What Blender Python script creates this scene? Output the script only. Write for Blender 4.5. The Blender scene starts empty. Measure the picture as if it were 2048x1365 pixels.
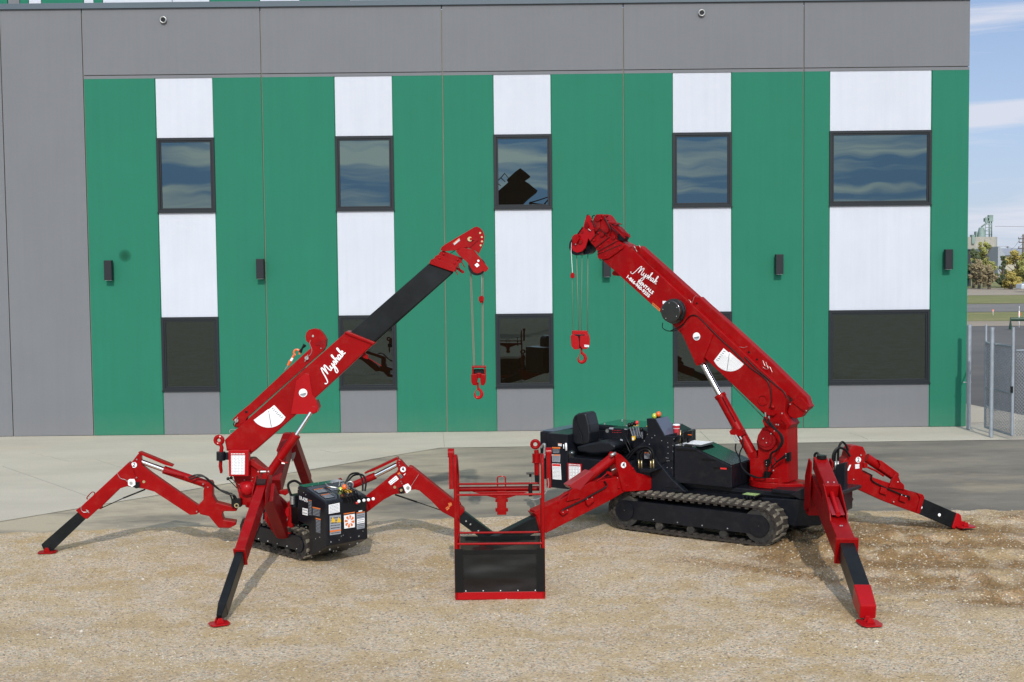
import bpy, bmesh, math, random
from mathutils import Vector, Matrix, noise
random.seed(7)
V = Vector
sc = bpy.context.scene
COL = sc.collection
# ---------------------------------------------------------------- camera model (45 mm lens, slight pitch and roll)
F, PIT, ROL, H = 2560.0, 0.058, 0.0105, 3.6
YW = 27.95                                   # distance of the building's front wall
def ray(x, y):
    u, v = (x-1024)/F, -(y-682.5)/F
    c, s = math.cos(ROL), math.sin(ROL)
    u, v = u*c+v*s, -u*s+v*c
    cp, sp = math.cos(PIT), math.sin(PIT)
    return V((u, cp+v*sp, -sp+v*cp))
CAM = V((0, 0, H))
def D(x, y, d): r = ray(x, y); return CAM + r*(d/r.y)          # survey point at distance d
def G(x, y, z=0.0): r = ray(x, y); return CAM + r*((z-H)/r.z)   # survey point on the ground
def cr(c, pts): return [(c[0]+a/c[2], c[1]+b/c[2]) for a, b in pts]
class PL:
    """a vertical plane of the place: point (X,Y), heading a; n points away from the street side"""
    def __init__(s, X, Y, a=0.0):
        s.p = V((X, Y, 0)); s.d = V((math.cos(a), math.sin(a), 0)); s.n = V((-math.sin(a), math.cos(a), 0))
        if s.n.y < 0: s.n = -s.n
    def at(s, x, y, off=0.0):
        r = ray(x, y); return CAM + r*((s.p + s.n*off - CAM).dot(s.n)/r.dot(s.n))
def PL2(P, Q):
    return PL(P[0], P[1], math.atan2(Q[1]-P[1], Q[0]-P[0]))
# ---------------------------------------------------------------- materials
def mat(name, col, rough=.5, metal=0., coat=0., var=.0, vs=3., col2=None, bump=0., bs=40., spec=.5, alpha=1., dust=0.):
    m = bpy.data.materials.new(name); m.use_nodes = True
    nt = m.node_tree; N = nt.nodes; L = nt.links; b = N['Principled BSDF']
    b.inputs['Roughness'].default_value = rough; b.inputs['Metallic'].default_value = metal
    b.inputs['Coat Weight'].default_value = coat; b.inputs['Coat Roughness'].default_value = .08
    b.inputs['Specular IOR Level'].default_value = spec; b.inputs['Alpha'].default_value = alpha
    b.inputs['Base Color'].default_value = (*col, 1)
    tc = N.new('ShaderNodeTexCoord')
    src = None
    if var or col2:
        n = N.new('ShaderNodeTexNoise'); n.inputs['Scale'].default_value = vs; n.inputs['Detail'].default_value = 7; n.inputs['Roughness'].default_value = .62
        L.new(tc.outputs['Object'], n.inputs['Vector'])
        r = N.new('ShaderNodeValToRGB'); r.color_ramp.elements[0].position = .33; r.color_ramp.elements[1].position = .68
        c2 = col2 or tuple(min(1, c*(1+var)) for c in col)
        r.color_ramp.elements[0].color = (*[c*(1-var) for c in col], 1); r.color_ramp.elements[1].color = (*c2, 1)
        L.new(n.outputs['Fac'], r.inputs['Fac']); src = r.outputs['Color']
        L.new(src, b.inputs['Base Color'])
        mr = N.new('ShaderNodeMapRange'); mr.inputs['To Min'].default_value = max(0, rough-.08); mr.inputs['To Max'].default_value = min(1, rough+.12)
        L.new(n.outputs['Fac'], mr.inputs['Value']); L.new(mr.outputs['Result'], b.inputs['Roughness'])
    if dust:
        n2 = N.new('ShaderNodeTexNoise'); n2.inputs['Scale'].default_value = 9; n2.inputs['Detail'].default_value = 8; n2.inputs['Roughness'].default_value = .7
        L.new(tc.outputs['Object'], n2.inputs['Vector'])
        mx = N.new('ShaderNodeMix'); mx.data_type = 'RGBA'
        rr = N.new('ShaderNodeMapRange'); rr.inputs['From Min'].default_value = .5; rr.inputs['From Max'].default_value = .75; rr.inputs['To Max'].default_value = dust
        L.new(n2.outputs['Fac'], rr.inputs['Value']); L.new(rr.outputs['Result'], mx.inputs['Factor'])
        mx.inputs['A'].default_value = (*col, 1); mx.inputs['B'].default_value = (.36, .30, .22, 1)
        if src: L.new(src, mx.inputs['A'])
        L.new(mx.outputs['Result'], b.inputs['Base Color'])
    if bump:
        n3 = N.new('ShaderNodeTexNoise'); n3.inputs['Scale'].default_value = bs; n3.inputs['Detail'].default_value = 6
        L.new(tc.outputs['Object'], n3.inputs['Vector'])
        bp = N.new('ShaderNodeBump'); bp.inputs['Strength'].default_value = bump; bp.inputs['Distance'].default_value = .02
        L.new(n3.outputs['Fac'], bp.inputs['Height']); L.new(bp.outputs['Normal'], b.inputs['Normal'])
    return m
M = {}
M['red'] = mat('red_paint', (.262, .0019, .0030), .36, coat=.10, var=.13, vs=2.2, spec=.10, dust=.05)
M['red2'] = mat('red_paint_worn', (.205, .0024, .0045), .40, coat=.06, var=.16, vs=4, spec=.13, dust=.07)
M['bred'] = mat('bright_red_paint', (.35, .004, .007), .34, coat=.1, var=.07, vs=2, spec=.15)
M['dark'] = mat('charcoal_paint', (.0068, .0082, .0125), .32, coat=.14, var=.15, vs=3, spec=.22, dust=.03)
M['gloss'] = mat('charcoal_gloss_paint', (.006, .010, .011), .10, coat=1., var=.05, vs=3, dust=.01)
M['slate'] = mat('slate_blue_paint', (.075, .095, .145), .4, coat=.3, var=.05)
M['boomblk'] = mat('black_boom_paint', (.0038, .0050, .0062), .34, var=.3, vs=2.5, col2=(.010, .012, .014), spec=.22, dust=.012)
M['blk'] = mat('black_plastic', (.004, .004, .0045), .4, spec=.25)
M['rub'] = mat('black_rubber', (.02, .019, .018), .8, var=.2, vs=20, dust=.25)
M['trk'] = mat('dusty_track_rubber', (.10, .088, .070), .9, var=.25, vs=14, col2=(.20, .175, .135), bump=.5, bs=60, dust=.4)
M['gap_shade0'] = mat('dark_slot', (.02, .002, .002), .9)
M['belt'] = mat('brown_belt_rubber', (.028, .022, .018), .85, var=.3, vs=9, dust=.10)
M['vinyl'] = mat('black_vinyl', (.0055, .007, .010), .36, bump=.05, bs=90)
M['chrome'] = mat('chrome', (.75, .76, .78), .15, metal=1)
M['steel'] = mat('zinc_steel', (.45, .45, .44), .38, metal=.8, var=.1, vs=20)
M['galv'] = mat('galvanised_steel', (.30, .33, .37), .5, metal=.35, var=.12, vs=8)
M['rope'] = mat('steel_wire_rope', (.22, .19, .15), .6, metal=.3)
M['white'] = mat('white_vinyl_lettering', (.85, .85, .87), .45)
M['ink'] = mat('black_ink', (.03, .035, .045), .6)
M['gink'] = mat('grey_print', (.30, .32, .36), .6)
M['orange'] = mat('orange_sticker', (.72, .17, .03), .5)
M['yellow'] = mat('yellow_sticker', (.75, .45, .03), .5)
M['brass'] = mat('brass_fitting', (.55, .45, .25), .35, metal=.8)
M['lens_o'] = mat('orange_lens', (.75, .12, .01), .12, coat=1)
M['lens_g'] = mat('yellow_green_lens', (.45, .52, .05), .12, coat=1)
M['knobred'] = mat('red_knob', (.65, .02, .02), .3, coat=.5)
M['cup'] = mat('red_paper_cup', (.45, .02, .03), .6)
M['lime'] = mat('pale_green_tread', (.28, .40, .15), .7, var=.2, vs=30)
M['pgrey'] = mat('painted_concrete_grey', (.163, .168, .183), .8, var=.03, vs=.7, bump=.12, bs=60, spec=.2)
M['pgreen'] = mat('painted_concrete_green', (.026, .171, .108), .75, var=.04, vs=.6, bump=.12, bs=60, spec=.2)
M['pwhite'] = mat('painted_concrete_white', (.555, .575, .64), .7, var=.02, vs=.8, bump=.08, bs=60, spec=.2)
M['joint'] = mat('joint_sealant', (.23, .215, .175), .9, var=.1)
M['cap'] = mat('blue_grey_metal_flashing', (.065, .09, .115), .45, var=.08, vs=.5)
M['frame'] = mat('charcoal_window_frame', (.012, .015, .019), .45, spec=.3)
M['lamp'] = mat('charcoal_lamp_housing', (.012, .014, .018), .5, spec=.3)
M['fabric'] = mat('black_mesh_fabric', (.008, .008, .0075), .55, var=.3, vs=2.2, bump=.0, alpha=.94, spec=.25)
M['bark'] = mat('bark', (.10, .08, .06), .9, var=.2)
M['pinkred'] = mat('faded_red_paint', (.28, .010, .016), .34, coat=.25)
def wall_mat(name, c):
    m = mat(name, c, .78, var=.03, vs=.8, bump=.14, bs=70, spec=.2); nt = m.node_tree; N = nt.nodes; L = nt.links; b = N['Principled BSDF']
    src = b.inputs['Base Color'].links[0].from_socket; tc = N.new('ShaderNodeTexCoord')
    mp = N.new('ShaderNodeMapping'); mp.inputs['Scale'].default_value = (5.5, 1, .22); L.new(tc.outputs['Object'], mp.inputs['Vector'])
    n = N.new('ShaderNodeTexNoise'); n.inputs['Scale'].default_value = 1.6; n.inputs['Detail'].default_value = 8; n.inputs['Roughness'].default_value = .6; L.new(mp.outputs[0], n.inputs['Vector'])
    r = N.new('ShaderNodeMapRange'); r.inputs['From Min'].default_value = .35; r.inputs['From Max'].default_value = .72; r.inputs['To Min'].default_value = 1.01; r.inputs['To Max'].default_value = .965; L.new(n.outputs['Fac'], r.inputs['Value'])
    cc = N.new('ShaderNodeVectorMath'); cc.operation = 'SCALE'; L.new(src, cc.inputs[0]); L.new(r.outputs[0], cc.inputs['Scale'])
    sp = N.new('ShaderNodeSeparateXYZ'); L.new(tc.outputs['Object'], sp.inputs[0])
    d = N.new('ShaderNodeMapRange'); d.inputs['From Min'].default_value = .0; d.inputs['From Max'].default_value = .55; d.inputs['To Min'].default_value = .12; d.inputs['To Max'].default_value = 0.; L.new(sp.outputs['Z'], d.inputs['Value'])
    n2 = N.new('ShaderNodeTexNoise'); n2.inputs['Scale'].default_value = 3.5; n2.inputs['Detail'].default_value = 8; L.new(tc.outputs['Object'], n2.inputs['Vector'])
    mu = N.new('ShaderNodeMath'); mu.operation = 'MULTIPLY'; L.new(d.outputs[0], mu.inputs[0]); L.new(n2.outputs['Fac'], mu.inputs[1])
    mx = N.new('ShaderNodeMix'); mx.data_type = 'RGBA'; L.new(mu.outputs[0], mx.inputs['Factor']); L.new(cc.outputs[0], mx.inputs['A']); mx.inputs['B'].default_value = (.34, .30, .23, 1)
    L.new(mx.outputs['Result'], b.inputs['Base Color']); return m
def glass_mat():
    m = bpy.data.materials.new('coated_window_glass'); m.use_nodes = True; nt = m.node_tree; N = nt.nodes; L = nt.links
    for n in list(N): N.remove(n)
    out = N.new('ShaderNodeOutputMaterial'); mix = N.new('ShaderNodeMixShader'); d = N.new('ShaderNodeBsdfDiffuse'); g = N.new('ShaderNodeBsdfGlossy')
    d.inputs['Color'].default_value = (.006, .004, .002, 1); g.inputs['Color'].default_value = (.66, .97, 1.12, 1); g.inputs['Roughness'].default_value = .0
    mix.inputs[0].default_value = .095
    tc = N.new('ShaderNodeTexCoord'); n = N.new('ShaderNodeTexNoise'); n.inputs['Scale'].default_value = 1.1; n.inputs['Detail'].default_value = 1
    b = N.new('ShaderNodeBump'); b.inputs['Strength'].default_value = .13; b.inputs['Distance'].default_value = .012
    L.new(tc.outputs['Object'], n.inputs['Vector']); L.new(n.outputs['Fac'], b.inputs['Height']); L.new(b.outputs['Normal'], g.inputs['Normal'])
    L.new(d.outputs[0], mix.inputs[1]); L.new(g.outputs[0], mix.inputs[2]); L.new(mix.outputs[0], out.inputs[0])
    return m
M['glass'] = glass_mat()
M['pgrey'] = wall_mat('painted_concrete_grey', (.166, .170, .184)); M['pgreen'] = wall_mat('painted_concrete_green', (.0195, .160, .100)); M['pwhite'] = wall_mat('painted_concrete_white', (.535, .555, .62))
# ---------------------------------------------------------------- mesh builder
ORG = {}
class MB:
    def __init__(s): s.bm = bmesh.new(); s.m = 0
    def _f(s, vs, smooth=False):
        try:
            f = s.bm.faces.new(vs); f.material_index = s.m; f.smooth = smooth; return f
        except ValueError: return None
    def prism(s, pts, ext, m2=None):
        a = [s.bm.verts.new(p) for p in pts]; b = [s.bm.verts.new(p+ext) for p in pts]
        s._f(a); s._f(list(reversed(b))); n = len(a)
        for i in range(n): s._f([a[i], b[i], b[(i+1) % n], a[(i+1) % n]])
        return s
    def slab(s, pl, px, t, off=0.): return s.prism([pl.at(x, y, off) for x, y in px], pl.n*t)
    def box(s, c, hx, hy, hz, ax=V((1, 0, 0)), ay=V((0, 1, 0)), az=V((0, 0, 1))):
        ax, ay, az = ax*hx, ay*hy, az*hz
        return s.prism([c-ax-ay-az, c+ax-ay-az, c+ax+ay-az, c-ax+ay-az], az*2)
    def bb(s, x0, x1, y0, y1, z0, z1):
        return s.box(V(((x0+x1)/2, (y0+y1)/2, (z0+z1)/2)), (x1-x0)/2, (y1-y0)/2, (z1-z0)/2)
    def beam(s, p, q, w, h, up=V((0, 0, 1)), w2=None, h2=None):
        d = (q-p).normalized(); sd = d.cross(up).normalized(); u = sd.cross(d)
        w2 = w if w2 is None else w2; h2 = h if h2 is None else h2
        A = [p+sd*i*w/2+u*j*h/2 for i, j in ((-1, -1), (1, -1), (1, 1), (-1, 1))]; B = [q+sd*i*w2/2+u*j*h2/2 for i, j in ((-1, -1), (1, -1), (1, 1), (-1, 1))]
        a = [s.bm.verts.new(v) for v in A]; b = [s.bm.verts.new(v) for v in B]
        s._f(a); s._f(b[::-1])
        for i in range(4): s._f([a[i], b[i], b[(i+1) % 4], a[(i+1) % 4]])
        return s
    def tube(s, pts, r, seg=8, closed=False):
        n = len(pts); rs = r if isinstance(r, (list, tuple)) else [r]*n; rings = []; prev = None
        for i, p in enumerate(pts):
            if closed: t = pts[(i+1) % n]-pts[i-1]
            else: t = pts[min(i+1, n-1)]-pts[max(i-1, 0)]
            t = t.normalized() if t.length > 1e-9 else V((0, 0, 1))
            if prev is None:
                ref = V((0, 0, 1)) if abs(t.z) < .9 else V((1, 0, 0)); x = t.cross(ref).normalized()
            else:
                x = (prev - t*prev.dot(t)); x = x.normalized() if x.length > 1e-6 else t.orthogonal().normalized()
            prev = x; y = t.cross(x)
            rings.append([s.bm.verts.new(p+(x*math.cos(2*math.pi*k/seg)+y*math.sin(2*math.pi*k/seg))*rs[i]) for k in range(seg)])
        for i in range(n if closed else n-1):
            a, b = rings[i], rings[(i+1) % n]
            for k in range(seg): s._f([a[k], b[k], b[(k+1) % seg], a[(k+1) % seg]], True)
        if not closed: s._f(rings[0][::-1]); s._f(rings[-1])
        return s
    def cyl(s, p, q, r, seg=20, r2=None): return s.tube([p, q], [r, r if r2 is None else r2], seg)
    def sph(s, c, r, sx=1, sy=1, sz=1, sub=2):
        k = bmesh.ops.create_icosphere(s.bm, subdivisions=sub, radius=r)['verts']
        for v in k: v.co = V((v.co.x*sx, v.co.y*sy, v.co.z*sz))+c
        for v in k:
            for f in v.link_faces: f.smooth = True; f.material_index = s.m
        return s
    def text(s, txt, o, u, v, size, ext=.002, bold=.0, align='LEFT', sx=1., fit=None):
        cu = bpy.data.curves.new('t', 'FONT'); cu.body = txt; cu.size = 1; cu.extrude = 0; cu.offset = bold; cu.align_x = align; cu.align_y = 'CENTER' if align == 'CENTER' else 'BOTTOM_BASELINE'
        cu.resolution_u = 2
        ob = bpy.data.objects.new('t', cu); COL.objects.link(ob)
        bpy.context.view_layer.update()
        me = bpy.data.meshes.new_from_object(ob.evaluated_get(bpy.context.evaluated_depsgraph_get()))
        if fit: xs = [p.co.x for p in me.vertices]; sx = fit/(max(xs)-min(xs))/size
        u = u.normalized(); v = v.normalized(); nn = u.cross(v)
        vs = [s.bm.verts.new(o+u*(p.co.x*size*sx)+v*(p.co.y*size)+nn*ext) for p in me.vertices]
        for p in me.polygons: s._f([vs[i] for i in p.vertices])
        bpy.data.objects.remove(ob); bpy.data.curves.remove(cu); bpy.data.meshes.remove(me)
        return s
    def build(s, name, mats, parent=None, bevel=0., shift=None):
        if not isinstance(mats, (list, tuple)): mats = [mats]
        bmesh.ops.recalc_face_normals(s.bm, faces=s.bm.faces[:])
        for e in s.bm.edges:
            if len(e.link_faces) == 2 and e.calc_face_angle(0) > .7: e.smooth = False
        org = ORG.get(parent.name, V((0, 0, 0))) if parent else (shift or V((0, 0, 0)))
        for v in s.bm.verts: v.co -= org
        me = bpy.data.meshes.new(name); s.bm.to_mesh(me); s.bm.free()
        for m in mats: me.materials.append(M[m] if isinstance(m, str) else m)
        o = bpy.data.objects.new(name, me); COL.objects.link(o)
        if parent: o.parent = parent
        elif shift: o.location = shift
        ORG[o.name] = org
        if bevel:
            b = o.modifiers.new('bevel', 'BEVEL'); b.width = bevel; b.segments = 2; b.limit_method = 'ANGLE'; b.angle_limit = .6; b.harden_normals = False
        return o
def tag(o, label=None, cat=None, group=None, kind=None):
    for k, v in (('label', label), ('category', cat), ('group', group), ('kind', kind)):
        if v: o[k] = v
    return o
def thing(name, loc, label, cat, group=None):
    o = bpy.data.objects.new(name, None); COL.objects.link(o); o.location = loc; o.empty_display_size = .2
    ORG[o.name] = V(loc); return tag(o, label, cat, group)
def smooth(pts, n=6):
    P = [pts[0]*2-pts[1]]+list(pts)+[pts[-1]*2-pts[-2]]; out = []
    for i in range(1, len(P)-2):
        for k in range(n):
            t = k/n; a, b, c, d = P[i-1], P[i], P[i+1], P[i+2]
            out.append(.5*((2*b)+(c-a)*t+(2*a-5*b+4*c-d)*t*t+(3*b-a-3*c+d)*t**3))
    out.append(pts[-1]); return out
def hose(name, pts, r, parent, m='blk'):
    return MB().tube(smooth(pts), r, 7).build(name, m, parent)
def screen_basis(pl, p0, p1, off=0.):
    a = pl.at(*p0, off); b = pl.at(*p1, off); u = (b-a).normalized(); v = (-pl.n).cross(u)
    return a, b, u, v if v.z > 0 or True else -v
# ---------------------------------------------------------------- ground
def ground_mat():
    m = bpy.data.materials.new('gravel'); m.use_nodes = True; nt = m.node_tree; N = nt.nodes; L = nt.links; b = N['Principled BSDF']
    b.inputs['Roughness'].default_value = .95; b.inputs['Specular IOR Level'].default_value = .15
    tc = N.new('ShaderNodeTexCoord').outputs['Object']
    def noi(s, d=6, r=.6):
        n = N.new('ShaderNodeTexNoise'); n.inputs['Scale'].default_value = s; n.inputs['Detail'].default_value = d; n.inputs['Roughness'].default_value = r; L.new(tc, n.inputs['Vector']); return n.outputs['Fac']
    def mixc(f, a, c, typ='MIX'):
        n = N.new('ShaderNodeMix'); n.data_type = 'RGBA'; n.blend_type = typ
        for k, q in (('Factor', f), ('A', a), ('B', c)):
            if isinstance(q, tuple): n.inputs[k].default_value = (*q, 1)
            elif isinstance(q, float): n.inputs[k].default_value = q
            else: L.new(q, n.inputs[k])
        return n.outputs['Result']
    def rng(v, a, c, lo=0., hi=1.):
        n = N.new('ShaderNodeMapRange'); L.new(v, n.inputs['Value'])
        for k, q in (('From Min', a), ('From Max', c), ('To Min', lo), ('To Max', hi)): n.inputs[k].default_value = q
        return n.outputs['Result']
    def vor(s, feat='F1'):
        n = N.new('ShaderNodeTexVoronoi'); n.inputs['Scale'].default_value = s; L.new(tc, n.inputs['Vector']); return n
    big = noi(.55, 5); mid = noi(1.9, 7, .68)
    def mul(a, c): n = N.new('ShaderNodeMath'); n.operation = 'MULTIPLY'; L.new(a, n.inputs[0]); (L.new(c, n.inputs[1]) if not isinstance(c, float) else setattr(n.inputs[1], 'default_value', c)); return n.outputs[0]
    def scl(c, f): n = N.new('ShaderNodeVectorMath'); n.operation = 'SCALE'; L.new(c, n.inputs[0]); L.new(f, n.inputs['Scale']); return n.outputs[0]
    base = mixc(rng(big, .38, .64), (.47, .340, .190), (.50, .385, .245))
    stony = rng(mid, .43, .56)                                   # patches where bare stones lie on the sand
    base = mixc(stony, base, (.505, .418, .315))
    att = N.new('ShaderNodeAttribute'); att.attribute_name = 'soil'
    base = mixc(att.outputs['Fac'], base, (.235, .145, .066))
    v = vor(56.); hsv = N.new('ShaderNodeSeparateColor'); L.new(v.outputs['Color'], hsv.inputs[0])
    v3 = vor(31.); h3 = N.new('ShaderNodeSeparateColor'); L.new(v3.outputs['Color'], h3.inputs[0])
    f1 = mixc(stony, (.86, .86, .86), (.70, .70, .70)); f2 = mixc(stony, (1.12, 1.12, 1.12), (1.32, 1.32, 1.32))
    base2 = mixc(1., base, mixc(hsv.outputs[0], f1, f2), 'MULTIPLY')
    hue = mixc(h3.outputs[0], (1.10, .97, .86), (.94, 1.0, 1.06)); base2 = mixc(mul(stony, .9), base2, mixc(1., base2, hue, 'MULTIPLY'))
    base2 = mixc(rng(hsv.outputs[1], .955, .975), base2, (.62, .53, .38))
    base2 = mixc(mul(rng(hsv.outputs[2], .95, .97), .8), base2, (.15, .13, .11))
    base2 = mixc(mul(rng(h3.outputs[1], .93, .95), rng(v3.outputs['Distance'], .30, .42, 1., 0.)), base2, (.66, .60, .52))
    base2 = mixc(mul(rng(h3.outputs[2], .95, .97), rng(v3.outputs['Distance'], .28, .40, 1., 0.)), base2, (.20, .17, .14))
    L.new(base2, b.inputs['Base Color'])
    bp = N.new('ShaderNodeBump'); bp.inputs['Strength'].default_value = .55; bp.inputs['Distance'].default_value = .014; L.new(v.outputs['Distance'], bp.inputs['Height'])
    bp2 = N.new('ShaderNodeBump'); bp2.inputs['Strength'].default_value = .5; bp2.inputs['Distance'].default_value = .03; L.new(noi(22., 8, .7), bp2.inputs['Height']); L.new(bp.outputs['Normal'], bp2.inputs['Normal'])
    L.new(bp2.outputs['Normal'], b.inputs['Normal'])
    return m
def slab_mat(name, c1, c2, sc1, stain, crack=False, spec=.2, dust=None):
    m = bpy.data.materials.new(name); m.use_nodes = True; nt = m.node_tree; N = nt.nodes; L = nt.links; b = N['Principled BSDF']
    b.inputs['Roughness'].default_value = .85; b.inputs['Specular IOR Level'].default_value = spec
    tc = N.new('ShaderNodeTexCoord').outputs['Object']
    mp = N.new('ShaderNodeMapping'); mp.inputs['Scale'].default_value = (.45, 1, 1); L.new(tc, mp.inputs['Vector'])
    def noi(s, d, vec): n = N.new('ShaderNodeTexNoise'); n.inputs['Scale'].default_value = s; n.inputs['Detail'].default_value = d; n.inputs['Roughness'].default_value = .65; L.new(vec, n.inputs['Vector']); return n.outputs['Fac']
    def ramp(f, p0, p1, a, c):
        r = N.new('ShaderNodeValToRGB'); r.color_ramp.elements[0].position = p0; r.color_ramp.elements[1].position = p1; r.color_ramp.elements[0].color = (*a, 1); r.color_ramp.elements[1].color = (*c, 1); L.new(f, r.inputs['Fac']); return r.outputs['Color']
    base = ramp(noi(sc1, 8, mp.outputs[0]), .35, .68, c1, c2)
    st = N.new('ShaderNodeMapRange'); st.inputs['From Min'].default_value = .56; st.inputs['From Max'].default_value = .74; st.inputs['To Max'].default_value = .7; L.new(noi(sc1*.55+.2, 9, mp.outputs[0]), st.inputs['Value'])
    mx = N.new('ShaderNodeMix'); mx.data_type = 'RGBA'; L.new(st.outputs[0], mx.inputs['Factor']); L.new(base, mx.inputs['A']); mx.inputs['B'].default_value = (*stain, 1)
    if dust:
        sx_ = N.new('ShaderNodeSeparateXYZ'); L.new(tc, sx_.inputs[0]); dm = N.new('ShaderNodeMapRange'); dm.inputs['From Min'].default_value = -7.5; dm.inputs['From Max'].default_value = 3.5; dm.inputs['To Min'].default_value = 1.5; dm.inputs['To Max'].default_value = .18; L.new(sx_.outputs['X'], dm.inputs['Value'])
        nm = N.new('ShaderNodeMapRange'); nm.inputs['From Min'].default_value = .3; nm.inputs['From Max'].default_value = .62; L.new(noi(.9, 9, mp.outputs[0]), nm.inputs['Value']); mu = N.new('ShaderNodeMath'); mu.operation = 'MULTIPLY'; mu.use_clamp = True; L.new(dm.outputs[0], mu.inputs[0]); L.new(nm.outputs[0], mu.inputs[1])
        mz = N.new('ShaderNodeMix'); mz.data_type = 'RGBA'; L.new(mu.outputs[0], mz.inputs['Factor']); L.new(mx.outputs['Result'], mz.inputs['A']); mz.inputs['B'].default_value = (*dust, 1); mx = mz
    fine = ramp(noi(70, 4, tc), .3, .7, (.86, .86, .86), (1.1, 1.1, 1.1))
    m2 = N.new('ShaderNodeMix'); m2.data_type = 'RGBA'; m2.blend_type = 'MULTIPLY'; m2.inputs['Factor'].default_value = 1; L.new(mx.outputs['Result'], m2.inputs['A']); L.new(fine, m2.inputs['B'])
    L.new(m2.outputs['Result'], b.inputs['Base Color'])
    return m
M['gravel'] = ground_mat()
M['asphalt'] = slab_mat('dusty_asphalt', (.135, .123, .108), (.205, .185, .158), .9, (.40, .32, .21), dust=(.43, .37, .275))
M['lot'] = slab_mat('dark_asphalt', (.115, .112, .112), (.15, .145, .14), .25, (.19, .175, .155))
M['conc'] = slab_mat('apron_concrete', (.455, .412, .340), (.535, .485, .405), .8, (.58, .45, .29))
M['road'] = slab_mat('road_tarmac', (.17, .165, .16), (.22, .21, .20), .2, (.27, .24, .20))
M['dirt'] = slab_mat('pale_dirt', (.30, .25, .20), (.36, .31, .25), .1, (.25, .22, .15))
M['grass'] = slab_mat('mown_grass', (.16, .185, .065), (.26, .235, .11), .35, (.36, .28, .15))
def flat(name, pts, z, m, kind='structure'):
    mb = MB(); mb._f([mb.bm.verts.new((x, y, z)) for x, y in pts]); return tag(mb.build(name, m), kind=kind)
flat('ground', [(-900, -300), (900, -300), (900, 1500), (-900, 1500)], -.040, 'dirt')
flat('lot_asphalt', [(-60, 25), (70, 25), (70, 73), (-60, 73)], -.032, 'lot')
flat('asphalt_strip', [(-30, 17.0), (-8, 17.15), (1.5, 18.25), (9, 18.1), (30, 18), (30, 26.6), (-30, 26.6)], -.018, 'asphalt')
# concrete apron: pavement along the building plus the wide pad at the left
a1, a2, a3 = G(0, 1042), G(880, 895), G(1934, 880)
g1, g2 = G(1937, 808), G(2048, 843)
flat('concrete_apron', [(-30, a1.y-9), (a1.x, a1.y), (a2.x, a2.y), (a3.x, a3.y), (a3.x+3, a3.y+.05), (a3.x+3, g2.y), (g1.x, g1.y), (g1.x-.6, g1.y+1.2), (-30, 34)], -.010, 'conc')
mj = MB()
for (x0, y0), (x1, y1) in (((5, 932), (205, 1002)), ((886, 866), (889, 893)), ((1400, 862), (1425, 886))):
    p, q = G(x0, y0), G(x1, y1); mj.beam(p+V((0, 0, -.0085)), q+V((0, 0, -.0085)), .012, .006)
M['cjoint'] = mat('concrete_joint', (.34, .32, .28), .9); tag(mj.build('apron_joint', 'cjoint'), kind='structure')
flat('kerb_strip', [(-20, 73), (90, 71), (90, 77), (-20, 79)], -.022, 'dirt')
flat('grass_verge', [(-20, 79), (120, 76.5), (120, 90), (-20, 93)], -.014, 'grass')
flat('road', [(-20, 93.5), (160, 90), (160, 107), (-20, 111)], -.020, 'road')
flat('grass_field', [(-20, 112), (200, 107.5), (200, 134), (-20, 139)], -.014, 'grass')
flat('gravel_road', [(-20, 140), (260, 135), (260, 172), (-20, 176)], -.018, 'dirt')
flat('far_grass', [(-400, 178), (600, 174), (600, 900), (-400, 900)], -.016, 'grass')
mk = MB()
for pts in ([(1330, 868), (1352, 873), (1368, 883)], [(60, 905), (140, 922), (190, 918), (260, 940)], [(640, 900), (668, 905), (700, 902)], [(1700, 866), (1722, 872), (1735, 878)]):
    P = [G(x, y)+V((0, 0, -.0085)) for x, y in pts]
    for a, b in zip(P, P[1:]):
        n = 8; q = [a+(b-a)*(k/n)+V((0, random.uniform(-.05, .05), 0)) for k in range(n+1)]
        for u_, v_ in zip(q, q[1:]): mk.beam(u_, v_, .008, .003)
tag(mk.build('concrete_crack', 'cjoint'), kind='structure')
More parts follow.
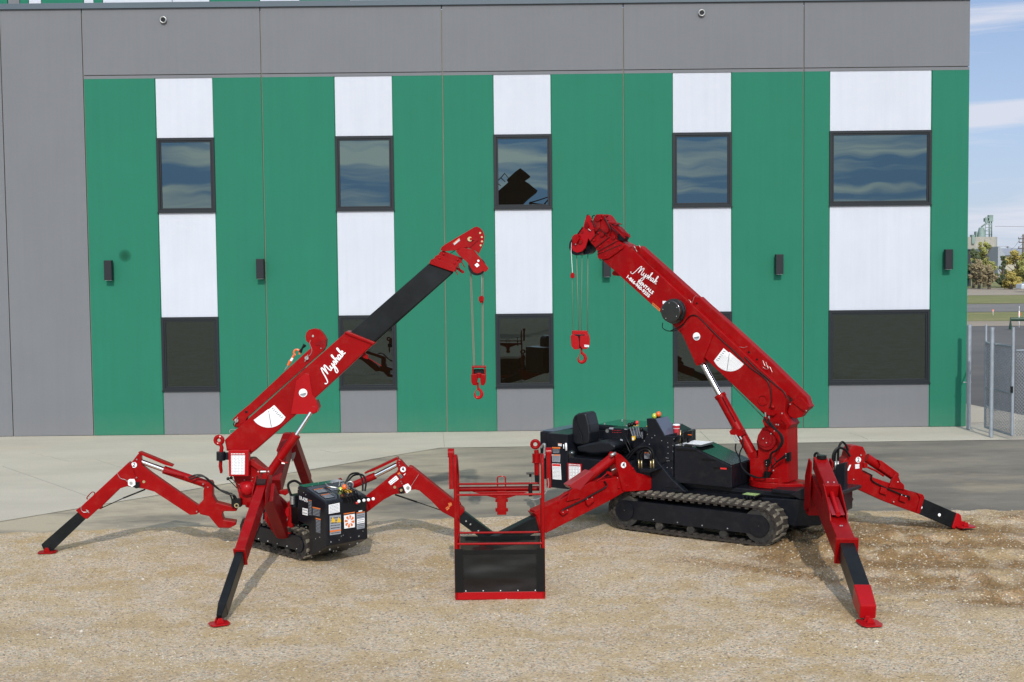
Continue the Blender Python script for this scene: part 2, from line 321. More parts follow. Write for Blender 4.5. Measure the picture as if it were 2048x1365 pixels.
# gravel lot: non-uniform grid with ruts and lumps
def sm(a, b, x):
    t = max(0., min(1., (x-a)/(b-a))); return t*t*(3-2*t)
def axis(lo, f0, f1, hi, fine, n):
    A = [lo+(f0-lo)*i/n for i in range(n)]; k = int((f1-f0)/fine); A += [f0+(f1-f0)*i/k for i in range(k+1)]; A += [f1+(hi-f1)*(i+1)/n for i in range(n)]; return A
XS = axis(-40, -8.4, 8.8, 40, .05, 16); YS = axis(-70, 11.2, 19.2, 19.6, .045, 24)
def edge_y(x): return 17.55+.115*(x+7.2) if x < 1.5 else 18.55-.02*(x-1.5)
def gz(x, y):
    if y < 10.5 or abs(x) > 9.5: return 0., 0.
    n1 = noise.noise(V((x*.9, y*1.1, 0))); n2 = noise.noise(V((x*4.2, y*4.2, 3))); n3 = noise.noise(V((x*14, y*14, 7)))
    right = sm(1.6, 4.0, x+.6*n1)*sm(12.4, 13.6, y)
    # tyre and track ruts that run off to the right
    r = 0.; soil = 0.
    for (yc, sl, w, x0) in ((17.3, -.05, .38, 3.4), (15.35, -.10, .34, 3.0), (14.25, -.06, .30, 4.0), (16.4, -.12, .3, 3.6), (13.35, .02, .22, 5.0)):
        d = (y-(yc+sl*(x-4)+.12*n1))/w; k = math.exp(-d*d)*sm(x0-.6, x0+.5, x)
        lug = .5+.5*math.sin(x*2*math.pi/.16+6*d)
        r += k*(-.055+.046*lug*(.7+n2)); r += .020*math.exp(-(abs(d)-1.5)**2*4)*sm(x0-.6, x0+.5, x)*(1+1.4*n2)
        soil += k*(.80+.6*n2)+.25*math.exp(-(abs(d)-1.4)**2*5)*sm(x0-.6, x0+.5, x)*max(0, .4+n2)
    # scuffed imprint beside the near track of the big crane
    d = ((x-2.5)*.581+(y-15.2)*.814)/.22; al = (x-2.5)*.814-(y-15.2)*.581
    k = math.exp(-d*d)*sm(-.9, -.3, al)*sm(1.9, 1.3, al); r += k*(.028*math.sin(al*2*math.pi/.13)); soil += k*.6
    d = math.hypot((x-3.9)/.8, (y-16.1)/.55); r += .05*math.exp(-d*d)*(1+n2); soil += .75*math.exp(-d*d*.8)*(1+n2)
    z = r*.9 + .012*n1*(1-right) + .004*n3 + (.012*n2+.012*n3)*right + .003*n2 + (.026*n3+.014*noise.noise(V((x*7, y*7, 1))))*min(1., soil*1.3)
    z = max(z, -.034)
    soil += right*max(0, .16+.8*n1+.5*n2)
    soil += max(0, noise.noise(V((x*.35+5, y*1.3, 9)))-.18)*.5
    return z, max(0., min(.92, soil))
vs, so = [], []
for y in YS:
    for x in XS:
        z, s_ = gz(x, y); e = edge_y(x)+.10*noise.noise(V((x*3, 1, 2)))+.05*noise.noise(V((x*11, 4, 2)))
        z -= .055*sm(e-.16, e+.22, y); z += .012*sm(e-.5, e-.05, y)*(1-sm(e-.05, e+.1, y))
        if not (-9.5 < x < 9.5): z = -.0005-.06*sm(e-.1, e+.2, y)
        vs.append((x, y, z)); so.append(s_)
nx = len(XS); fs = [(j*nx+i, j*nx+i+1, (j+1)*nx+i+1, (j+1)*nx+i) for j in range(len(YS)-1) for i in range(nx-1)]
me = bpy.data.meshes.new('gravel_lot'); me.from_pydata(vs, [], fs); me.materials.append(M['gravel'])
at = me.attributes.new('soil', 'FLOAT', 'POINT'); at.data.foreach_set('value', so)
me.polygons.foreach_set('use_smooth', [True]*len(fs))
go = bpy.data.objects.new('gravel_lot', me); COL.objects.link(go); tag(go, kind='structure')
# loose stones: uncountable
st = MB()
cols = []
def stone(x, y, r):
    z = gz(x, y)[0] if y < edge_y(x)-.1 else -.017; a = random.random()*6.28
    pts = []
    for k in range(5):
        t = a+k*1.2566; q = r*random.uniform(.7, 1.2); pts.append(st.bm.verts.new((x+q*math.cos(t), y+q*math.sin(t)*.8, z+r*random.uniform(-.1, .25))))
    top = st.bm.verts.new((x+r*random.uniform(-.3, .3), y+r*random.uniform(-.3, .3), z+r*random.uniform(.55, .95)))
    for k in range(5): st._f([pts[k], pts[(k+1) % 5], top])
for i in range(20000):
    y = 11.3+8.6*random.random()**1.15; x = random.uniform(-.42, .42)*y*1.02
    if y > edge_y(x)-.1 and random.random() > .12*math.exp(-(y-edge_y(x))*2.2): continue
    dens = noise.noise(V((x*.8, y*1.2, 5)))
    if random.random() > .5+1.2*dens: continue
    st.m = random.choice((0, 0, 0, 1, 1, 2)); stone(x, y, random.uniform(.005, .011)*(1.0 if random.random() < .95 else random.uniform(1.4, 2.2)))
M['st1'] = mat('tan_stone', (.44, .36, .24), .9); M['st2'] = mat('pale_stone', (.54, .49, .41), .85); M['st3'] = mat('grey_brown_stone', (.22, .19, .15), .9)
tag(st.build('loose_stones', ['st1', 'st2', 'st3']), 'loose pale and tan stones strewn over the gravel lot', 'stones', kind='stuff')
# ---------------------------------------------------------------- building
bld = thing('office_building', (0, YW, 0), 'grey, green and white concrete panel building with two rows of windows', 'building')
J = [-14.8, -10.97, -9.205, -5.357, -1.446, 2.47, 6.368, 9.948]
CO = [(-7.648, -6.425), (-3.775, -2.543), (-.34, .888), (3.539, 4.794), (6.943, 9.128)]
ZT, ZG, ZC = 9.235, 7.744, 7.815
WIN = [(.960, 2.571), (4.852, 6.458)]
MB().bb(-14.9, 9.93, YW+.045, YW+.3, -.03, 9.15).build('wall_core', 'joint', bld)
g = .011
for i in range(len(J)-1):
    x0, x1 = J[i]+g, J[i+1]-(g if i < 6 else 0); mb = MB(); t = .3 if i == 6 else .044
    if i < 2:
        mb.bb(x0, x1, YW, YW+.044, 0, ZT)
    else:
        c0, c1 = CO[i-2]
        mb.bb(x0, x1, YW, YW+.044, ZC+.012, ZT); mb.bb(x0, x1, YW, YW+.044, ZG, ZC-.006)
        mb.m = 1; mb.bb(x0, c0-.022, YW+.001, YW+.044, 0, ZG-.001); mb.bb(c1+.022, x1, YW+.001, YW+.044, 0, ZG-.001)
        mb.bb(c0-.020, c0-.002, YW+.022, YW+.044, 0, ZG-.001); mb.bb(c1+.002, c1+.020, YW+.022, YW+.044, 0, ZG-.001)
        mb.m = 2; mb.bb(c0, c1, YW+.012, YW+.044, WIN[1][1], ZG-.001); mb.bb(c0, c1, YW+.012, YW+.044, WIN[0][1], WIN[1][0])
        mb.m = 0; mb.bb(c0, c1, YW+.012, YW+.044, 0, WIN[0][0])
    mb.build('wall_panel', ['pgrey', 'pgreen', 'pwhite'], bld)
for (c0, c1) in CO:
    for (z0, z1) in WIN:
        f = MB(); w = .062
        def ringf(x0, x1, z0, z1, w, y0, y1):
            f.bb(x0, x1, y0, y1, z0, z0+w); f.bb(x0, x1, y0, y1, z1-w, z1); f.bb(x0, x0+w, y0, y1, z0+w, z1-w); f.bb(x1-w, x1, y0, y1, z0+w, z1-w)
        x0, x1 = c0-.018, c1+.018
        f.m = 0; ringf(x0, x1, z0-.005, z1+.005, .062, YW-.022, YW+.03); ringf(x0+.0635, x1-.0635, z0+.0585, z1-.0585, .035, YW-.008, YW+.032)
        fo = f.build('window', ['frame'], bld, bevel=.004)
        MB().bb(x0+.099, x1-.099, YW+.012, YW+.02, z0+.094, z1-.094).build('pane', 'glass', fo)
        MB().bb(x0-.01, x1+.01, YW-.035, YW-.0225, z0-.012, z0+.012).build('sill', 'frame', fo)
cap = MB(); cap.bb(-15, 9.96, YW-.05, YW+.4, 9.237, 9.36); cap.build('roof_flashing', 'cap', bld, bevel=.006)
# return walls and roof so that the block is solid
rb = MB(); rb.bb(9.60, 9.925, YW+.302, YW+22, 0, 9.19); rb.bb(-14.9, 9.59, YW+21.6, YW+22, 0, 9.19); rb.bb(-14.9, -14.6, YW+.302, YW+21.5, 0, 9.19); rb.build('side_wall', 'pgrey', bld)
MB().bb(-14.58, 9.58, YW+.41, YW+21.5, 8.9, 9.0).build('roof', 'lot', bld)
up = MB(); yb = YW+8; zs0, zs1 = 9.0, 13.2
seq = [(-60, 16, 1), (16, 40, 0), (40, 58, 1), (58, 83, 2), (83, 168, 1), (168, 188, 2), (188, 206, 1), (206, 345, 2), (345, 420, 2), (420, 520, 1), (520, 600, 2), (600, 700, 1), (700, 790, 2), (790, 860, 1)]
for a, b, c in seq:
    up.m = c; up.bb(D(a, 0, yb).x, D(b, 0, yb).x-.02, yb, yb+.3, zs0, zs1)
up.build('upper_storey_wall', ['pgrey', 'pgreen', 'pwhite'], bld)
for (x, y) in ((217.5, 541), (521, 538), (1213.5, 534), (1558, 529), (1896.5, 519)):
    p = D(x, y, YW-.12); m = MB()
    m.bb(p.x-.082, p.x+.082, YW-.20, YW-.06, p.z-.215, p.z+.215)
    lo = m.build('wall_lamp', 'lamp', bld, bevel=.008)
    MB().bb(p.x-.04, p.x+.06, YW-.059, YW-.001, p.z-.1, p.z+.1).build('bracket', 'lamp', lo)
    MB().bb(p.x-.06, p.x+.06, YW-.18, YW-.08, p.z-.222, p.z-.216).build('lens', 'white', lo)
def stain_mat():
    m = mat('paint_stain', (.012, .10, .055), .8, spec=.2); nt = m.node_tree; N = nt.nodes; L = nt.links; b = N['Principled BSDF']; tc = N.new('ShaderNodeTexCoord'); g_ = N.new('ShaderNodeTexGradient'); g_.gradient_type = 'SPHERICAL'
    mp = N.new('ShaderNodeMapping'); mp.inputs['Location'].default_value = (-1, 0, -1); mp.inputs['Scale'].default_value = (2, 0, 2); L.new(tc.outputs['Generated'], mp.inputs['Vector']); L.new(mp.outputs[0], g_.inputs[0])
    mm = N.new('ShaderNodeMath'); mm.operation = 'MULTIPLY'; mm.inputs[1].default_value = .55; L.new(g_.outputs['Fac'], mm.inputs[0]); L.new(mm.outputs[0], b.inputs['Alpha']); return m
M['stain'] = stain_mat()
p = D(250, 512, YW); MB().cyl(V((p.x, YW-.003, p.z)), V((p.x, YW-.001, p.z)), .15, 24).build('paint_stain', 'stain', bld)
for (x, y) in ((327.5, 41), (1403, 27)):
    p = D(x, y, YW); q = MB(); q.m = 0
    c = [V((p.x+.062*math.cos(t*math.pi/12), YW-.05, p.z+.062*math.sin(t*math.pi/12))) for t in range(24)]
    q.tube(c, .014, 8, closed=True); q.m = 1; q.cyl(V((p.x, YW-.045, p.z)), V((p.x, YW-.002, p.z)), .055)
    q.build('roof_drain_spout', ['steel', 'blk'], bld)
# ---------------------------------------------------------------- lettering and stickers
SCRIPT = [[(-1.6, -.9), (-1.3, -1.35), (-.7, -1.3), (-.1, -.3), (.6, 1.5), (1.15, 2.6), (1.45, 2.75), (1.5, 2.2), (1.35, .9), (1.2, .1)],
          [(1.2, .1), (1.7, 1.3), (2.3, 2.5), (2.6, 2.6), (2.65, 2.1), (2.5, .9), (2.55, .2), (2.85, .1), (3.2, .6), (3.45, 1.3)],
          [(3.45, 1.3), (3.35, .5), (3.6, .1), (4.0, .4), (4.35, 1.35)], [(4.35, 1.35), (4.3, .2), (4.1, -1.0), (3.7, -1.7), (3.25, -1.7), (3.3, -1.1), (3.9, -.3), (4.7, .5), (5.2, 1.45)],
          [(5.2, 1.45), (5.35, .8), (5.25, .15), (4.8, .1)], [(5.25, .2), (5.75, .9), (6.25, 2.2), (6.35, 2.85), (6.1, 2.8), (5.95, 2.0), (5.85, .05)],
          [(5.9, .6), (6.25, 1.3), (6.6, 1.2), (6.55, .4), (6.75, .1), (7.05, .4)], [(7.75, 1.1), (7.4, 1.4), (7.05, .9), (7.1, .25), (7.45, .2), (7.8, 1.0), (7.85, 1.3)],
          [(7.85, 1.3), (7.75, .5), (7.95, .1), (8.3, .5), (8.8, 1.9), (9.0, 2.8), (8.75, 2.9), (8.55, 2.0), (8.4, .05)], [(8.5, .6), (8.85, 1.3), (9.2, 1.25), (9.1, .8), (8.65, .7), (9.1, .1), (9.5, .3)]]
def script_word(mb, o, u, v, s, nrm, w=.30):
    k = 0
    for st_ in SCRIPT:
        pts = smooth([V((x, y, 0)) for x, y in st_], 6); n = len(pts); prev = None
        for i, p in enumerate(pts):
            t = (pts[min(i+1, n-1)]-pts[max(i-1, 0)]).normalized(); sd = V((-t.y, t.x, 0)); ww = w*(.55+.45*abs(t.y))*.5
            a, b = p+sd*ww, p-sd*ww
            q = [mb.bm.verts.new(o+u*(c.x*s)+v*(c.y*s)+nrm*(.0030+.00002*k)) for c in (a, b)]; k += 1
            if prev: mb._f([prev[0], prev[1], q[1], q[0]])
            prev = q
def sticker(name, pl, px, parent, off, m='white', bars=0, bar='gink', head=None, hfrac=.16, cols=1):
    """flat label with rows of fine print (px = corners TL,TR,BR,BL)"""
    P = [pl.at(x, y, off) for x, y in px]; mb = MB(); nn = pl.n
    mb.m = 0; mb.prism(P, nn*.002)
    def q(a, b, e): return (P[0]*(1-a)+P[1]*a)*(1-b)+(P[3]*(1-a)+P[2]*a)*b-nn*e
    if head:
        mb.m = 2; mb._f([mb.bm.verts.new(q(a, b, .0012)) for a, b in ((.03, .02), (.97, .02), (.97, hfrac), (.03, hfrac))])
    mb.m = 1
    for i in range(bars):
        y0 = (hfrac+.04 if head else .07)+(i+.25)*(.92-(hfrac if head else .0))/bars; y1 = y0+.36*(.9-(hfrac if head else 0))/bars
        for c in range(cols):
            x = .07+c*.90/cols; xe = .07+(c+1)*.90/cols-.05
            while x < xe-.02:
                w = min(random.uniform(.05, .2), xe-x); mb._f([mb.bm.verts.new(q(a, b, .0010)) for a, b in ((x, y0), (x+w, y0), (x+w, y1), (x, y1))]); x += w+.025
    return mb.build(name, [m, bar, head or 'orange'], parent)
def disc(mb, pl, x, y, r, off, t=.004, seg=24):
    c = pl.at(x, y, off); mb.cyl(c, c+pl.n*t, r, seg); return c
def number_disc(pl, x, y, r, off, txt, parent, rot=0.):
    mb = MB(); c = disc(mb, pl, x, y, r, off); mb.m = 1
    u = pl.d if pl.d.x > 0 else -pl.d; z = V((0, 0, 1)); u2 = u*math.cos(rot)+z*math.sin(rot); v2 = z*math.cos(rot)-u*math.sin(rot)
    mb.text(txt, c, u2, v2, r*2.0, .0015, .025, 'CENTER'); return mb.build('number_disc', ['white', 'ink'], parent)
def bolts(mb, pl, pts, r, off):
    for x, y in pts: mb.sph(pl.at(x, y, off), r, sub=1)
def fan_chart(pl, a, corner, b, parent, off, split, flip=1):
    """white fan-shaped angle chart: edge points a and b, arc below"""
    mb = MB(); A, B, C = pl.at(*a, off), pl.at(*b, off), pl.at(*corner, off); nn = pl.n
    rA, rB = A-C, B-C; n = 16; arc = []
    X = rA.normalized(); Y = (rB-X*rB.dot(X)).normalized(); th = math.acos(max(-1, min(1, rA.normalized().dot(rB.normalized()))))
    for i in range(n+1):
        t = th*i/n; r = rA.length*(1-i/n)+rB.length*i/n; arc.append(C+(X*math.cos(t)+Y*math.sin(t))*r)
    mb.prism([C]+arc, nn*.002); mb.m = 1
    for k in range(1, 12):
        for i in range(n*2):
            t0 = th*(i+.25)/(2*n); t1 = th*(i+.62)/(2*n); r0 = rA.length*(.24+.065*k); r1 = r0+rA.length*.018
            mb._f([mb.bm.verts.new(C+(X*math.cos(t)+Y*math.sin(t))*r-nn*.0012) for t, r in ((t0, r0), (t1, r0), (t1, r1), (t0, r1))])
    t = th*split; d = X*math.cos(t)+Y*math.sin(t); e = nn.cross(d)*.003
    mb._f([mb.bm.verts.new(p-nn*.0016) for p in (C+d*.02-e, C+d*rA.length*.97-e, C+d*rA.length*.97+e, C+d*.02+e)])
    return mb.build('load_angle_chart', ['white', 'ink'], parent)
def badge(pl, x, y, r, off, parent):
    mb = MB(); c = disc(mb, pl, x, y, r, off); u = pl.d if pl.d.x > 0 else -pl.d; z = V((0, 0, 1)); nn = pl.n
    mb.m = 1; mb._f([mb.bm.verts.new(c-nn*.002+(u*(-a)+z*(-.1*a-.0))*r+z*b*r) for a, b in ((-.8, .05), (.75, -.25), (.6, -.62), (-.1, -.9), (-.6, -.6), (-.8, -.2))])
    mb.m = 2; mb.box(c-nn*.003+z*(-.25*r), .62*r, .0005, .07*r, u, nn, z)
    return mb.build('round_badge', ['white', 'gink', 'ink'], parent)
def grid_chart(pl, px, parent, off, border='bred', n=6, c=4):
    P = [pl.at(x, y, off) for x, y in px]; mb = MB(); nn = pl.n; mb.m = 1; mb.prism(P, nn*.003)
    def q(a, b, e): return (P[0]*(1-a)+P[1]*a)*(1-b)+(P[3]*(1-a)+P[2]*a)*b-nn*e
    def rect(a, b, cc, d, e, m): mb.m = m; mb._f([mb.bm.verts.new(q(x, y, e)) for x, y in ((a, b), (cc, b), (cc, d), (a, d))])
    rect(.09, .11, .91, .95, .0012, 0)
    for i in range(9): rect(.1+.09*i, .035, .155+.09*i, .075, .0012, 0)
    for i in range(n): rect(.1, .12+.83*i/n, .9, .128+.83*i/n, .002, 2)
    for i in range(c+1): rect(.1+.8*i/c-.004, .12, .1+.8*i/c+.004, .94, .0022, 2)
    for i in range(n):
        for k in range(c):
            for l in range(2):
                x = .12+.8*k/c; y = .15+.83*i/n+.05*l; rect(x, y, x+random.uniform(.06, .14), y+.018, .002, 3)
    return mb.build('load_chart', ['white', border, 'ink', 'gink'], parent)
def hook_path(c, R, u, flip=1):
    z = V((0, 0, 1)); pts = [(0, 2.9), (0, 1.9), (.12, 1.35), (.62, .85), (.92, .15), (.72, -.55), (.1, -.92), (-.52, -.7), (-.82, -.1), (-.66, .5)]
    rs = [.24, .26, .30, .36, .42, .42, .40, .32, .22, .12]
    P = [c+u*(x*R*flip)+z*(y*R) for x, y in pts]; S = smooth(P, 4); n = len(S); k = len(rs)-1; r = []
    for i in range(n): f = i/(n-1)*k; j = min(int(f), k-1); r.append(R*(rs[j]*(1-f+j)+rs[j+1]*(f-j)))
    return S, r
# ---------------------------------------------------------------- crawler tracks
def track(parent, P, hd, nd, L, Ht, W, nl, wheel_r):
    """P = ground point under the middle of the outer face; hd along, nd inwards"""
    R = Ht/2; z = V((0, 0, 1)); def_r = R; pitch = None
    def loop(r, n=12):
        pts = []
        for i in range(n+1): t = -math.pi/2+math.pi*i/n; pts.append((L/2-def_r+r*math.cos(t), r*math.sin(t)))
        for i in range(n+1): t = math.pi/2+math.pi*i/n; pts.append((-L/2+def_r+r*math.cos(t), r*math.sin(t)))
        return pts
    base = P+z*(R+.004); outer, inner = loop(R-.022), loop(R-.05); mb = MB()
    for pts in (outer, inner): pass
    n = len(outer)
    vo = [[mb.bm.verts.new(base+hd*a+z*b+nd*o) for a, b in outer] for o in (.0, W)]; vi = [[mb.bm.verts.new(base+hd*a+z*b+nd*o) for a, b in inner] for o in (.0, W)]
    for i in range(n):
        j = (i+1) % n
        mb._f([vo[0][i], vo[0][j], vo[1][j], vo[1][i]], True); mb._f([vi[0][i], vi[1][i], vi[1][j], vi[0][j]], True)
        mb._f([vo[0][i], vi[0][i], vi[0][j], vo[0][j]]); mb._f([vo[1][i], vo[1][j], vi[1][j], vi[1][i]])
    mb.m = 1
    # lugs along the loop, alternating left and right half
    per = 2*(L-2*R)+2*math.pi*(R-.022); st_ = per/nl
    def at(s_):
        s_ %= per; a = L-2*R; b = math.pi*(R-.022)
        if s_ < a: return (-a/2+s_, R-.022), (1, 0), (0, 1)
        s_ -= a
        if s_ < b: t = math.pi/2-s_/(R-.022); return (a/2+(R-.022)*math.cos(t), (R-.022)*math.sin(t)), (math.sin(t), -math.cos(t)), (math.cos(t), math.sin(t))
        s_ -= b
        if s_ < a: return (a/2-s_, -(R-.022)), (-1, 0), (0, -1)
        s_ -= a; t = -math.pi/2-s_/(R-.022); return (-a/2+(R-.022)*math.cos(t), (R-.022)*math.sin(t)), (math.sin(t), -math.cos(t)), (math.cos(t), math.sin(t))
    lg = .013
    for i in range(nl):
        for half in (0, 1):
            (a, b), (ta, tb), (na, nb) = at((i+.5*half)*st_); w0, w1 = (-.006, W*.56) if half == 0 else (W*.44, W+.006)
            c = base+hd*a+z*b; T = hd*ta+z*tb; Nn = hd*na+z*nb; sk = T*(.018*(1 if half else -1))
            q = [c+nd*w0-T*st_*.22, c+nd*w0+T*st_*.22, c+nd*w1+T*st_*.15+sk, c+nd*w1-T*st_*.15+sk]
            a_ = [mb.bm.verts.new(p-Nn*.004) for p in q]; cc = sum(q, V((0, 0, 0)))/4
            b_ = [mb.bm.verts.new(p*.8+cc*.2+Nn*lg) for p in q]
            mb._f(b_)
            for k in range(4): mb._f([a_[k], a_[(k+1) % 4], b_[(k+1) % 4], b_[k]])
    # inner drive teeth
    mb.m = 0
    for i in range(nl):
        (a, b), (ta, tb), (na, nb) = at((i+.25)*st_); c = base+hd*(a-na*.03)+z*(b-nb*.03); T = hd*ta+z*tb; Nn = hd*na+z*nb
        mb.box(c+nd*(W*.12)-Nn*.012, st_*.22, W*.10, .012, T, nd, Nn)
    tr = mb.build('crawler_track', ['belt', 'trk'], parent)
    fr = MB(); fr.box(base+nd*(W*.5-.01)+z*(R*.04), (L-2*R)/2+R*.22, W*.42, R*.46, hd, nd, z); fr.m = 1
    for k in range(6): fr.sph(base+hd*((k/5-.5)*(L-2*R)*.92)+nd*(-.004+W*.08-.01)-z*(R*.30), .012, sub=1)
    fr.build('track_frame', ['dark', 'steel'], tr, bevel=.008)
    for s_ in (-1, 1):
        w = MB(); c = base+hd*(s_*(L/2-R)); w.cyl(c+nd*.02, c+nd*(W-.02), R-.055, 24); w.m = 1; w.cyl(c-nd*.004, c+nd*.02, (R-.05)*.62, 24); w.m = 0; w.sph(c-nd*.004, .012, sub=1)
        w.build('idler_wheel', ['rub', 'dark'], tr)
    for k in range(5):
        w = MB(); c = base+hd*((k/4-.5)*(L-2.3*R))-z*(R-.05-.06); w.cyl(c+nd*.03, c+nd*(W-.03), .055, 14); w.build('road_roller', 'rub', tr)
    return tr
exec_parts = None
# ================================================================ small crane at the left
Z = V((0, 0, 1)); c1 = (0, 820, 4.096); c2 = (400, 820, 5.689); c3 = (560, 900, 5.687); c4 = (400, 1000, 4.875); c5 = (420, 640, 5.25); c6 = (700, 440, 3.413); cz = (500, 860, 5.683); c7 = (640, 900, 8.533); c3b = (740, 880, 4.096)
OA = V((-3.25, 16.65, 0))
A = thing('spider_crane', OA, 'smaller red spider crane at left with black extended boom and control box at its rear', 'crane', 'red spider cranes with legs spread on the gravel')
hA = -math.radians(46); hd, nd = V((math.cos(hA), math.sin(hA), 0)), V((-math.sin(hA), math.cos(hA), 0))
BX = V((-2.25, 15.2, 0))                               # near rear corner of the control box
# tracks
tp = V((-2.97, 15.95, 0))
tk = tp-hd*.13; track(A, tk, hd, nd, 1.56, .40, .19, 30, .1); track(A, tk+nd*.66, hd, -nd, 1.56, .40, .19, 30, .1)
ch = MB(); cc = tp+nd*.33
ch.box(cc+Z*.33-hd*.1, .66, .15, .07, hd, nd, Z); ch.box(cc+Z*.44-hd*.42, .40, .17, .055, hd, nd, Z); ch.box(cc+Z*.36, .08, .33, .05, hd, nd, Z); ch.box(cc+Z*.36-hd*.5, .08, .33, .05, hd, nd, Z)
ch.box(cc+Z*.43-hd*.76, .12, .20, .065, hd, nd, Z)
ch.build('chassis', 'dark', A, bevel=.008)
PA = PL(0, 16.48, 0)         # near face of the boom
PC = PL(0, 16.42, 0)
# turret
tu = MB(); tc_ = PA.at(520, 1040, .16)
ctr = V((tc_.x, 16.66, 0))
tu.cyl(ctr+Z*.50, ctr+Z*.57, .19, 28); tu.cyl(ctr+Z*.57, ctr+Z*.66, .15, 28)
tu.slab(PA, cr(c2, [(375, 755), (540, 560), (600, 560), (760, 700), (780, 800), (745, 900), (640, 1010), (560, 1085), (455, 1085), (440, 960)]), .22, .06)
tu.slab(PA, cr(c2, [(560, 560), (590, 575), (765, 690), (770, 720), (740, 745), (555, 615)]), .03, .02)
tb = tu.build('turret', 'red', A, bevel=.006)
m = MB(); c = PA.at(*cr(c2, [(528, 900)])[0], .0); m.sph(c+V((0, .03, 0)), .098, sy=.8, sub=3); m.cyl(c+V((0, .03, 0)), c+V((0, .12, 0)), .11); m.build('slewing_motor', 'bred', tb)
m = MB(); bolts(m, PA, cr(c2, [(445, 850), (505, 800), (560, 715), (600, 770), (590, 808), (470, 935)]), .009, .058); m.build('bolt_set', 'steel', tb)
# boom
bo = MB()
bo.slab(PA, [(453, 900), (449, 881), (459, 871), (692, 664.5), (704, 668), (750, 686), (629, 797.5), (505, 906), (497, 903)], .27)
bo.slab(PA, [(688, 667), (692, 663), (703, 666), (751, 685.5), (747, 691), (700, 673)], .31, -.02)
boom = bo.build('boom', 'red', A, bevel=.012)
gs = MB(); gs.slab(PA, cr(c5, [(905, 640), (1000, 562), (1042, 572), (1075, 790), (1110, 830), (1137, 930), (1128, 965), (1085, 990), (850, 992)]), .018, -.016)
gs.slab(PA, cr(c5, [(905, 640), (1000, 562), (1042, 572), (1075, 790), (1110, 830), (1137, 930), (1128, 965), (1085, 990), (850, 992)]), .018, .268)
gs.slab(PA, cr(c5, [(1020, 990), (1060, 880), (1110, 850), (1137, 930), (1120, 975), (1085, 990)]), .25, .01)
disc(gs, PA, *cr(c5, [(1080, 945)])[0], .045, -.03, .32); gs.build('cylinder_bracket', 'bred', boom, bevel=.004)
sc_ = MB(); sc_.slab(PA, [(672, 690), (858, 527.5), (907, 545), (728, 702)], .20, .035)
sc_.slab(PA, [(720, 702), (898, 549), (906.5, 546), (735, 699)], .10, .085)
sc_.slab(PA, [(700, 672), (705, 662), (864, 522), (866, 530)], .14, .065); sect = sc_.build('boom_section', 'boomblk', A, bevel=.02)
co = MB()
co.slab(PA, cr(c6, [(540, 300), (552, 272), (578, 262), (728, 318), (722, 345), (705, 356)]), .26, .005)
co.slab(PA, cr(c6, [(572, 268), (584, 246), (606, 238), (745, 292), (740, 318), (728, 322)]), .24, .015)
co.slab(PA, cr(c6, [(600, 244), (616, 218), (636, 212), (768, 262), (760, 292), (744, 296)]), .22, .025)
co.slab(PA, cr(c6, [(712, 330), (728, 322), (778, 350), (780, 362), (768, 368), (745, 352)]), .08, .08)
co.m = 1; bolts(co, PA, cr(c6, [(574, 283), (687, 323), (612, 262), (714, 297), (640, 233), (736, 272)]), .016, .012)
co.m = 0
for x, y in ((722, 350), (748, 328), (770, 300)):
    a, b = PA.at(*cr(c6, [(x-12, y-18)])[0], .05), PA.at(*cr(c6, [(x+14, y+26)])[0], .05); co.tube([a, b], .007, 6)
co.build('section_collar', ['red', 'bred'], sect, bevel=.004)
hdp = MB()
hp = cr(c6, [(617, 206), (624, 188), (650, 168), (850, 50), (868, 47), (888, 56), (906, 76), (918, 108), (914, 152), (900, 190), (878, 232), (858, 212), (800, 190), (760, 190), (735, 206), (640, 216)])
hdp.slab(PA, hp, .02, .0); hdp.slab(PA, hp, .02, .20)
hdp.slab(PA, cr(c6, [(625, 200), (650, 175), (700, 147), (800, 150), (800, 200), (740, 206), (640, 214)]), .18, .02)
fl = cr(c6, [(722, 214), (764, 188), (842, 204), (892, 262), (946, 332), (928, 356), (905, 350), (890, 362), (868, 367), (842, 358), (800, 290), (745, 244)])
hdp.slab(PA, fl, .02, -.03); hdp.slab(PA, fl, .02, .24); hdp.slab(PA, cr(c6, [(722, 214), (764, 188), (842, 204), (865, 230), (800, 285), (745, 244)]), .25, -.012)
head = hdp.build('boom_head', 'red', A, bevel=.004)
m = MB(); p = PA.at(*cr(c6, [(868, 320)])[0], .10); m.cyl(p-V((0, .08, 0)), p+V((0, .10, 0)), .115, 24); m.build('sheave', 'dark', head); m = MB(); p = PA.at(*cr(c6, [(862, 110)])[0], .11); m.cyl(p-V((0, .07, 0)), p+V((0, .07, 0)), .10, 24); m.build('sheave', 'dark', head)
m = MB()
for x, y in ((888, 90), (900, 118), (901, 148), (892, 175)): disc(m, PA, *cr(c6, [(x, y)])[0], .013, -.008, .012)
p = PA.at(*cr(c6, [(818, 132)])[0], -.02); m.cyl(p, p+V((0, .03, 0)), .03); p2 = PA.at(*cr(c6, [(872, 130)])[0], -.012); m.m = 1; m.beam(p, p2+V((.0, 0, 0)), .012, .03); m.beam(PA.at(*cr(c6, [(806, 188)])[0], -.012), p2, .012, .03)
m.build('sheave_pin', ['brass', 'red'], head)
sticker('warning_label', PA, cr(c6, [(702, 160), (746, 124), (752, 142), (712, 174)]), head, -.004, 'gink', 2, 'white', 'orange', .3)
mb = MB(); pp = [PA.at(*q, -.034) for q in cr(c6, [(850, 308), (868, 294), (884, 311), (866, 326)])]; mb.prism(pp, V((0, .002, 0))); disc(mb, PA, *cr(c6, [(876, 280)])[0], .014, -.036, .004); mb.build('direction_label', 'white', head)
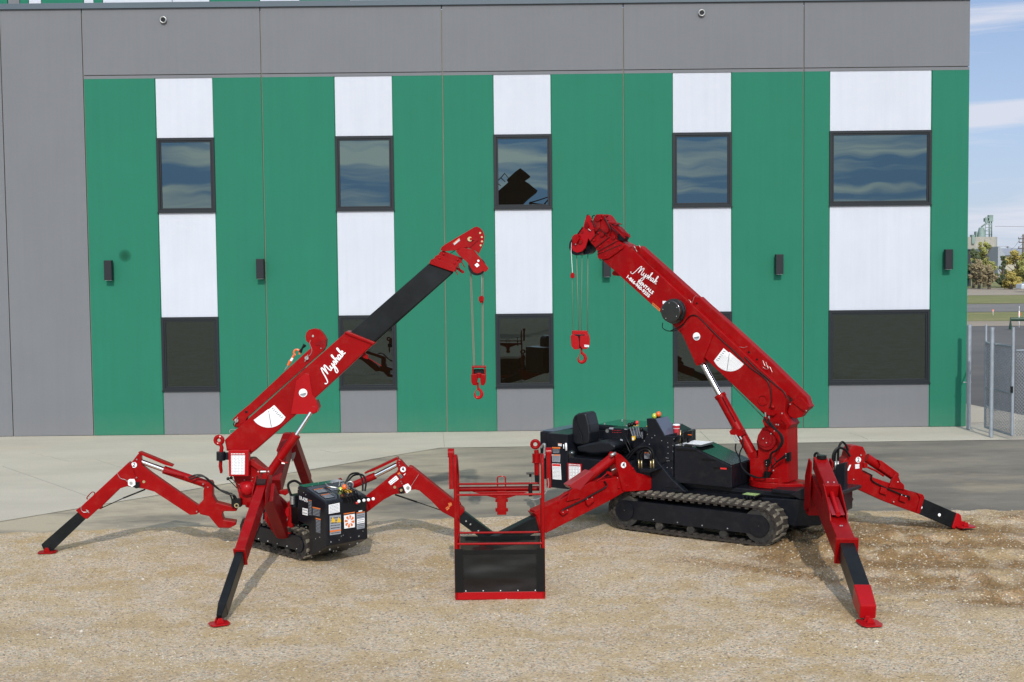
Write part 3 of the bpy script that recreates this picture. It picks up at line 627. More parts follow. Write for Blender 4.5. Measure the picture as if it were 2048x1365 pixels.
# ropes, overwind weight and hook block
rp = MB()
for (a, b) in (((820, 362), (844, 1002)), ((828, 362), (852, 1002)), ((901, 362), (903, 1002)), ((908, 362), (910, 1002))):
    rp.tube([PA.at(*cr(c6, [a])[0], .10), PA.at(*cr(c6, [b])[0], .10)], .0055, 6)
rp.tube([PA.at(718, 652, .14), PA.at(800, 580, .14), PA.at(900, 508, .14), PA.at(912, 500, .14)], .005, 6); rp.build('hoist_rope', 'rope', A)
m = MB(); p = PA.at(*cr(c6, [(897, 541)])[0], .07); m.box(p, .033, .03, .028, V((1, 0, 0)), V((0, 1, 0)), Z); m.cyl(p-Z*.05, p+Z*.04, .022, 12); m.m = 1; m.tube([PA.at(*cr(c6, [(900, 362)])[0], .07), p+Z*.02], .003, 6); m.build('overwind_weight', ['red', 'steel'], A, bevel=.004)
hb = MB()
def cb(mb, box, t, off, pl=PA, C=c6):
    x0, y0, x1, y1 = box; mb.slab(pl, cr(C, [(x0, y0), (x1, y0), (x1, y1), (x0, y1)]), t, off)
cb(hb, (830, 1000, 928, 1012), .18, .02); cb(hb, (832, 1012, 843, 1060), .18, .02); cb(hb, (915, 1012, 926, 1060), .18, .02)
hb.slab(PA, cr(c6, [(826, 1056), (868, 1050), (870, 1100), (864, 1132), (838, 1130), (827, 1108)]), .20, .01); hb.slab(PA, cr(c6, [(892, 1050), (928, 1056), (926, 1110), (914, 1132), (894, 1130), (888, 1100)]), .20, .01)
cb(hb, (866, 1046, 894, 1082), .14, .04); hb.m = 1; cb(hb, (846, 1020, 914, 1050), .05, .09)
hbo = hb.build('hook_block', ['red', 'dark'], A, bevel=.008)
hc = PA.at(*cr(c6, [(874, 1190)])[0], .10); S, r = hook_path(hc, .053, V((1, 0, 0))); hk = MB(); hk.tube(S, r, 12); hk.tube([hc+V((-.036, 0, .03)), hc+V((0, 0, .075))], .006, 6); hk.build('hook', 'bred', hbo)
# folding jib on top of the boom
jb = MB()
jb.slab(PA, cr(c5, [(235, 1048), (290, 990), (425, 880), (780, 548), (1055, 300), (1042, 250), (1010, 222), (1002, 175), (1012, 135), (1040, 106), (1090, 93), (1145, 104), (1180, 140), (1205, 175), (1222, 208), (1216, 280), (1190, 325), (1108, 398), (1090, 412), (1004, 488), (388, 1030), (368, 1075), (302, 1140), (258, 1122), (262, 1080)]), .13, .06)
jb.m = 1; disc(jb, PA, *cr(c5, [(1080, 172)])[0], .014, .052); bolts(jb, PA, cr(c5, [(1100, 428), (1015, 500), (378, 1068), (1165, 300)]), .010, .052)
jb.m = 2; disc(jb, PA, *cr(c5, [(380, 968)])[0], .018, .056, .006)
jo = jb.build('folding_jib', ['red', 'steel', 'blk'], A, bevel=.008)
m = MB(); m.slab(PA, cr(c5, [(1100, 240), (1215, 205), (1222, 215), (1216, 285), (1190, 320), (1150, 262), (1110, 272)]), .01, .05); m.build('jib_cover', 'red2', jo)
m = MB()
for x, y in ((1018, 400), (282, 1055)):
    p = PA.at(*cr(c5, [(x, y)])[0], .05); m.cyl(p-V((0, .03, 0)), p, .025, 14); a = PA.at(*cr(c5, [(x-22, y+38)])[0], .02); b = PA.at(*cr(c5, [(x+10, y-34)])[0], .02); m.tube([a, b], .006, 6)
m.build('locking_pin', 'steel', jo)
m = MB(); m.tube(smooth([PA.at(*q, .03) for q in cr(c5, [(1055, 215), (1048, 250), (1070, 320), (1050, 370), (1020, 385)])]), .003, 5); m.tube(smooth([PA.at(*q, .03) for q in cr(c5, [(290, 1155), (240, 1150), (208, 1160), (215, 1195), (240, 1190)])]), .004, 5)
m.m = 1; m.tube(smooth([PA.at(*q, .03) for q in cr(c5, [(262, 1065), (247, 1100), (270, 1128), (300, 1122)])]), .006, 5)
m.build('lanyard', ['steel', 'blk'], jo)
m = MB(); m.tube([PA.at(*q, .08) for q in cr(c5, [(998, 262), (968, 300), (945, 340)])], [.026, .012, .026], 8); m.build('shackle', 'blk', jo)
m = MB(); c = PA.at(*cr(c5, [(912, 345)])[0], .08); m.tube([c+V((math.cos(t*.6-.6), 0, math.sin(t*.6-.6)))*.040 for t in range(9)], .014, 8)
m.tube([PA.at(*q, .08) for q in cr(c5, [(880, 372), (858, 415), (840, 440), (818, 480)])], [.014, .017, .022, .016], 8); m.m = 1; m.tube([PA.at(*q, .06) for q in cr(c5, [(868, 402), (850, 432)])], .016, 8); m.m = 2; m.tube([PA.at(*q, .08) for q in cr(c5, [(818, 485), (800, 505), (785, 530)])], .007, 6)
m.build('search_hook', ['lens_o', 'white', 'steel'], jo)
m = MB(); m.tube([PA.at(*cr(c5, [(400, 1050)])[0], .1), PA.at(*cr(c5, [(1000, 505)])[0], .1)], .006, 6); m.build('jib_rope', 'rope', jo)
# lettering
w = MB(); a, b, u, v = screen_basis(PA, cr(c5, [(1215, 605)])[0], cr(c5, [(1432, 342)])[0]); script_word(w, a, u, v, (b-a).length/9.7, V((0, -1, 0)), .36); w.build('lettering', 'white', boom)
fan_chart(PA, cr(c5, [(458, 1053)])[0], cr(c5, [(612, 938)])[0], cr(c5, [(792, 1022)])[0], boom, -.004, .53)
mb = MB(); mb.slab(PA, cr(c5, [(612, 945), (672, 897), (680, 902), (792, 1022), (640, 1000)]), .002, -.0035); mb.m = 1
for k in range(7):
    for j in range(2):
        a = PA.at(*cr(c5, [(652+16*k, 935+15*k)])[0], -.005); mb.box(a+V((.014*j, 0, .005*j)), .009, .0004, .003, V((.8, 0, .6)), V((0, 1, 0)), V((-.6, 0, .8)))
mb.build('load_angle_scale', ['white', 'ink'], boom)
badge(PA, *cr(c5, [(977, 768)])[0], .054, -.021, boom)
bk = MB(); bolts(bk, PA, cr(c5, [(262, 1225), (1485, 150), (1668, 212)]), .010, -.003); bk.build('bolt_set', 'bred', boom)
m = MB(); m.slab(PA, cr(c5, [(1590, 385), (1622, 345), (1660, 380), (1655, 412), (1630, 408)]), .08, .08); m.tube([PA.at(*cr(c5, [(1655, 400)])[0], .1), PA.at(*cr(c5, [(1800, 485)])[0], .1)], .004, 5); m.build('rope_guide', 'red', boom)
# lift cylinder
lc = MB(); a, b = PC.at(*cr(c2, [(765, 760)])[0]), PC.at(*cr(c2, [(1095, 285)])[0]); lc.cyl(a, b, .056, 22); lc.cyl(b-(b-a).normalized()*.03, b+(b-a).normalized()*.004, .062, 22); lc.slab(PC, cr(c2, [(735, 660), (800, 700), (790, 790), (740, 800), (715, 740)]), .10, -.05)
lco = lc.build('lift_cylinder', 'red', A); m = MB(); m.cyl(b, PC.at(*cr(c2, [(1262, 30)])[0], .04), .026, 18); m.build('piston_rod', 'chrome', lco)
m = MB(); q = [PC.at(*k, -.06) for k in cr(c2, [(888, 552), (935, 590), (960, 605), (1000, 600)])]; m.tube(q, .012, 8); m.m = 1; m.tube([PC.at(*k, -.06) for k in cr(c2, [(930, 608), (965, 612)])], .012, 8); m.build('hydraulic_port', ['red', 'steel'], lco)
m = MB(); m.slab(PL(0, 16.36, 0), cr(c2, [(322, 462), (555, 462), (552, 757), (330, 757)]), .12); cbx = m.build('chart_box', 'bred', A, bevel=.006)
grid_chart(PL(0, 16.36, 0), cr(c2, [(335, 487), (530, 487), (525, 748), (338, 748)]), cbx, -.004)
m = MB(); m.slab(PL(0, 16.36, 0), cr(c2, [(300, 400), (340, 330), (420, 380), (585, 440), (600, 480), (560, 520), (300, 465)]), .16, .13); m.build('boom_foot_plate', 'red', boom, bevel=.006)
# spare lifting hook at the tail
m = MB(); c = PC.at(438, 881); m.tube([c+V((math.cos(t/12*2*math.pi), 0, math.sin(t/12*2*math.pi)))*.048 for t in range(12)], .026, 8, closed=True)
m.tube([PC.at(*k) for k in cr(c2, [(232, 385), (248, 430), (240, 480)])], [.024, .026, .026], 10); m.m = 1; m.cyl(PC.at(*cr(c2, [(238, 478)])[0]), PC.at(*cr(c2, [(238, 575)])[0]), .058, 20); m.slab(PC, cr(c2, [(285, 490), (330, 490), (330, 570), (285, 570)]), .06, .02)
m.m = 0; m.tube([PC.at(*k) for k in cr(c2, [(236, 580), (232, 640), (242, 700), (240, 722)])], [.022, .024, .020, .014], 10); m.build('stowed_hook', ['red', 'dark'], A)
lv = MB()
for x, y in ((318, 784), (355, 775)): lv.tube([PC.at(*cr(c2, [(x, y)])[0]), PC.at(*cr(c2, [(x+105, y+110)])[0])], .006, 6); lv.sph(PC.at(*cr(c2, [(x, y)])[0]), .022, sub=2)
lv.build('control_lever', 'blk', A)
# ---- outriggers
def footplate(F_, parent, w=.11, d=.09, ang=0., col='red'):
    m = MB(); ax, ay = V((math.cos(ang), math.sin(ang), 0)), V((-math.sin(ang), math.cos(ang), 0)); z0 = V((F_.x, F_.y, .012))
    pts = [z0+ax*(a*w)+ay*(b*d) for a, b in ((-1, -.55), (-.7, -1), (.7, -1), (1, -.55), (1, .55), (.7, 1), (-.7, 1), (-1, .55))]; m.prism(pts, Z*.014)
    for s_ in (-1, 1): m.prism([z0+ax*(a)+ay*(.035*s_)+Z*(.014+b) for a, b in ((-.04, 0), (.04, 0), (.02, .055), (-.02, .055))], ay*(.012*s_))
    return m.build('foot_plate', col, parent, bevel=.003)
def hoses(name, px, pl, off, parent, r=.010, dx=(0, 5)):
    m = MB()
    for k, e in enumerate(dx): m.tube(smooth([pl.at(x+e, y+(3 if k % 2 else 0), off-.02*k) for x, y in px]), r, 7)
    return m.build(name, 'blk', parent)
# left leg (2)
P2 = PL2((-3.5, 16.5), (-5.99, 16.2)); T = .15
m = MB()
m.slab(P2, cr(c1, [(1070, 440), (1105, 395), (1135, 358), (1155, 372), (1162, 455), (1245, 520), (1635, 792), (1645, 835), (1608, 858), (1556, 862), (1265, 672), (1190, 650), (1050, 628), (1025, 560)]), .10, .02)
O2 = m.build('outrigger', 'red', A, bevel=.006)
m = MB(); m.slab(P2, cr(c1, [(618, 824), (650, 806), (1052, 432), (1075, 445), (1100, 520), (1140, 640), (1040, 628), (985, 645), (826, 800), (828, 818), (806, 812), (715, 896), (690, 890)]), .14, 0); m.build('leg_beam', 'red', O2, bevel=.008)
m = MB(); m.slab(P2, cr(c1, [(338, 1108), (350, 1092), (640, 838), (706, 890), (430, 1155), (410, 1172), (368, 1170)]), .10, .02)
for x, y in ((612, 920), (514, 1013), (415, 1104)): m.m = 1; disc(m, P2, *cr(c1, [(x, y)])[0], .011, .016, .003, 10); m.m = 0
m.build('leg_extension', ['boomblk', 'blk'], O2, bevel=.006)
footplate(V((-5.97, 16.2, 0)), O2, .115, .09, .1)
m = MB(); m.slab(P2, cr(c1, [(1608, 800), (1665, 742), (1666, 660), (1682, 602), (1706, 588), (1732, 590), (1745, 612), (1745, 708), (1772, 760), (1925, 800), (1945, 818), (1935, 832), (1832, 832), (1820, 860), (1832, 902), (1935, 918), (1932, 945), (1880, 970), (1790, 968), (1710, 872), (1640, 858)]), .17, -.015); m.build('swing_bracket', 'red', O2, bevel=.01)
m = MB(); m.cyl(P2.at(*cr(c1, [(1340, 490)])[0], .07), P2.at(*cr(c1, [(1690, 608)])[0], .07), .052, 18); m.tube([P2.at(*cr(c1, [(x, y)])[0], .0) for x, y in ((1340, 505), (1510, 545), (1515, 580))], .012, 6); cy = m.build('hydraulic_cylinder', 'red', O2)
m = MB(); m.cyl(P2.at(*cr(c1, [(1160, 425)])[0], .07), P2.at(*cr(c1, [(1345, 492)])[0], .07), .033, 16); m.build('piston_rod', 'chrome', cy)
m = MB(); m.slab(P2, cr(c1, [(1130, 350), (1150, 345), (1420, 455), (1412, 468), (1345, 450), (1150, 368)]), .11, .01); m.build('rod_guard', 'red', cy, bevel=.003)
m = MB(); m.tube([P2.at(*cr(c1, [q])[0], .07) for q in ((1190, 652), (1010, 724))], .010, 8); m.tube([P2.at(*cr(c1, [q])[0], .07) for q in ((1010, 724), (830, 806))], .006, 8); m.build('gas_strut', 'blk', O2)
m = MB(); m.slab(P2, cr(c1, [(1046, 580), (1060, 568), (1100, 568), (1108, 590), (1108, 615), (1082, 632), (1050, 618)]), .012, -.02); m.m = 1; m.slab(P2, cr(c1, [(1085, 600), (1140, 590), (1145, 640), (1115, 645), (1085, 630)]), .02, -.012); m.m = 2; disc(m, P2, *cr(c1, [(1072, 600)])[0], .02, -.035, .02)
m.tube(smooth([P2.at(*cr(c1, [q])[0], -.01) for q in ((960, 520), (985, 560), (1030, 575), (1040, 590))]), .003, 5); m.tube(smooth([P2.at(*cr(c1, [q])[0], -.01) for q in ((662, 795), (668, 825), (690, 840), (725, 832), (705, 820), (730, 845))]), .004, 5)
m.m = 3; disc(m, P2, *cr(c1, [(1178, 590)])[0], .018, .014, .006); m.build('locking_pin', ['white', 'blk', 'steel', 'brass'], O2)
m = MB(); m.tube(smooth([P2.at(*cr(c1, [q])[0], .05) for q in ((718, 735), (714, 718), (752, 676), (775, 680), (770, 700))]), .007, 6); m.build('handle', 'red2', O2)
m = MB(); bolts(m, P2, cr(c1, [(1612, 834), (1120, 408), (1118, 556)]), .012, .012); bolts(m, P2, cr(c1, [(1703, 635), (1665, 610)]), .012, -.02); m.build('pivot_bolt', 'steel', O2)
number_disc(P2, *cr(c1, [(1098, 452)])[0], .036, .012, '2', O2, -.3)
hoses('hydraulic_hose', cr(c1, [(1545, 558), (1600, 535), (1660, 540), (1730, 600), (1790, 650), (1860, 682), (1900, 690), (1925, 740)]), P2, -.03, O2, .011)
hoses('hydraulic_hose', cr(c1, [(1800, 655), (1870, 680), (1895, 720), (1905, 770)]), P2, -.05, O2, .010, (0,))
m = MB(); disc(m, P2, *cr(c1, [(1937, 785)])[0], .03, -.09, .06); m.m = 1; disc(m, P2, *cr(c1, [(1937, 785)])[0], .016, -.10, .03); m.box(P2.at(*cr(c1, [(1940, 760)])[0], -.03), .06, .05, .05, V((1, 0, 0)), V((0, 1, 0)), Z); m.build('swivel_lock', ['brass', 'blk'], O2)
# right leg (4)
P4 = PL2((-2.75, 16.52), (-.15, 16.45))
m = MB(); m.slab(P4, cr(c7, [(560, 960), (770, 800), (1145, 500), (1190, 455), (1300, 390), (1330, 340), (1326, 300), (1303, 280), (1300, 205), (1330, 165), (1375, 175), (1495, 310), (1560, 560), (1540, 640), (1440, 750), (1300, 755), (1240, 770), (1160, 815), (1090, 850), (780, 1085), (620, 1200), (480, 1200)]), .10, .02); O4 = m.build('outrigger', 'red', A, bevel=.006)
m = MB(); m.slab(P4, cr(c3b, [(300, 260), (318, 216), (345, 225), (768, 566), (774, 588), (712, 656), (590, 592), (578, 582), (500, 500), (405, 418), (370, 408), (335, 412), (300, 400), (262, 330)]), .14, 0); m.build('leg_beam', 'red', O4, bevel=.008)
m = MB(); m.slab(P4, cr(c3b, [(704, 655), (768, 588), (1072, 812), (1070, 850), (1040, 872), (1000, 878)]), .10, .02); m.m = 1
for x, y in ((787, 668), (822, 694), (888, 748)): disc(m, P4, *cr(c3b, [(x, y)])[0], .011, .014, .004, 10)
m.build('leg_extension', ['boomblk', 'steel'], O4, bevel=.006)
footplate(G(997, 1093), O4, .11, .09, 0)
m = MB(); m.cyl(P4.at(*cr(c7, [(560, 605)])[0], .07), P4.at(*cr(c7, [(945, 442)])[0], .07), .046, 18); m.slab(P4, cr(c7, [(295, 510), (340, 495), (375, 575), (330, 570)]), .10, .02); cy = m.build('hydraulic_cylinder', 'red', O4)
m = MB(); m.cyl(P4.at(*cr(c7, [(930, 450)])[0], .07), P4.at(*cr(c7, [(1310, 255)])[0], .07), .032, 16); m.build('piston_rod', 'chrome', cy)
m = MB(); m.slab(P4, cr(c7, [(755, 392), (1310, 132), (1338, 140), (1335, 165), (910, 365), (840, 385), (770, 415)]), .11, .01); m.build('rod_guard', 'red', cy, bevel=.003)
m = MB(); m.tube([P4.at(*cr(c7, [q])[0], .07) for q in ((1280, 765), (1655, 892))], .011, 8); m.tube([P4.at(*cr(c7, [q])[0], .07) for q in ((1655, 892), (2060, 1030))], .006, 8); m.build('gas_strut', 'blk', O4)
m = MB(); m.slab(P4, cr(c7, [(1418, 612), (1500, 575), (1555, 640), (1550, 690), (1480, 745), (1450, 700)]), .012, -.02); m.m = 1; m.slab(P4, cr(c7, [(1340, 655), (1410, 630), (1440, 740), (1385, 755), (1350, 735)]), .02, -.012); m.m = 2; disc(m, P4, *cr(c7, [(1500, 650)])[0], .022, -.035, .02)
m.tube(smooth([P4.at(*cr(c7, [q])[0], -.01) for q in ((1685, 420), (1620, 520), (1555, 620))]), .003, 5); m.m = 3; disc(m, P4, *cr(c7, [(1275, 640)])[0], .018, .014, .006); disc(m, P4, *cr(c7, [(1385, 690)])[0], .018, -.02, .006); m.build('locking_pin', ['white', 'blk', 'steel', 'brass'], O4)
m = MB(); bolts(m, P4, cr(c7, [(1355, 265), (1350, 222), (1380, 540), (1398, 575)]), .008, .012); m.build('pivot_bolt', 'steel', O4)
number_disc(P4, *cr(c7, [(1417, 335)])[0], .036, .012, '4', O4, .3)
sticker('maker_label', P4, cr(c7, [(1165, 550), (1298, 440), (1345, 500), (1208, 605)]), O4, .016, 'white', 2, 'gink', None, .1)
sticker('warning_label', P4, cr(c7, [(1318, 405), (1355, 378), (1420, 465), (1385, 500)]), O4, .016, 'ink', 3, 'gink', 'orange', .3)
sticker('small_label', P4, cr(c7, [(1425, 425), (1465, 395), (1500, 435), (1460, 472)]), O4, .014, 'white', 2, 'gink')
sticker('warning_label', P4, cr(c3b, [(640, 520), (665, 515), (672, 535), (648, 552)]), O4, -.004, 'orange', 2, 'ink')
sticker('warning_label', P4, cr(c3b, [(618, 560), (640, 545), (652, 560), (630, 580)]), O4, -.004, 'orange', 1, 'ink')
m = MB(); m.tube(smooth([P4.at(*cr(c3b, [q])[0], .05) for q in ((708, 500), (715, 492), (742, 520), (738, 540))]), .007, 6); m.build('handle', 'red2', O4)
# front leg (1), coming towards the camera
R1 = D(560, 1062, 15.9); K1 = D(527, 972, 15.0); F1 = V((-3.0, 12.80, .05))
m = MB(); m.beam(D(536, 985, 15.0), D(566, 1062, 15.85), .14, .24, Z, .14, .20); O1 = m.build('outrigger', 'red2', A, bevel=.008)
kx = K1+V((0, 0, -.02)); e0 = kx+(F1-kx)*.56; e1 = kx+(F1-kx)*.93
m = MB(); m.beam(kx-(F1-kx).normalized()*.05, e0, .112, .19); m.beam(e0-(F1-kx).normalized()*.015, e0+(F1-kx).normalized()*.012, .135, .21)
dn = (F1-kx).normalized()
for s_ in (-1, 1): m.prism([kx+V((s_*.07, 0, 0))+q for q in (V((0, -.30, -.16)), V((0, .10, -.05)), V((0, .12, .13)), V((0, -.02, .15)), V((0, -.28, .0)))], V((s_*.012, 0, 0)))
m.build('leg_beam', 'red', O1, bevel=.006)
m = MB(); m.beam(e0, e1, .090, .155); m.beam(e1, F1+Z*.03, .090, .155, Z, .055, .06); m.m = 1
m.build('leg_extension', ['boomblk', 'blk'], O1, bevel=.008); footplate(F1, O1, .10, .09, .5, 'bred')
PB1 = PL(0, 15.80, 0)
m = MB(); m.slab(PB1, cr(cz, [(355, 860), (470, 815), (485, 850), (490, 1150), (440, 1215), (405, 1235), (360, 1240), (350, 1000)]), .16, 0); m.slab(PB1, cr(cz, [(300, 1225), (165, 1025), (165, 940), (245, 880), (355, 985), (360, 1240), (330, 1240)]), .12, .03); m.build('swing_bracket', 'red', O1, bevel=.008)
m = MB(); m.slab(PB1, cr(cz, [(365, 890), (445, 885), (440, 990), (360, 985)]), .01, -.03); m.slab(PB1, cr(cz, [(360, 1000), (440, 1000), (400, 1100)]), .02, -.03); m.build('bracket_cover', 'bred', O1, bevel=.004)
m = MB(); bolts(m, PB1, cr(cz, [(372, 1016), (424, 1020), (362, 1070)]), .010, -.035); m.build('pivot_bolt', 'steel', O1)
m = MB(); m.cyl(D(566, 1008, 15.75), D(548, 992, 15.3), .052, 18); cy = m.build('hydraulic_cylinder', 'red2', O1); m = MB(); m.cyl(D(548, 992, 15.3), D(532, 978, 15.0), .032, 16); m.build('piston_rod', 'chrome', cy)
m = MB(); m.slab(PB1, cr(cz, [(170, 605), (200, 605), (290, 650), (290, 670), (240, 665)]), .05, -.4); m.build('rod_guard', 'red2', cy)
m = MB(); m.slab(PB1, cr(cz, [(330, 695), (430, 680), (440, 720), (400, 750), (350, 730)]), .10, .1); m.build('valve_cover', 'red', O1, bevel=.006)
PK = PL(0, 14.72, math.radians(70))
nb = MB(); c = D(*cr(cz, [(158, 745)])[0], 14.85); nb.cyl(c, c+V((.008, -.006, 0)), .034); nb.m = 1; nb.text('1', c+V((.0095, -.0075, 0)), V((.6, .8, 0)), Z, .055, .0, .02, 'CENTER'); nb.build('number_disc', ['white', 'ink'], O1)
m = MB(); kq = kx-dn*.02+Z*.12
for s_ in (-1, 1): m.box(kq+V((s_*.045, 0, .03)), .008, .04, .06, V((1, 0, 0)), V((0, 1, 0)), Z)
m.m = 1; m.cyl(kq+V((-.065, 0, .055)), kq+V((.065, 0, .055)), .016, 12); m.m = 2; m.box(kq+dn*.12+Z*.0, .05, .05, .012, V((1, 0, 0)), dn, dn.cross(V((1, 0, 0)))); m.build('knee_clevis', ['red', 'steel', 'gap_shade0'], O1)
m = MB(); m.tube([D(*cr(cz, [q])[0], 14.7) for q in ((140, 945), (135, 1000), (137, 1060))], .012, 6); m.build('chain_link', 'steel', O1)
m = MB(); m.tube([D(*cr(cz, [(125, 1070)])[0], 14.8), D(*cr(cz, [(45, 1240)])[0], 14.4)], .010, 6); m.build('gas_strut', 'blk', O1)
mm = MB(); q0 = D(*cr(cz, [(205, 850)])[0], 15.15); mm.box(q0, .045, .003, .055, V((.9, .2, .1)), V((-.2, .9, 0)), Z); mm.m = 1; mm.box(q0+V((0, -.005, 0)), .030, .003, .04, V((.9, .2, .1)), V((-.2, .9, 0)), Z); mm.build('small_label', ['gink', 'white'], O1)
# rear leg (3)
K3 = D(585, 880, 18.3); R3 = D(552, 975, 17.35); F3 = D(632, 1000, 19.6)
m = MB(); m.beam(R3, D(573, 895, 18.1), .14, .26, V((0, 1, 0)), .14, .30); O3 = m.build('outrigger', 'red2', A, bevel=.008)
e = K3+(D(622, 985, 19.3)-K3)*.78
m = MB(); m.beam(K3, e, .13, .20, V((0, 1, 0))); m.slab(PL(0, 18.25, 0), cr(cz, [(298, 235), (375, 42), (450, 38), (520, 200), (480, 330), (350, 330)]), .14); m.build('leg_beam', 'red2', O3, bevel=.006)
m = MB(); m.beam(e, V((F3.x, F3.y, .05)), .10, .16, V((0, 1, 0))); m.build('leg_extension', 'boomblk', O3, bevel=.006); footplate(V((F3.x, F3.y, 0)), O3)
m = MB(); m.slab(PL(0, 18.2, 0), cr(cz, [(470, 270), (520, 255), (505, 320), (475, 370)]), .02); m.build('locking_pin', 'steel', O3)
# ---- control box
def LB(x, y, z): return BX+hd*x+nd*y+Z*z
m = MB(); prof = [(0, .27), (0, .795), (-.02, .81), (-.44, .925), (-.58, .935), (-.60, .88), (-.60, .50), (-.37, .47), (-.36, .12), (-.31, .11)]
m.prism([LB(x, 0, z) for x, z in prof], nd*.62); CB = m.build('control_box', 'dark', A, bevel=.014)
PF = PL(BX.x, BX.y, hA+math.pi/2); PS = PL(BX.x, BX.y, hA)
m = MB(); m.prism([LB(x, y, z) for x, y, z in ((-.05, .02, .815), (-.44, .02, .927), (-.44, .60, .927), (-.05, .60, .815))], Z*.004); m.prism([LB(x, y, z) for x, y, z in ((-.45, .01, .930), (-.585, .01, .940), (-.585, .61, .940), (-.45, .61, .930))], Z*.004); m.build('lid', 'gloss', CB)
m = MB(); m.prism([LB(x, y, .76) for x, y in ((.003, .26), (-.16, .26), (-.16, .52), (.003, .52))], Z*.068); m.build('lever_recess', 'blk', CB)
for k in range(5):
    y = .29+.046*k; m = MB(); m.tube([LB(-.15, y, .87-.0), LB(-.13, y, .90), LB(-.04, y, .885), LB(.05, y+.004, .79), LB(.055, y+.004, .74)], .006, 6); m.build('control_lever', 'blk', CB)
for x, y, mt, r in ((681, 981, 'lens_g', .034), (689, 975, 'lens_o', .032)):
    m = MB(); p = D(x, y, 15.62); m.sph(p, r, sz=1.25, sub=3); m.m = 1; m.cyl(p-Z*.07, p-Z*.02, r*.7, 12); m.build('beacon', [mt, 'blk'], CB)
m = MB(); p = D(700, 970, 15.85); m.tube([p+V((math.cos(t/12*6.283)*.04, 0, math.sin(t/12*6.283)*.04)) for t in range(12)], .008, 6, closed=True); m.m = 1; m.cyl(p+V((0, .004, 0)), p+V((0, .04, 0)), .038); m.build('gauge', ['steel', 'ink'], CB)
m = MB(); p = D(701, 982, 15.66); m.sph(p, .022, sub=2); m.build('stop_button', 'knobred', CB); m = MB(); m.sph(D(714, 1006, 15.45), .020); m.build('stop_button', 'knobred', CB)
m = MB(); m.prism([LB(-.07, .36, .862), LB(-.07, .44, .862), LB(-.13, .44, .88), LB(-.13, .36, .88)], Z*.01); m.build('switch_plate', 'yellow', CB)
for i, (x, y) in enumerate(((718, 1003), (728, 1001), (737, 1000), (746.5, 998))):
    m = MB(); p = D(x, y, 15.38-.0*i); m.tube([p, p-V((.14, -.20, .01))], .009, 6); m.m = 1; m.sph(p+V((.0, -.006, 0)), .020, sy=.5); m.build('lever_knob', ['blk', 'white'], CB)
m = MB()
for x, y in cr(c3, [(205, 452), (268, 487), (293, 513), (208, 858), (298, 880), (275, 902), (297, 948), (320, 1183), (360, 1222), (452, 1160), (405, 1012), (452, 995)]): m.sph(PS.at(x, y, -.004), .007, sub=1)
for x, y in cr(c3, [(578, 1048), (567, 1133), (895, 983), (880, 1064)]): m.sph(PF.at(x, y, .004) if PF.n.x < 0 else PF.at(x, y, -.004), .013, sub=1)
for x, y in cr(c3, [(697, 982), (718, 972), (672, 1026), (803, 998), (792, 1080), (660, 1110), (943, 925), (610, 1152), (640, 1152)]): m.sph(PF.at(x, y, 0), .007, sub=1)
for x, y in ((-.08, .05), (-.3, .05), (-.42, .1), (-.5, .25), (-.42, .4), (-.3, .58), (-.52, .5), (-.2, .56)): m.sph(LB(x, y, .80-.28*x+.022 if x > -.44 else .95), .007, sub=1)
m.build('bolt_set', 'steel', CB)
fo_ = 0.004 if PF.n.dot(hd) > 0 else -.004
OUT = hd
def st(name, px, **k):   # sticker on the box front
    P = [PF.at(x, y, 0)+OUT*.003 for x, y in px]; return P
class Sh:                 # plane whose n points into the box, for stickers on the rear face
    def __init__(s): s.p = BX; s.d = nd; s.n = -hd
    def at(s, x, y, off=0.): r = ray(x, y); return CAM+r*((s.p+s.n*off-CAM).dot(s.n)/r.dot(s.n))
SH = Sh()
sticker('manual_label', SH, cr(c3, [(556, 628), (678, 603), (680, 708), (556, 730)]), CB, -.004, 'white', 6, 'gink', None)
sticker('warning_label', SH, cr(c3, [(566, 752), (692, 740), (692, 955), (568, 972)]), CB, -.004, 'gink', 7, 'ink', None)
m = MB()
for x in (600, 665):
    P = [SH.at(*q, -.009) for q in cr(c3, [(x, 765), (x+28, 800), (x+28, 825), (x-18, 828), (x-12, 800)])]; m.prism(P, -hd*.002)
m.build('warning_symbol', 'yellow', CB)
m = MB(); P = [SH.at(*q, -.009) for q in cr(c3, [(568, 920), (694, 905), (694, 920), (568, 940)])]; m.prism(P, -hd*.002); P = [SH.at(*q, -.005) for q in cr(c3, [(725, 725), (852, 705), (852, 715), (725, 737)])]; m.prism(P, -hd*.002); P = [SH.at(*q, -.005) for q in cr(c3, [(870, 715), (966, 702), (966, 710), (870, 725)])]; m.prism(P, -hd*.002); m.build('label_stripe', 'orange', CB)
m = MB(); a, b, c, d = [SH.at(*q, -.004) for q in cr(c3, [(728, 748), (850, 728), (852, 880), (732, 898)])]; m.prism([a, b, c, d], -hd*.002); m.m = 1
def bil(u, v): return (a*(1-u)+b*u)*(1-v)+(d*(1-u)+c*u)*v+hd*.002
for k in range(8):
    t = k*math.pi/4+.2; m._f([m.bm.verts.new(bil(.5+r*math.cos(t+dt), .5+r*math.sin(t+dt))) for r, dt in ((.17, -.2), (.44, -.26), (.47, .05), (.40, .26), (.17, .2))])
m.build('leg_diagram_label', ['white', 'orange'], CB)
sticker('warning_label', SH, cr(c3, [(872, 730), (966, 715), (962, 890), (875, 905)]), CB, -.003, 'gink', 8, 'ink', None)
sticker('small_label', SH, cr(c3, [(876, 790), (962, 775), (962, 828), (876, 842)]), CB, -.007, 'white', 2, 'gink', None)
sticker('small_label', SH, cr(c3, [(895, 695), (935, 688), (935, 700), (895, 708)]), CB, -.004, 'white', 0)
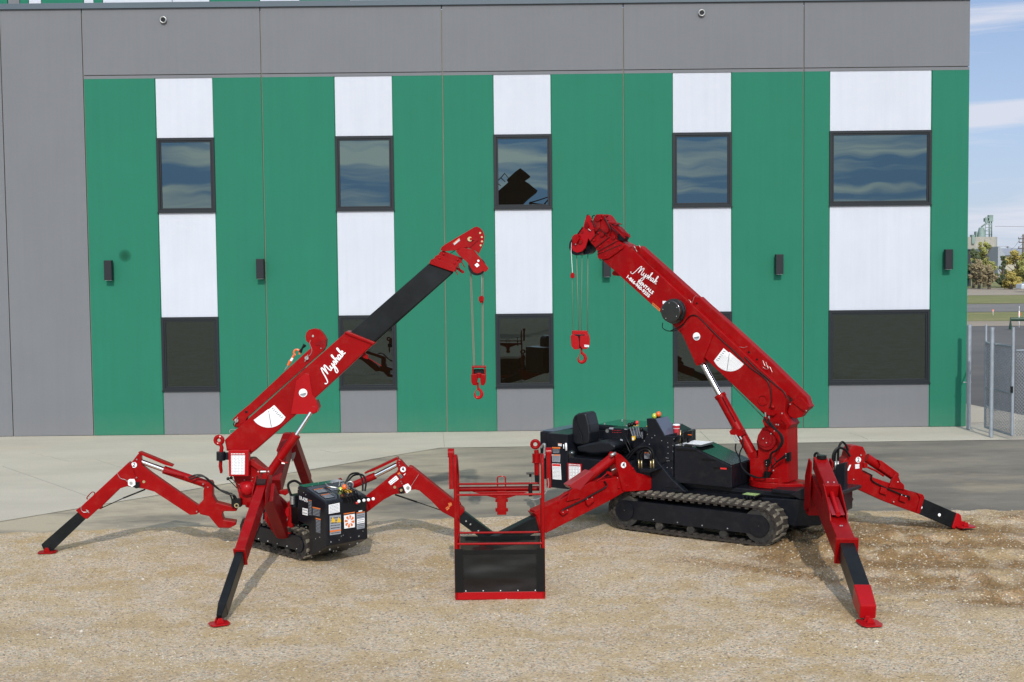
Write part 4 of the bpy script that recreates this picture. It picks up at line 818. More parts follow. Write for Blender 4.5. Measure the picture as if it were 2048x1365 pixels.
sticker('small_label', PS, cr(c3, [(255, 660), (313, 672), (313, 748), (255, 736)]), CB, -.004, 'white', 2, 'gink', None)
sticker('warning_label', PS, cr(c3, [(322, 565), (362, 575), (362, 755), (322, 745)]), CB, -.004, 'ink', 9, 'gink', 'orange', .05)
sticker('warning_label', PS, cr(c3, [(368, 645), (462, 665), (458, 765), (368, 748)]), CB, -.004, 'ink', 5, 'gink', 'orange', .15)
sticker('warning_label', PS, cr(c3, [(405, 770), (466, 785), (462, 955), (408, 945)]), CB, -.004, 'ink', 9, 'gink', 'orange', .10)
w = MB(); a, b = PS.at(*cr(c3, [(219, 562)])[0], -.005), PS.at(*cr(c3, [(313, 598)])[0], -.005); w.text('UR-A295', a, (b-a), Z, .062, -.001, .03, fit=(b-a).length); w.build('lettering', 'white', CB)
m = MB()
for k in range(6):
    p = PS.at(*cr(c3, [(345, 1015+28*k)])[0], -.002); m.box(p, .028, .001, .005, hd, nd, Z)
m.build('vent_slots', 'blk', CB)
m = MB(); m.box(LB(-.72, .2, .62), .09, .16, .18, hd, nd, Z); m.m = 1; m.cyl(LB(-.70, .02, .66), LB(-.70, .02, .80), .045, 14); m.m = 2; m.cyl(LB(-.68, -.02, .70), LB(-.68, -.02, .80), .03, 12); m.box(LB(-.74, .3, .85), .04, .05, .05, hd, nd, Z); m.build('engine', ['blk', 'dark', 'steel'], A)
for k in range(9):
    m = MB(); x_, y_ = -.40+.045*k, .50+.03*math.sin(k*2.3); p = LB(x_, y_, .935-.28*(x_+.44)); m.cyl(p-Z*.02, p+Z*random.uniform(.015, .045), random.uniform(.009, .018), 10); m.build('hose_fitting', random.choice(['steel', 'steel', 'brass', 'blk']), CB)
m = MB(); m.tube(smooth([LB(-.42, .30, .95), LB(-.30, .26, .93), LB(-.22, .33, .91), LB(-.12, .30, .885)]), .008, 6); m.build('cable', 'steel', CB)
m = MB()
for i, (x0, y0, w_, h_, mi) in enumerate(((-.36, .06, .13, .16, 0), (-.20, .05, .12, .15, 1), (-.36, .26, .10, .12, 2))):
    m.m = 0; zz = lambda x: .9345-.285*(x+.44)
    m._f([m.bm.verts.new(LB(a, b, zz(a))) for a, b in ((x0, y0), (x0+w_, y0), (x0+w_, y0+h_), (x0, y0+h_))])
    for j in range(4):
        m.m = 1 if j == 0 else 2; a = x0+.012+.028*j; m._f([m.bm.verts.new(LB(q, b, zz(q)+.0015)) for q, b in ((a, y0+.01), (a+.012, y0+.01), (a+.012, y0+h_-.015), (a, y0+h_-.015))])
m.build('lid_label', ['ink', 'orange', 'gink'], CB)
hose('hydraulic_hose', [LB(-.35, .55, .93), LB(-.33, .62, 1.03), LB(-.22, .66, 1.05), LB(-.12, .64, .98), LB(-.06, .60, .86)], .012, CB)
hose('hydraulic_hose', [LB(-.37, .60, .93), LB(-.33, .66, 1.01), LB(-.20, .70, 1.03), LB(-.10, .68, .96), LB(-.04, .62, .86)], .012, CB)
hose('hydraulic_hose', [LB(-.72, .0, .78), LB(-.76, -.02, .93), LB(-.70, .04, .98), LB(-.62, .1, .92)], .016, A)
# ================================================================ larger crane at the right
q2 = (1040, 810, 6.203); q3 = (1200, 960, 4.876); q4 = (1300, 800, 6.4); q5 = (1580, 860, 5.25); q6 = (1560, 880, 3.4125); q7 = (1120, 410, 4.1375); q8 = (1340, 560, 4.0156); q9 = (1120, 420, 12.41); q10 = (1200, 820, 9.75)
CB_ = V((2.77, 17.31, 0)); hB = -math.radians(35.5); hd, nd = V((math.cos(hB), math.sin(hB), 0)), V((-math.sin(hB), math.cos(hB), 0))
B = thing('spider_crane', CB_, 'larger red spider crane at right with black operator seat and cable reel', 'crane', 'red spider cranes with legs spread on the gravel')
def LP(x, y, z=0.): return CB_+hd*x+nd*y+Z*z
def SY(y): p = LP(0, y); return PL(p.x, p.y, hB)
def lbox(m, x0, x1, y0, y1, z0, z1): return m.box(LP((x0+x1)/2, (y0+y1)/2, (z0+z1)/2), (x1-x0)/2, (y1-y0)/2, (z1-z0)/2, hd, nd, Z)
track(B, LP(0, -.80), hd, nd, 2.52, .55, .34, 50, .15); track(B, LP(0, .80), hd, -nd, 2.52, .55, .34, 50, .15)
m = MB(); lbox(m, -1.5, 1.78, -.36, .36, .40, .64); lbox(m, -1.25, 1.30, -.40, .40, .60, .665); lbox(m, -.7, -.5, -.55, .55, .25, .45); lbox(m, .5, .7, -.55, .55, .25, .45)
m.prism([LP(x, y, .655) for x, y in ((1.0, -.44), (1.8, -.46), (1.86, .46), (1.0, .44))], Z*.05)
m.slab(SY(-.47), [(1522, 996), (1600, 1000), (1636, 1003), (1656, 1020), (1640, 1052), (1585, 1053), (1540, 1030)], .9)
m.slab(SY(-.50), [(1625, 968), (1640, 945), (1658, 955), (1664, 1000), (1600, 1000), (1580, 990)], .10)
m.slab(SY(.2), [(1662, 985), (1672, 930), (1690, 925), (1690, 1010), (1672, 1012)], .10)
m.slab(SY(-.56), [(1232, 962), (1300, 968), (1300, 905), (1345, 960), (1372, 985), (1300, 988), (1235, 978)], .10)
chB = m.build('chassis', 'dark', B, bevel=.010)
m = MB()
for x in (-.50, .62): lbox(m, x, x+.22, -.56, -.36, .600, .612)
m.m = 1
for x in (-.48, .64): lbox(m, x, x+.18, -.54, -.40, .613, .618)
m.m = 0
for x in (-.50, .62):
    for k in range(4): lbox(m, x+.03+.05*k, x+.05+.05*k, -.565, -.555, .57, .60)
m.build('step_plate', ['dark', 'lime'], chB)
# hood
m = MB(); prof = [(-.385, .67), (.465, .67), (.465, .965), (-.095, 1.165), (-.385, 1.17)]; m.prism([LP(x, -.5, z) for x, z in prof], nd*.60); HD = m.build('engine_hood', 'dark', B, bevel=.012)
m = MB(); m.prism([LP(x, y, z+.004) for x, y, z in ((-.095, -.49, 1.168), (.46, -.49, .970), (.46, .09, .970), (-.095, .09, 1.168))], Z*.003); m.prism([LP(x, y, z+.003) for x, y, z in ((-.10, -.49, 1.168), (-.38, -.49, 1.172), (-.38, .09, 1.172), (-.10, .09, 1.168))], Z*.003); m.build('hood_top', 'gloss', HD)
m = MB(); SH5 = SY(-.5)
for x0, y0, x1, y1 in ((335, 622, 600, 660), (660, 752, 840, 785), (810, 855, 1030, 890)): m.slab(SH5, cr(q4, [(x0, y0), (x1, y0+(x1-x0)*.07), (x1, y1+3), (x0, y1-8)]), .01, -.004)
lbox(m, -.36, .0, -.45, .0, 1.176, 1.177)
SF = PL(LP(.465, 0).x, LP(.465, 0).y, hB+math.pi/2)
for y in (-.4, -.3, -.2, -.1): m.box(LP(.467, y, .77), .001, .012, .025, hd, nd, Z)
m.m = 1; m.slab(SH5, cr(q4, [(900, 868), (980, 874), (980, 894), (902, 888)]), .01, -.007); m.build('vent_slots', ['blk', 'knobred'], HD)
m = MB(); m.prism([LP(x, y, 1.179) for x, y in ((-.30, -.30), (-.08, -.30), (-.08, .05), (-.36, .05))], Z*.003); m.build('manual_sheet', 'white', HD)
# rear bodywork
m = MB(); lbox(m, -2.27, -1.93, -.75, -.2, .47, 1.245); lbox(m, -2.50, -2.28, -.60, .3, .55, 1.235); TB = m.build('tank_box', 'dark', B, bevel=.012)
m = MB(); lbox(m, -2.49, -2.28, -.58, .28, 1.242, 1.248); m.build('tank_lid', 'slate', TB)
m = MB(); lbox(m, -1.92, -.90, -.75, .1, .50, .93); lbox(m, -1.90, -1.0, -.1, .1, .94, 1.1); m.build('seat_base', 'dark', B, bevel=.012)
m = MB(); lbox(m, -2.25, -.75, .12, .85, .66, 1.22); m.prism([LP(x, .105, z) for x, z in ((-2.2, 1.225), (-.8, 1.225), (-.95, 1.285), (-2.0, 1.285))], nd*.73); RC = m.build('rear_cover', 'dark', B, bevel=.012)
m = MB(); lbox(m, -2.0, -.95, .12, .82, 1.288, 1.294); m.build('cover_top', 'gloss', RC)
m = MB()
for x, y in ((-1.9, .2), (-1.5, .15), (-1.1, .2), (-1.9, .7), (-1.3, .75)): m.sph(LP(x, y, 1.30), .012, sub=1)
m.m = 1
for x in (-1.45, -1.2): m.sph(LP(x, .3, 1.295), .06, sz=.15)
m.build('bolt_set', ['steel', 'yellow'], RC)
# seat
S6 = SY(-.62)
m = MB(); m.slab(S6, cr(q2, [(645, 190), (668, 135), (720, 105), (790, 95), (822, 118), (830, 150), (856, 250), (866, 350), (858, 440), (845, 490), (700, 500), (650, 470), (642, 320)]), .27)
seat = m.build('operator_seat', 'vinyl', B, bevel=.05)
m = MB(); m.slab(S6, cr(q2, [(690, 520), (850, 478), (1000, 450), (1130, 470), (1180, 510), (1170, 555), (1110, 595), (900, 615), (720, 585)]), .36, -.02); m.build('seat_cushion', 'vinyl', seat, bevel=.045)
m = MB(); m.tube(smooth([S6.at(*q, -.015) for q in cr(q2, [(690, 140), (685, 200), (720, 300), (758, 380), (770, 470)])]), .007, 6); m.build('piping', 'dark', seat)
m = MB(); p = SY(-.70).at(*cr(q2, [(643, 605)])[0]); m.sph(p, .055, sub=3); m.cyl(p-Z*.07, p, .05, 18); m.build('air_filter', 'gloss', B)
# operator consoles
S3 = SY(-.30)
m = MB(); m.slab(S3, cr(q2, [(1030, 372), (1055, 300), (1110, 285), (1330, 300), (1345, 360), (1330, 470), (1180, 465), (1030, 452)]), .25); CN = m.build('gauge_console', 'dark', B, bevel=.01)
m = MB(); c = S3.at(*cr(q2, [(1080, 325)])[0], -.006); m.cyl(c, c+nd*.012, .026); m.m = 1
for k in range(12): m.sph(S3.at(*cr(q2, [(1150+(k % 6)*20, 318+26*(k//6))])[0], -.004), .005, sub=1)
m.m = 2; m.slab(S3, cr(q2, [(1100, 300), (1112, 280), (1160, 282), (1155, 308)]), .004, -.006); m.slab(S3, cr(q2, [(1295, 296), (1332, 300), (1330, 312), (1296, 308)]), .004, -.004); m.slab(S3, cr(q2, [(1242, 425), (1272, 430), (1275, 450), (1245, 442)]), .004, -.3)
m.build('gauge_cluster', ['steel', 'knobred', 'gink'], CN)
m = MB(); m.slab(S3, cr(q2, [(1340, 300), (1500, 290), (1570, 330), (1570, 520), (1440, 560), (1330, 480), (1320, 380)]), .20, .02); m.build('valve_block', 'dark', B, bevel=.01)
m = MB(); m.slab(S3, cr(q10, [(600, 370), (830, 355), (835, 530), (740, 560), (640, 500)]), .01, .0); m.build('valve_plate', 'slate', B)
S4 = SY(-.40)
for (xa, ya), (xb, yb), mt in (((570, 300), (640, 520), 'blk'), ((625, 285), (690, 520), 'blk'), ((685, 265), (745, 520), 'blk'), ((722, 250), (790, 520), 'knobred'), ((806, 385), (828, 560), 'blk')):
    m = MB(); p = S4.at(*cr(q10, [(xa, ya)])[0]); m.tube([p, S4.at(*cr(q10, [(xb, yb)])[0])], .006, 6); m.m = 1; m.sph(p, .026, sz=1.35 if mt == 'blk' else 1.1, sub=2); m.build('control_lever', ['steel', mt], B)
m = MB()
for (a, b, c, d) in ((420, 470, 720, 1130), (465, 440, 640, 830)): m.tube([SY(-.5).at(*q) for q in cr(q10, [(a, b), (c, d)])], .009, 7)
m.build('control_rod', 'blk', B)
m = MB(); m.slab(S4, cr(q10, [(618, 520), (690, 505), (690, 570), (660, 600), (625, 600)]), .004, -.006); m.m = 1; m.slab(S4, cr(q10, [(625, 545), (650, 540), (655, 590), (632, 592)]), .003, -.009); m.build('warning_symbol', ['yellow', 'white'], B)
S5 = SY(-.52)
m = MB(); m.slab(S5, cr(q10, [(905, 170), (1085, 178), (1265, 505), (1490, 520), (1425, 620), (1420, 1000), (1290, 1010), (1130, 1095), (850, 1100), (700, 1000), (720, 720), (840, 640), (925, 470)]), .03)
m.slab(S5, cr(q10, [(905, 172), (1083, 180), (1262, 505), (1262, 560), (925, 480)]), .30, .031); MN = m.build('monitor_tower', 'dark', B, bevel=.008)
m = MB(); A0, A1 = S5.at(*cr(q10, [(1087, 180)])[0], .0), S5.at(*cr(q10, [(1266, 503)])[0], .0); m.prism([A0, A1, A1+nd*.33, A0+nd*.33], (A1-A0).cross(nd).normalized()*(-.008) if (A1-A0).cross(nd).z < 0 else (A1-A0).cross(nd).normalized()*.008); m.build('monitor_panel', 'slate', MN)
m = MB(); m.slab(S5, cr(q10, [(1272, 510), (1490, 445), (1495, 520), (1560, 500), (1560, 560), (1440, 640), (1275, 690)]), .03, .05); lbox(m, -.62, -.40, -.5, -.2, .67, 1.1); m.slab(S5, cr(q10, [(1270, 620), (1425, 600), (1430, 1160), (1280, 1190), (1130, 1180)]), .05, .035); m.build('tower_bracket', 'dark', MN, bevel=.006)
m = MB(); bolts(m, S5, cr(q10, [(925, 478), (1068, 502), (1013, 548), (1202, 604), (963, 672), (1320, 645), (1442, 570), (1327, 730), (1327, 850), (1295, 940), (1325, 945), (1310, 998), (1345, 998), (1422, 815), (1310, 1128), (1394, 1132), (1422, 700), (866, 608)]), .007, -.004); m.build('bolt_set', 'steel', MN)
for x, y, mt in ((1066, 120, 'lens_g'), (1143, 85, 'lens_o')):
    m = MB(); p = SY(-.38).at(*cr(q10, [(x, y)])[0]); m.sph(p, .036, sz=1.1, sub=3); m.m = 1; m.cyl(p-Z*.06, p-Z*.03, .028, 12); m.build('beacon', [mt, 'blk'], MN)
m = MB(); p = SY(-.1).at(*cr(q10, [(1725, 480)])[0]); m.box(p, .055, .04, .05, V((.93, -.3, .15)).normalized(), V((.3, .95, 0)).normalized(), Z); m.tube([p-Z*.04, p-Z*.13], .02, 8); m.m = 1; m.box(p+V((.01, -.055, .0)), .03, .004, .006, hd, nd, Z); m.build('work_light', ['blk', 'lens_o'], B, bevel=.006)
m = MB(); p = SY(-.1).at(*cr(q10, [(1600, 510)])[0]); m.tube([p-Z*.12, p+Z*.05], .012, 6); m.m = 1; m.tube([p+V((-.03, 0, -.1)), p+V((-.02, 0, .08))], .01, 6); m.build('valve_fitting', ['blk', 'brass'], B)
for k in range(14):
    x_ = -1.0+.07*k; m = MB(); p = LP(x_, -.10+.10*math.sin(k*1.9), .98+.10*math.sin(k*1.3)); m.cyl(p-Z*.10, p+Z*random.uniform(.02, .08), random.uniform(.012, .028), 10); m.build('hose_fitting', random.choice(['steel', 'brass', 'blk', 'dark']), B)
for k in range(5):
    y_ = -.35+.12*k; m = MB(); m.tube(smooth([LP(-.95, y_, .95), LP(-.86, y_-.05, 1.12), LP(-.74, y_, 1.10), LP(-.66, y_+.04, .90), LP(-.6, y_, .72)]), .013, 7); m.build('hydraulic_hose', 'blk', B)
# hoses and fittings above leg 4
S7 = SY(-.66)
m = MB(); m.slab(S7, cr(q10, [(735, 1150), (1100, 1150), (1110, 1180), (940, 1240), (800, 1225)]), .20, -.06); m.build('fitting_tray', 'dark', B, bevel=.02)
for k, px in enumerate(([(520, 930), (640, 800), (780, 735), (900, 740), (960, 800)], [(560, 960), (680, 810), (800, 740), (940, 730), (1020, 800), (1040, 900), (1040, 990)], [(745, 960), (760, 860), (830, 790), (930, 780), (990, 860), (990, 980)], [(810, 980), (800, 900), (850, 820)])):
    m = MB(); m.tube(smooth([S7.at(*q, -.02*k) for q in cr(q10, px)]), .016, 8); m.build('hydraulic_hose', 'blk', B)
for x in (755, 808, 988, 1040):
    m = MB(); m.tube([S7.at(*q, -.03) for q in cr(q10, [(x, 970), (x+4, 1140)])], [.010, .013], 8); m.build('hose_fitting', 'brass', B)
sticker('warning_label', S7, cr(q10, [(855, 825), (965, 825), (962, 955), (865, 950)]), B, .05, 'gink', 4, 'ink', 'orange', .2)
sticker('warning_label', SY(-.75), cr(q2, [(398, 525), (500, 528), (500, 545), (398, 542)]), TB, -.004, 'orange', 0)
sticker('warning_label', SY(-.75), cr(q2, [(398, 548), (496, 550), (492, 605), (405, 602)]), TB, -.004, 'ink', 3, 'gink', None)
sticker('warning_label', SY(-.75), cr(q2, [(398, 614), (500, 616), (496, 712), (400, 708)]), TB, -.004, 'gink', 5, 'ink', 'orange', .16)
sticker('manual_label', SY(-.75), cr(q2, [(398, 728), (503, 734), (514, 930), (406, 922)]), TB, -.004, 'white', 9, 'gink', 'knobred', .16)
sticker('small_label', SY(-.75), cr(q2, [(472, 478), (516, 480), (516, 514), (474, 510)]), TB, -.004, 'white', 2, 'gink', 'orange', .2)
m = MB(); m.tube([SY(-.78).at(*q) for q in cr(q2, [(570, 475), (575, 568)])], .014, 8); m.tube([SY(-.78).at(*q) for q in cr(q2, [(542, 492), (543, 545)])], .008, 8); m.build('latch_handle', 'white', TB)
grid_chart(SY(-.76), cr(q2, [(588, 722), (768, 735), (765, 1010), (592, 1005)]), B, -.004)
# stowed hook at the tail
S8 = SY(-.82)
m = MB(); c = S8.at(*cr(q2, [(190, 490)])[0]); u = hd; m.tube([c+V((math.cos(t/14*6.2832), 0, math.sin(t/14*6.2832)))*.052 for t in range(14)], .024, 10, closed=True); m.tube([S8.at(*q) for q in cr(q2, [(200, 560), (208, 610)])], .035, 10)
m.cyl(S8.at(*cr(q2, [(202, 605)])[0]), S8.at(*cr(q2, [(206, 712)])[0]), .058, 20); m.cyl(S8.at(*cr(q2, [(206, 708)])[0]), S8.at(*cr(q2, [(206, 718)])[0]), .068, 20); m.cyl(S8.at(*cr(q2, [(212, 718)])[0]), S8.at(*cr(q2, [(215, 870)])[0]), .042, 16)
m.m = 1; m.slab(S8, cr(q2, [(180, 860), (250, 850), (225, 965), (185, 965)]), .06, -.02); m.build('stowed_hook', ['red', 'dark'], B)
m = MB(); m.tube(smooth([S8.at(*q, -.05) for q in cr(q2, [(262, 530), (290, 492), (308, 500), (302, 600), (300, 660)])]), .016, 8); m.m = 1; m.tube([S8.at(*q, .1) for q in cr(q2, [(315, 600), (345, 595)])], .02, 8); m.build('hook_latch', ['steel', 'lens_o'], B)
# ---- turret
ctr = LP(.795, 0.)
m = MB(); m.cyl(ctr+Z*.67, ctr+Z*.745, .285, 40); m.cyl(ctr+Z*.745, ctr+Z*.80, .245, 40)
P = [ctr+hd*x+nd*y+Z*.672 for x, y in ((0, -.285), (.30, -.22), (.52, -.05), (.52, .1), (.3, .25), (0, .285))]; m.prism(P, Z*.07)
TU = m.build('turret', 'red', B, bevel=.006)
ST = SY(-.17)
m = MB()
m.slab(ST, cr(q4, [(1285, 1050), (1275, 760), (1378, 745), (1378, 640), (1362, 530), (1385, 450), (1440, 355), (1510, 325), (1560, 285), (1600, 250), (1690, 250), (1750, 320), (1770, 1060), (1540, 1075)]), .03)
m.slab(ST, cr(q4, [(1285, 1050), (1275, 760), (1378, 745), (1378, 640), (1362, 530), (1385, 450), (1440, 355), (1510, 325), (1560, 285), (1600, 250), (1690, 250), (1750, 320), (1770, 1060), (1540, 1075)]), .03, .31)
m.slab(ST, cr(q4, [(1700, 330), (1755, 325), (1765, 1060), (1640, 1070), (1600, 900)]), .34, .002)
m.slab(ST, cr(q4, [(1290, 1050), (1285, 775), (1380, 760), (1400, 1060)]), .30, .02)
m.build('turret_column', 'red', TU, bevel=.006)
m = MB(); c = ST.at(*cr(q4, [(1490, 520)])[0], -.05); m.cyl(c, c+nd*.38, .125, 32); c = ST.at(*cr(q4, [(1475, 500)])[0], -.05); m.cyl(c-nd*.012, c+nd*.02, .105, 32); m.build('winch_drum', 'red2', TU)
m = MB(); bolts(m, ST, cr(q4, [(1450, 497), (1548, 435), (1490, 550), (1615, 318), (1643, 322), (1590, 400), (1690, 175), (1580, 905), (1452, 1150), (1286, 1148), (1646, 1178)]), .012, -.06)
m.build('bolt_set', 'steel', TU)
ST2 = SY(-.30)
for px in ([(1475, 235), (1480, 270), (1530, 320), (1640, 410), (1680, 490), (1680, 560), (1620, 645), (1560, 680), (1540, 740), (1545, 820)], [(1515, 240), (1530, 280), (1600, 370), (1680, 450), (1700, 530), (1670, 600), (1610, 650)], [(1540, 700), (1520, 800), (1500, 900), (1490, 1000)], [(1100, 560), (1095, 640), (1150, 760), (1170, 850), (1230, 930), (1330, 990), (1480, 1000)], [(1180, 500), (1190, 580), (1150, 680), (1150, 780), (1190, 880), (1270, 950), (1400, 1005)], [(1545, 880), (1620, 800), (1700, 750), (1740, 720)], [(1590, 740), (1620, 790), (1690, 740), (1740, 700)]):
    th = .014 if len(px) > 5 and px[0][0] > 1300 else .009
    m = MB(); m.tube(smooth([ST2.at(*q) for q in cr(q4, px)]), th, 8); m.build('hydraulic_hose', 'blk', TU)
m = MB(); m.slab(ST, cr(q4, [(1455, 920), (1545, 930), (1500, 1065), (1450, 1050)]), .06, -.05); m.slab(ST, cr(q4, [(1735, 690), (1785, 670), (1785, 790), (1740, 790)]), .06, -.04); m.slab(ST, cr(q4, [(1462, 770), (1510, 760), (1520, 850), (1480, 860)]), .05, -.04)
m.m = 1; bolts(m, ST, cr(q4, [(1738, 692), (1738, 718), (1738, 745), (1490, 800), (1490, 830)]), .008, -.10); m.build('hose_connector', ['blk', 'steel'], TU)
# ---- boom
aB = hB; pb = LP(.795, -.17); PBm = PL(pb.x, pb.y, aB)
WB = .30
m = MB()
base = [(1322, 627), (1345, 573), (1378, 604), (1550, 764), (1572, 790), (1569, 828), (1582, 850), (1572, 862), (1530, 858), (1524, 842), (1529, 831), (1412, 719)]
m.slab(PBm, base, WB)
m.slab(PBm, cr(q8, [(750, 1060), (765, 1020), (850, 1075), (825, 1085), (790, 1080)]), .02, -.022)
BM = m.build('boom', 'red', B, bevel=.012)
m = MB(); m.slab(PBm, [(1197, 514), (1212, 496), (1226, 478), (1250, 489), (1264, 497), (1350, 578), (1378, 606), (1340, 640), (1322, 627)], WB-.03, .015); S2 = m.build('boom_section', 'red', B, bevel=.012)
GP = cr(q8, [(128, 345), (165, 300), (215, 300), (275, 355), (345, 440), (305, 550), (262, 650), (245, 683), (212, 690), (80, 400)])
m = MB(); m.slab(PBm, GP, .02, -.018); m.slab(PBm, GP, .02, WB); m.slab(PBm, cr(q8, [(190, 650), (225, 560), (265, 560), (262, 650), (245, 683), (212, 690)]), WB-.02, .01); disc(m, PBm, *cr(q8, [(243, 650)])[0], .045, -.03, WB+.06); m.build('cylinder_bracket', 'red', BM, bevel=.004)
m = MB(); c0 = PBm.at(*cr(q8, [(745, 968)])[0], -.012)
z = Z; u = PBm.d; m.tube([c0+(u*math.cos(t/20*6.2832)+z*math.sin(t/20*6.2832))*.065 for t in range(20)], .006, 6, closed=True); m.sph(PBm.at(*cr(q8, [(828, 1022)])[0], -.01), .028, sy=1, sub=2); m.build('pivot_pin', 'red', BM)
badge(PBm, *cr(q8, [(213, 455)])[0], .054, -.024, BM)
# load chart fan, mirrored
fan_chart(PBm, cr(q8, [(352, 648)])[0], cr(q8, [(478, 580)])[0], cr(q8, [(592, 678)])[0], BM, -.004, .47)
mb = MB(); mb.slab(PBm, cr(q8, [(352, 650), (430, 550), (480, 592), (470, 640), (400, 668)]), .002, -.0035); mb.m = 1
for k in range(6):
    for j in range(2): a = PBm.at(*cr(q8, [(376+11*k, 645-14*k)])[0], -.005); mb.box(a+V((.014*j, -.01*j, -.004*j)), .009, .0004, .003, (PBm.d*.8-Z*.6), PBm.n, (PBm.d*.6+Z*.8))
mb.build('load_angle_scale', ['white', 'ink'], BM)
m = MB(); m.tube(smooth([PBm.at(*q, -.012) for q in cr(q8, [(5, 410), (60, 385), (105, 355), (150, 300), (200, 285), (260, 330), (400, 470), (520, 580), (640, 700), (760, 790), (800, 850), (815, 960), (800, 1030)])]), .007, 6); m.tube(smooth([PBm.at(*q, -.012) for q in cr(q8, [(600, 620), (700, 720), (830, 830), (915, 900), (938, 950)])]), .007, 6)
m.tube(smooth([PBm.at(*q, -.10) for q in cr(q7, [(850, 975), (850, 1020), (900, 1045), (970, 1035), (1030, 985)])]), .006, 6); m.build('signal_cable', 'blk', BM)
m = MB(); m.slab(PBm, cr(q8, [(725, 1040), (758, 1020), (770, 1032), (845, 1078), (838, 1090), (790, 1088)]), .05, -.05); m.m = 1; m.tube([PBm.at(*q, -.06) for q in cr(q8, [(765, 1065), (768, 1100)])], .01, 6); m.tube([PBm.at(*q, -.06) for q in cr(q8, [(793, 1095), (797, 1135)])], .01, 6); m.build('hose_bracket', ['red', 'steel'], BM)
m = MB(); ca = ST2
m.tube([PBm.at(*q, .1) for q in cr(q8, [(490, 840), (790, 1145)])], .006, 6); m.build('winch_rope', 'rope', B)
# cable reel
def capx(x, y, off): return PBm.at(x, y, off)
m = MB(); rc = cr(q7, [(958, 880)])[0]; c = PBm.at(*rc, -.0)
for r_, o0, o1 in ((.15, -.02, .0), (.172, -.035, -.02), (.150, -.06, -.035), (.172, -.075, -.06), (.165, -.09, -.075), (.150, -.15, -.09)):
    m.cyl(c+PBm.n*o0, c+PBm.n*o1, r_, 36)
m.cyl(c+PBm.n*-.158, c+PBm.n*-.15, .14, 36, .150); RL = m.build('cable_reel', 'gloss', B, bevel=.003)
m = MB()
for t in (-.6, .5, 1.7, 2.9, 4.1): m.sph(c+PBm.n*-.160+(PBm.d*math.cos(t)+Z*math.sin(t))*.115, .008, sub=1)
m.m = 1; m.box(c+PBm.n*-.10+PBm.d*(-.12)+Z*.12, .02, .015, .02, PBm.d, PBm.n, Z); m.build('reel_screw', ['steel', 'white'], RL)
sticker('warning_label', PBm, cr(q7, [(766, 808), (830, 862), (826, 884), (762, 828)]), S2, .011, 'orange', 1, 'ink')
# lettering
w = MB(); a, b, u, v = screen_basis(PBm, cr(q7, [(625, 552)])[0], cr(q7, [(800, 662)])[0], .011); v = PBm.n.cross(u)*-1 if PBm.n.cross(u).z < 0 else PBm.n.cross(u)
script_word(w, a, u, v, (b-a).length/9.6, -PBm.n, .24); w.build('lettering', 'white', S2)
for txt, p0, p1, hgt in (('RENTALS', (640, 640), (764, 741), .072), ('1-866-960-9255', (546, 597), (730, 765), .072)):
    w = MB(); a = PBm.at(*cr(q7, [p0])[0], .010); b = PBm.at(*cr(q7, [p1])[0], .010); u = (b-a); vv = PBm.n.cross(u.normalized()); vv = vv if vv.z > 0 else -vv
    n_ = {'RENTALS': 4.55, '1-866-960-9255': 8.0}[txt]; w.text(txt, a, u, vv, .066, .002, .035, fit=u.length); w.build('lettering', 'white', S2)
# stowed jib above the boom
m = MB(); m.slab(PBm, [(1273, 492), (1280, 493), (1345, 551), (1395, 596), (1390, 612), (1376, 606), (1330, 560), (1268, 503)], .14, .08); m.build('searcher_arm', 'red', B, bevel=.006)
m = MB()
JP = cr(q8, [(140, 175), (160, 150), (235, 138), (300, 200), (500, 375), (800, 650), (1100, 945), (1122, 1020), (1082, 1065), (1050, 1105), (1000, 1115), (960, 1100), (943, 1060), (962, 990), (988, 966), (932, 912), (711, 700), (509, 528), (262, 282)])
m.slab(PBm, JP, .13, .07)
m.slab(PBm, cr(q8, [(1030, 940), (1060, 950), (1120, 1020), (1100, 1045), (1075, 1060), (980, 985)]), .17, .05)
JB = m.build('stowed_jib', 'red', B, bevel=.008)
M['gap_shade'] = mat('dark_gap_shade', (.02, .001, .001), .9)
m = MB(); m.tube([PBm.at(*q, .03) for q in cr(q8, [(215, 250), (262, 286), (509, 533), (711, 715), (905, 893)])], .011, 6); m.build('gap_shade_strip', 'gap_shade', JB)  # dark tube painted in as the shade between jib and boom
m = MB(); m.tube([PBm.at(*q, .03) for q in cr(q7, [(600, 378), (800, 560), (1000, 745), (1090, 825)])], .009, 6); m.build('gap_shade_strip', 'gap_shade', S2)  # same painted shade line, below the searcher arm
m = MB(); m.slab(PBm, cr(q8, [(128, 186), (145, 180), (208, 238), (195, 248)]), .04, .03); m.slab(PBm, cr(q8, [(505, 540), (520, 535), (585, 598), (570, 605)]), .04, .03); m.slab(PBm, cr(q8, [(690, 715), (702, 708), (765, 770), (752, 780)]), .04, .03); m.m = 1
bolts(m, PBm, cr(q8, [(200, 240), (575, 600), (757, 775), (515, 542), (695, 715), (965, 1000), (1095, 1052)]), .010, .03); m.m = 2
for x, y in ((213, 190), (632, 582), (697, 640)): disc(m, PBm, *cr(q8, [(x, y)])[0], .014, .066, .006)
m.m = 0; disc(m, PBm, *cr(q8, [(912, 965)])[0], .04, .04, .05)
m.build('jib_hinge', ['red2', 'steel', 'blk'], JB)
for ps in ([(150, 160), (165, 175), (175, 190), (195, 140), (215, 125)], [(545, 548), (560, 540), (590, 545), (620, 535)], [(745, 700), (765, 715), (790, 715), (780, 690), (770, 660)], [(745, 650), (765, 690), (800, 700), (820, 740)]):
    m = MB(); m.tube(smooth([PBm.at(*q, .03) for q in cr(q8, ps)]), .0022, 5); m.build('lynch_pin', 'steel', JB)
m = MB()
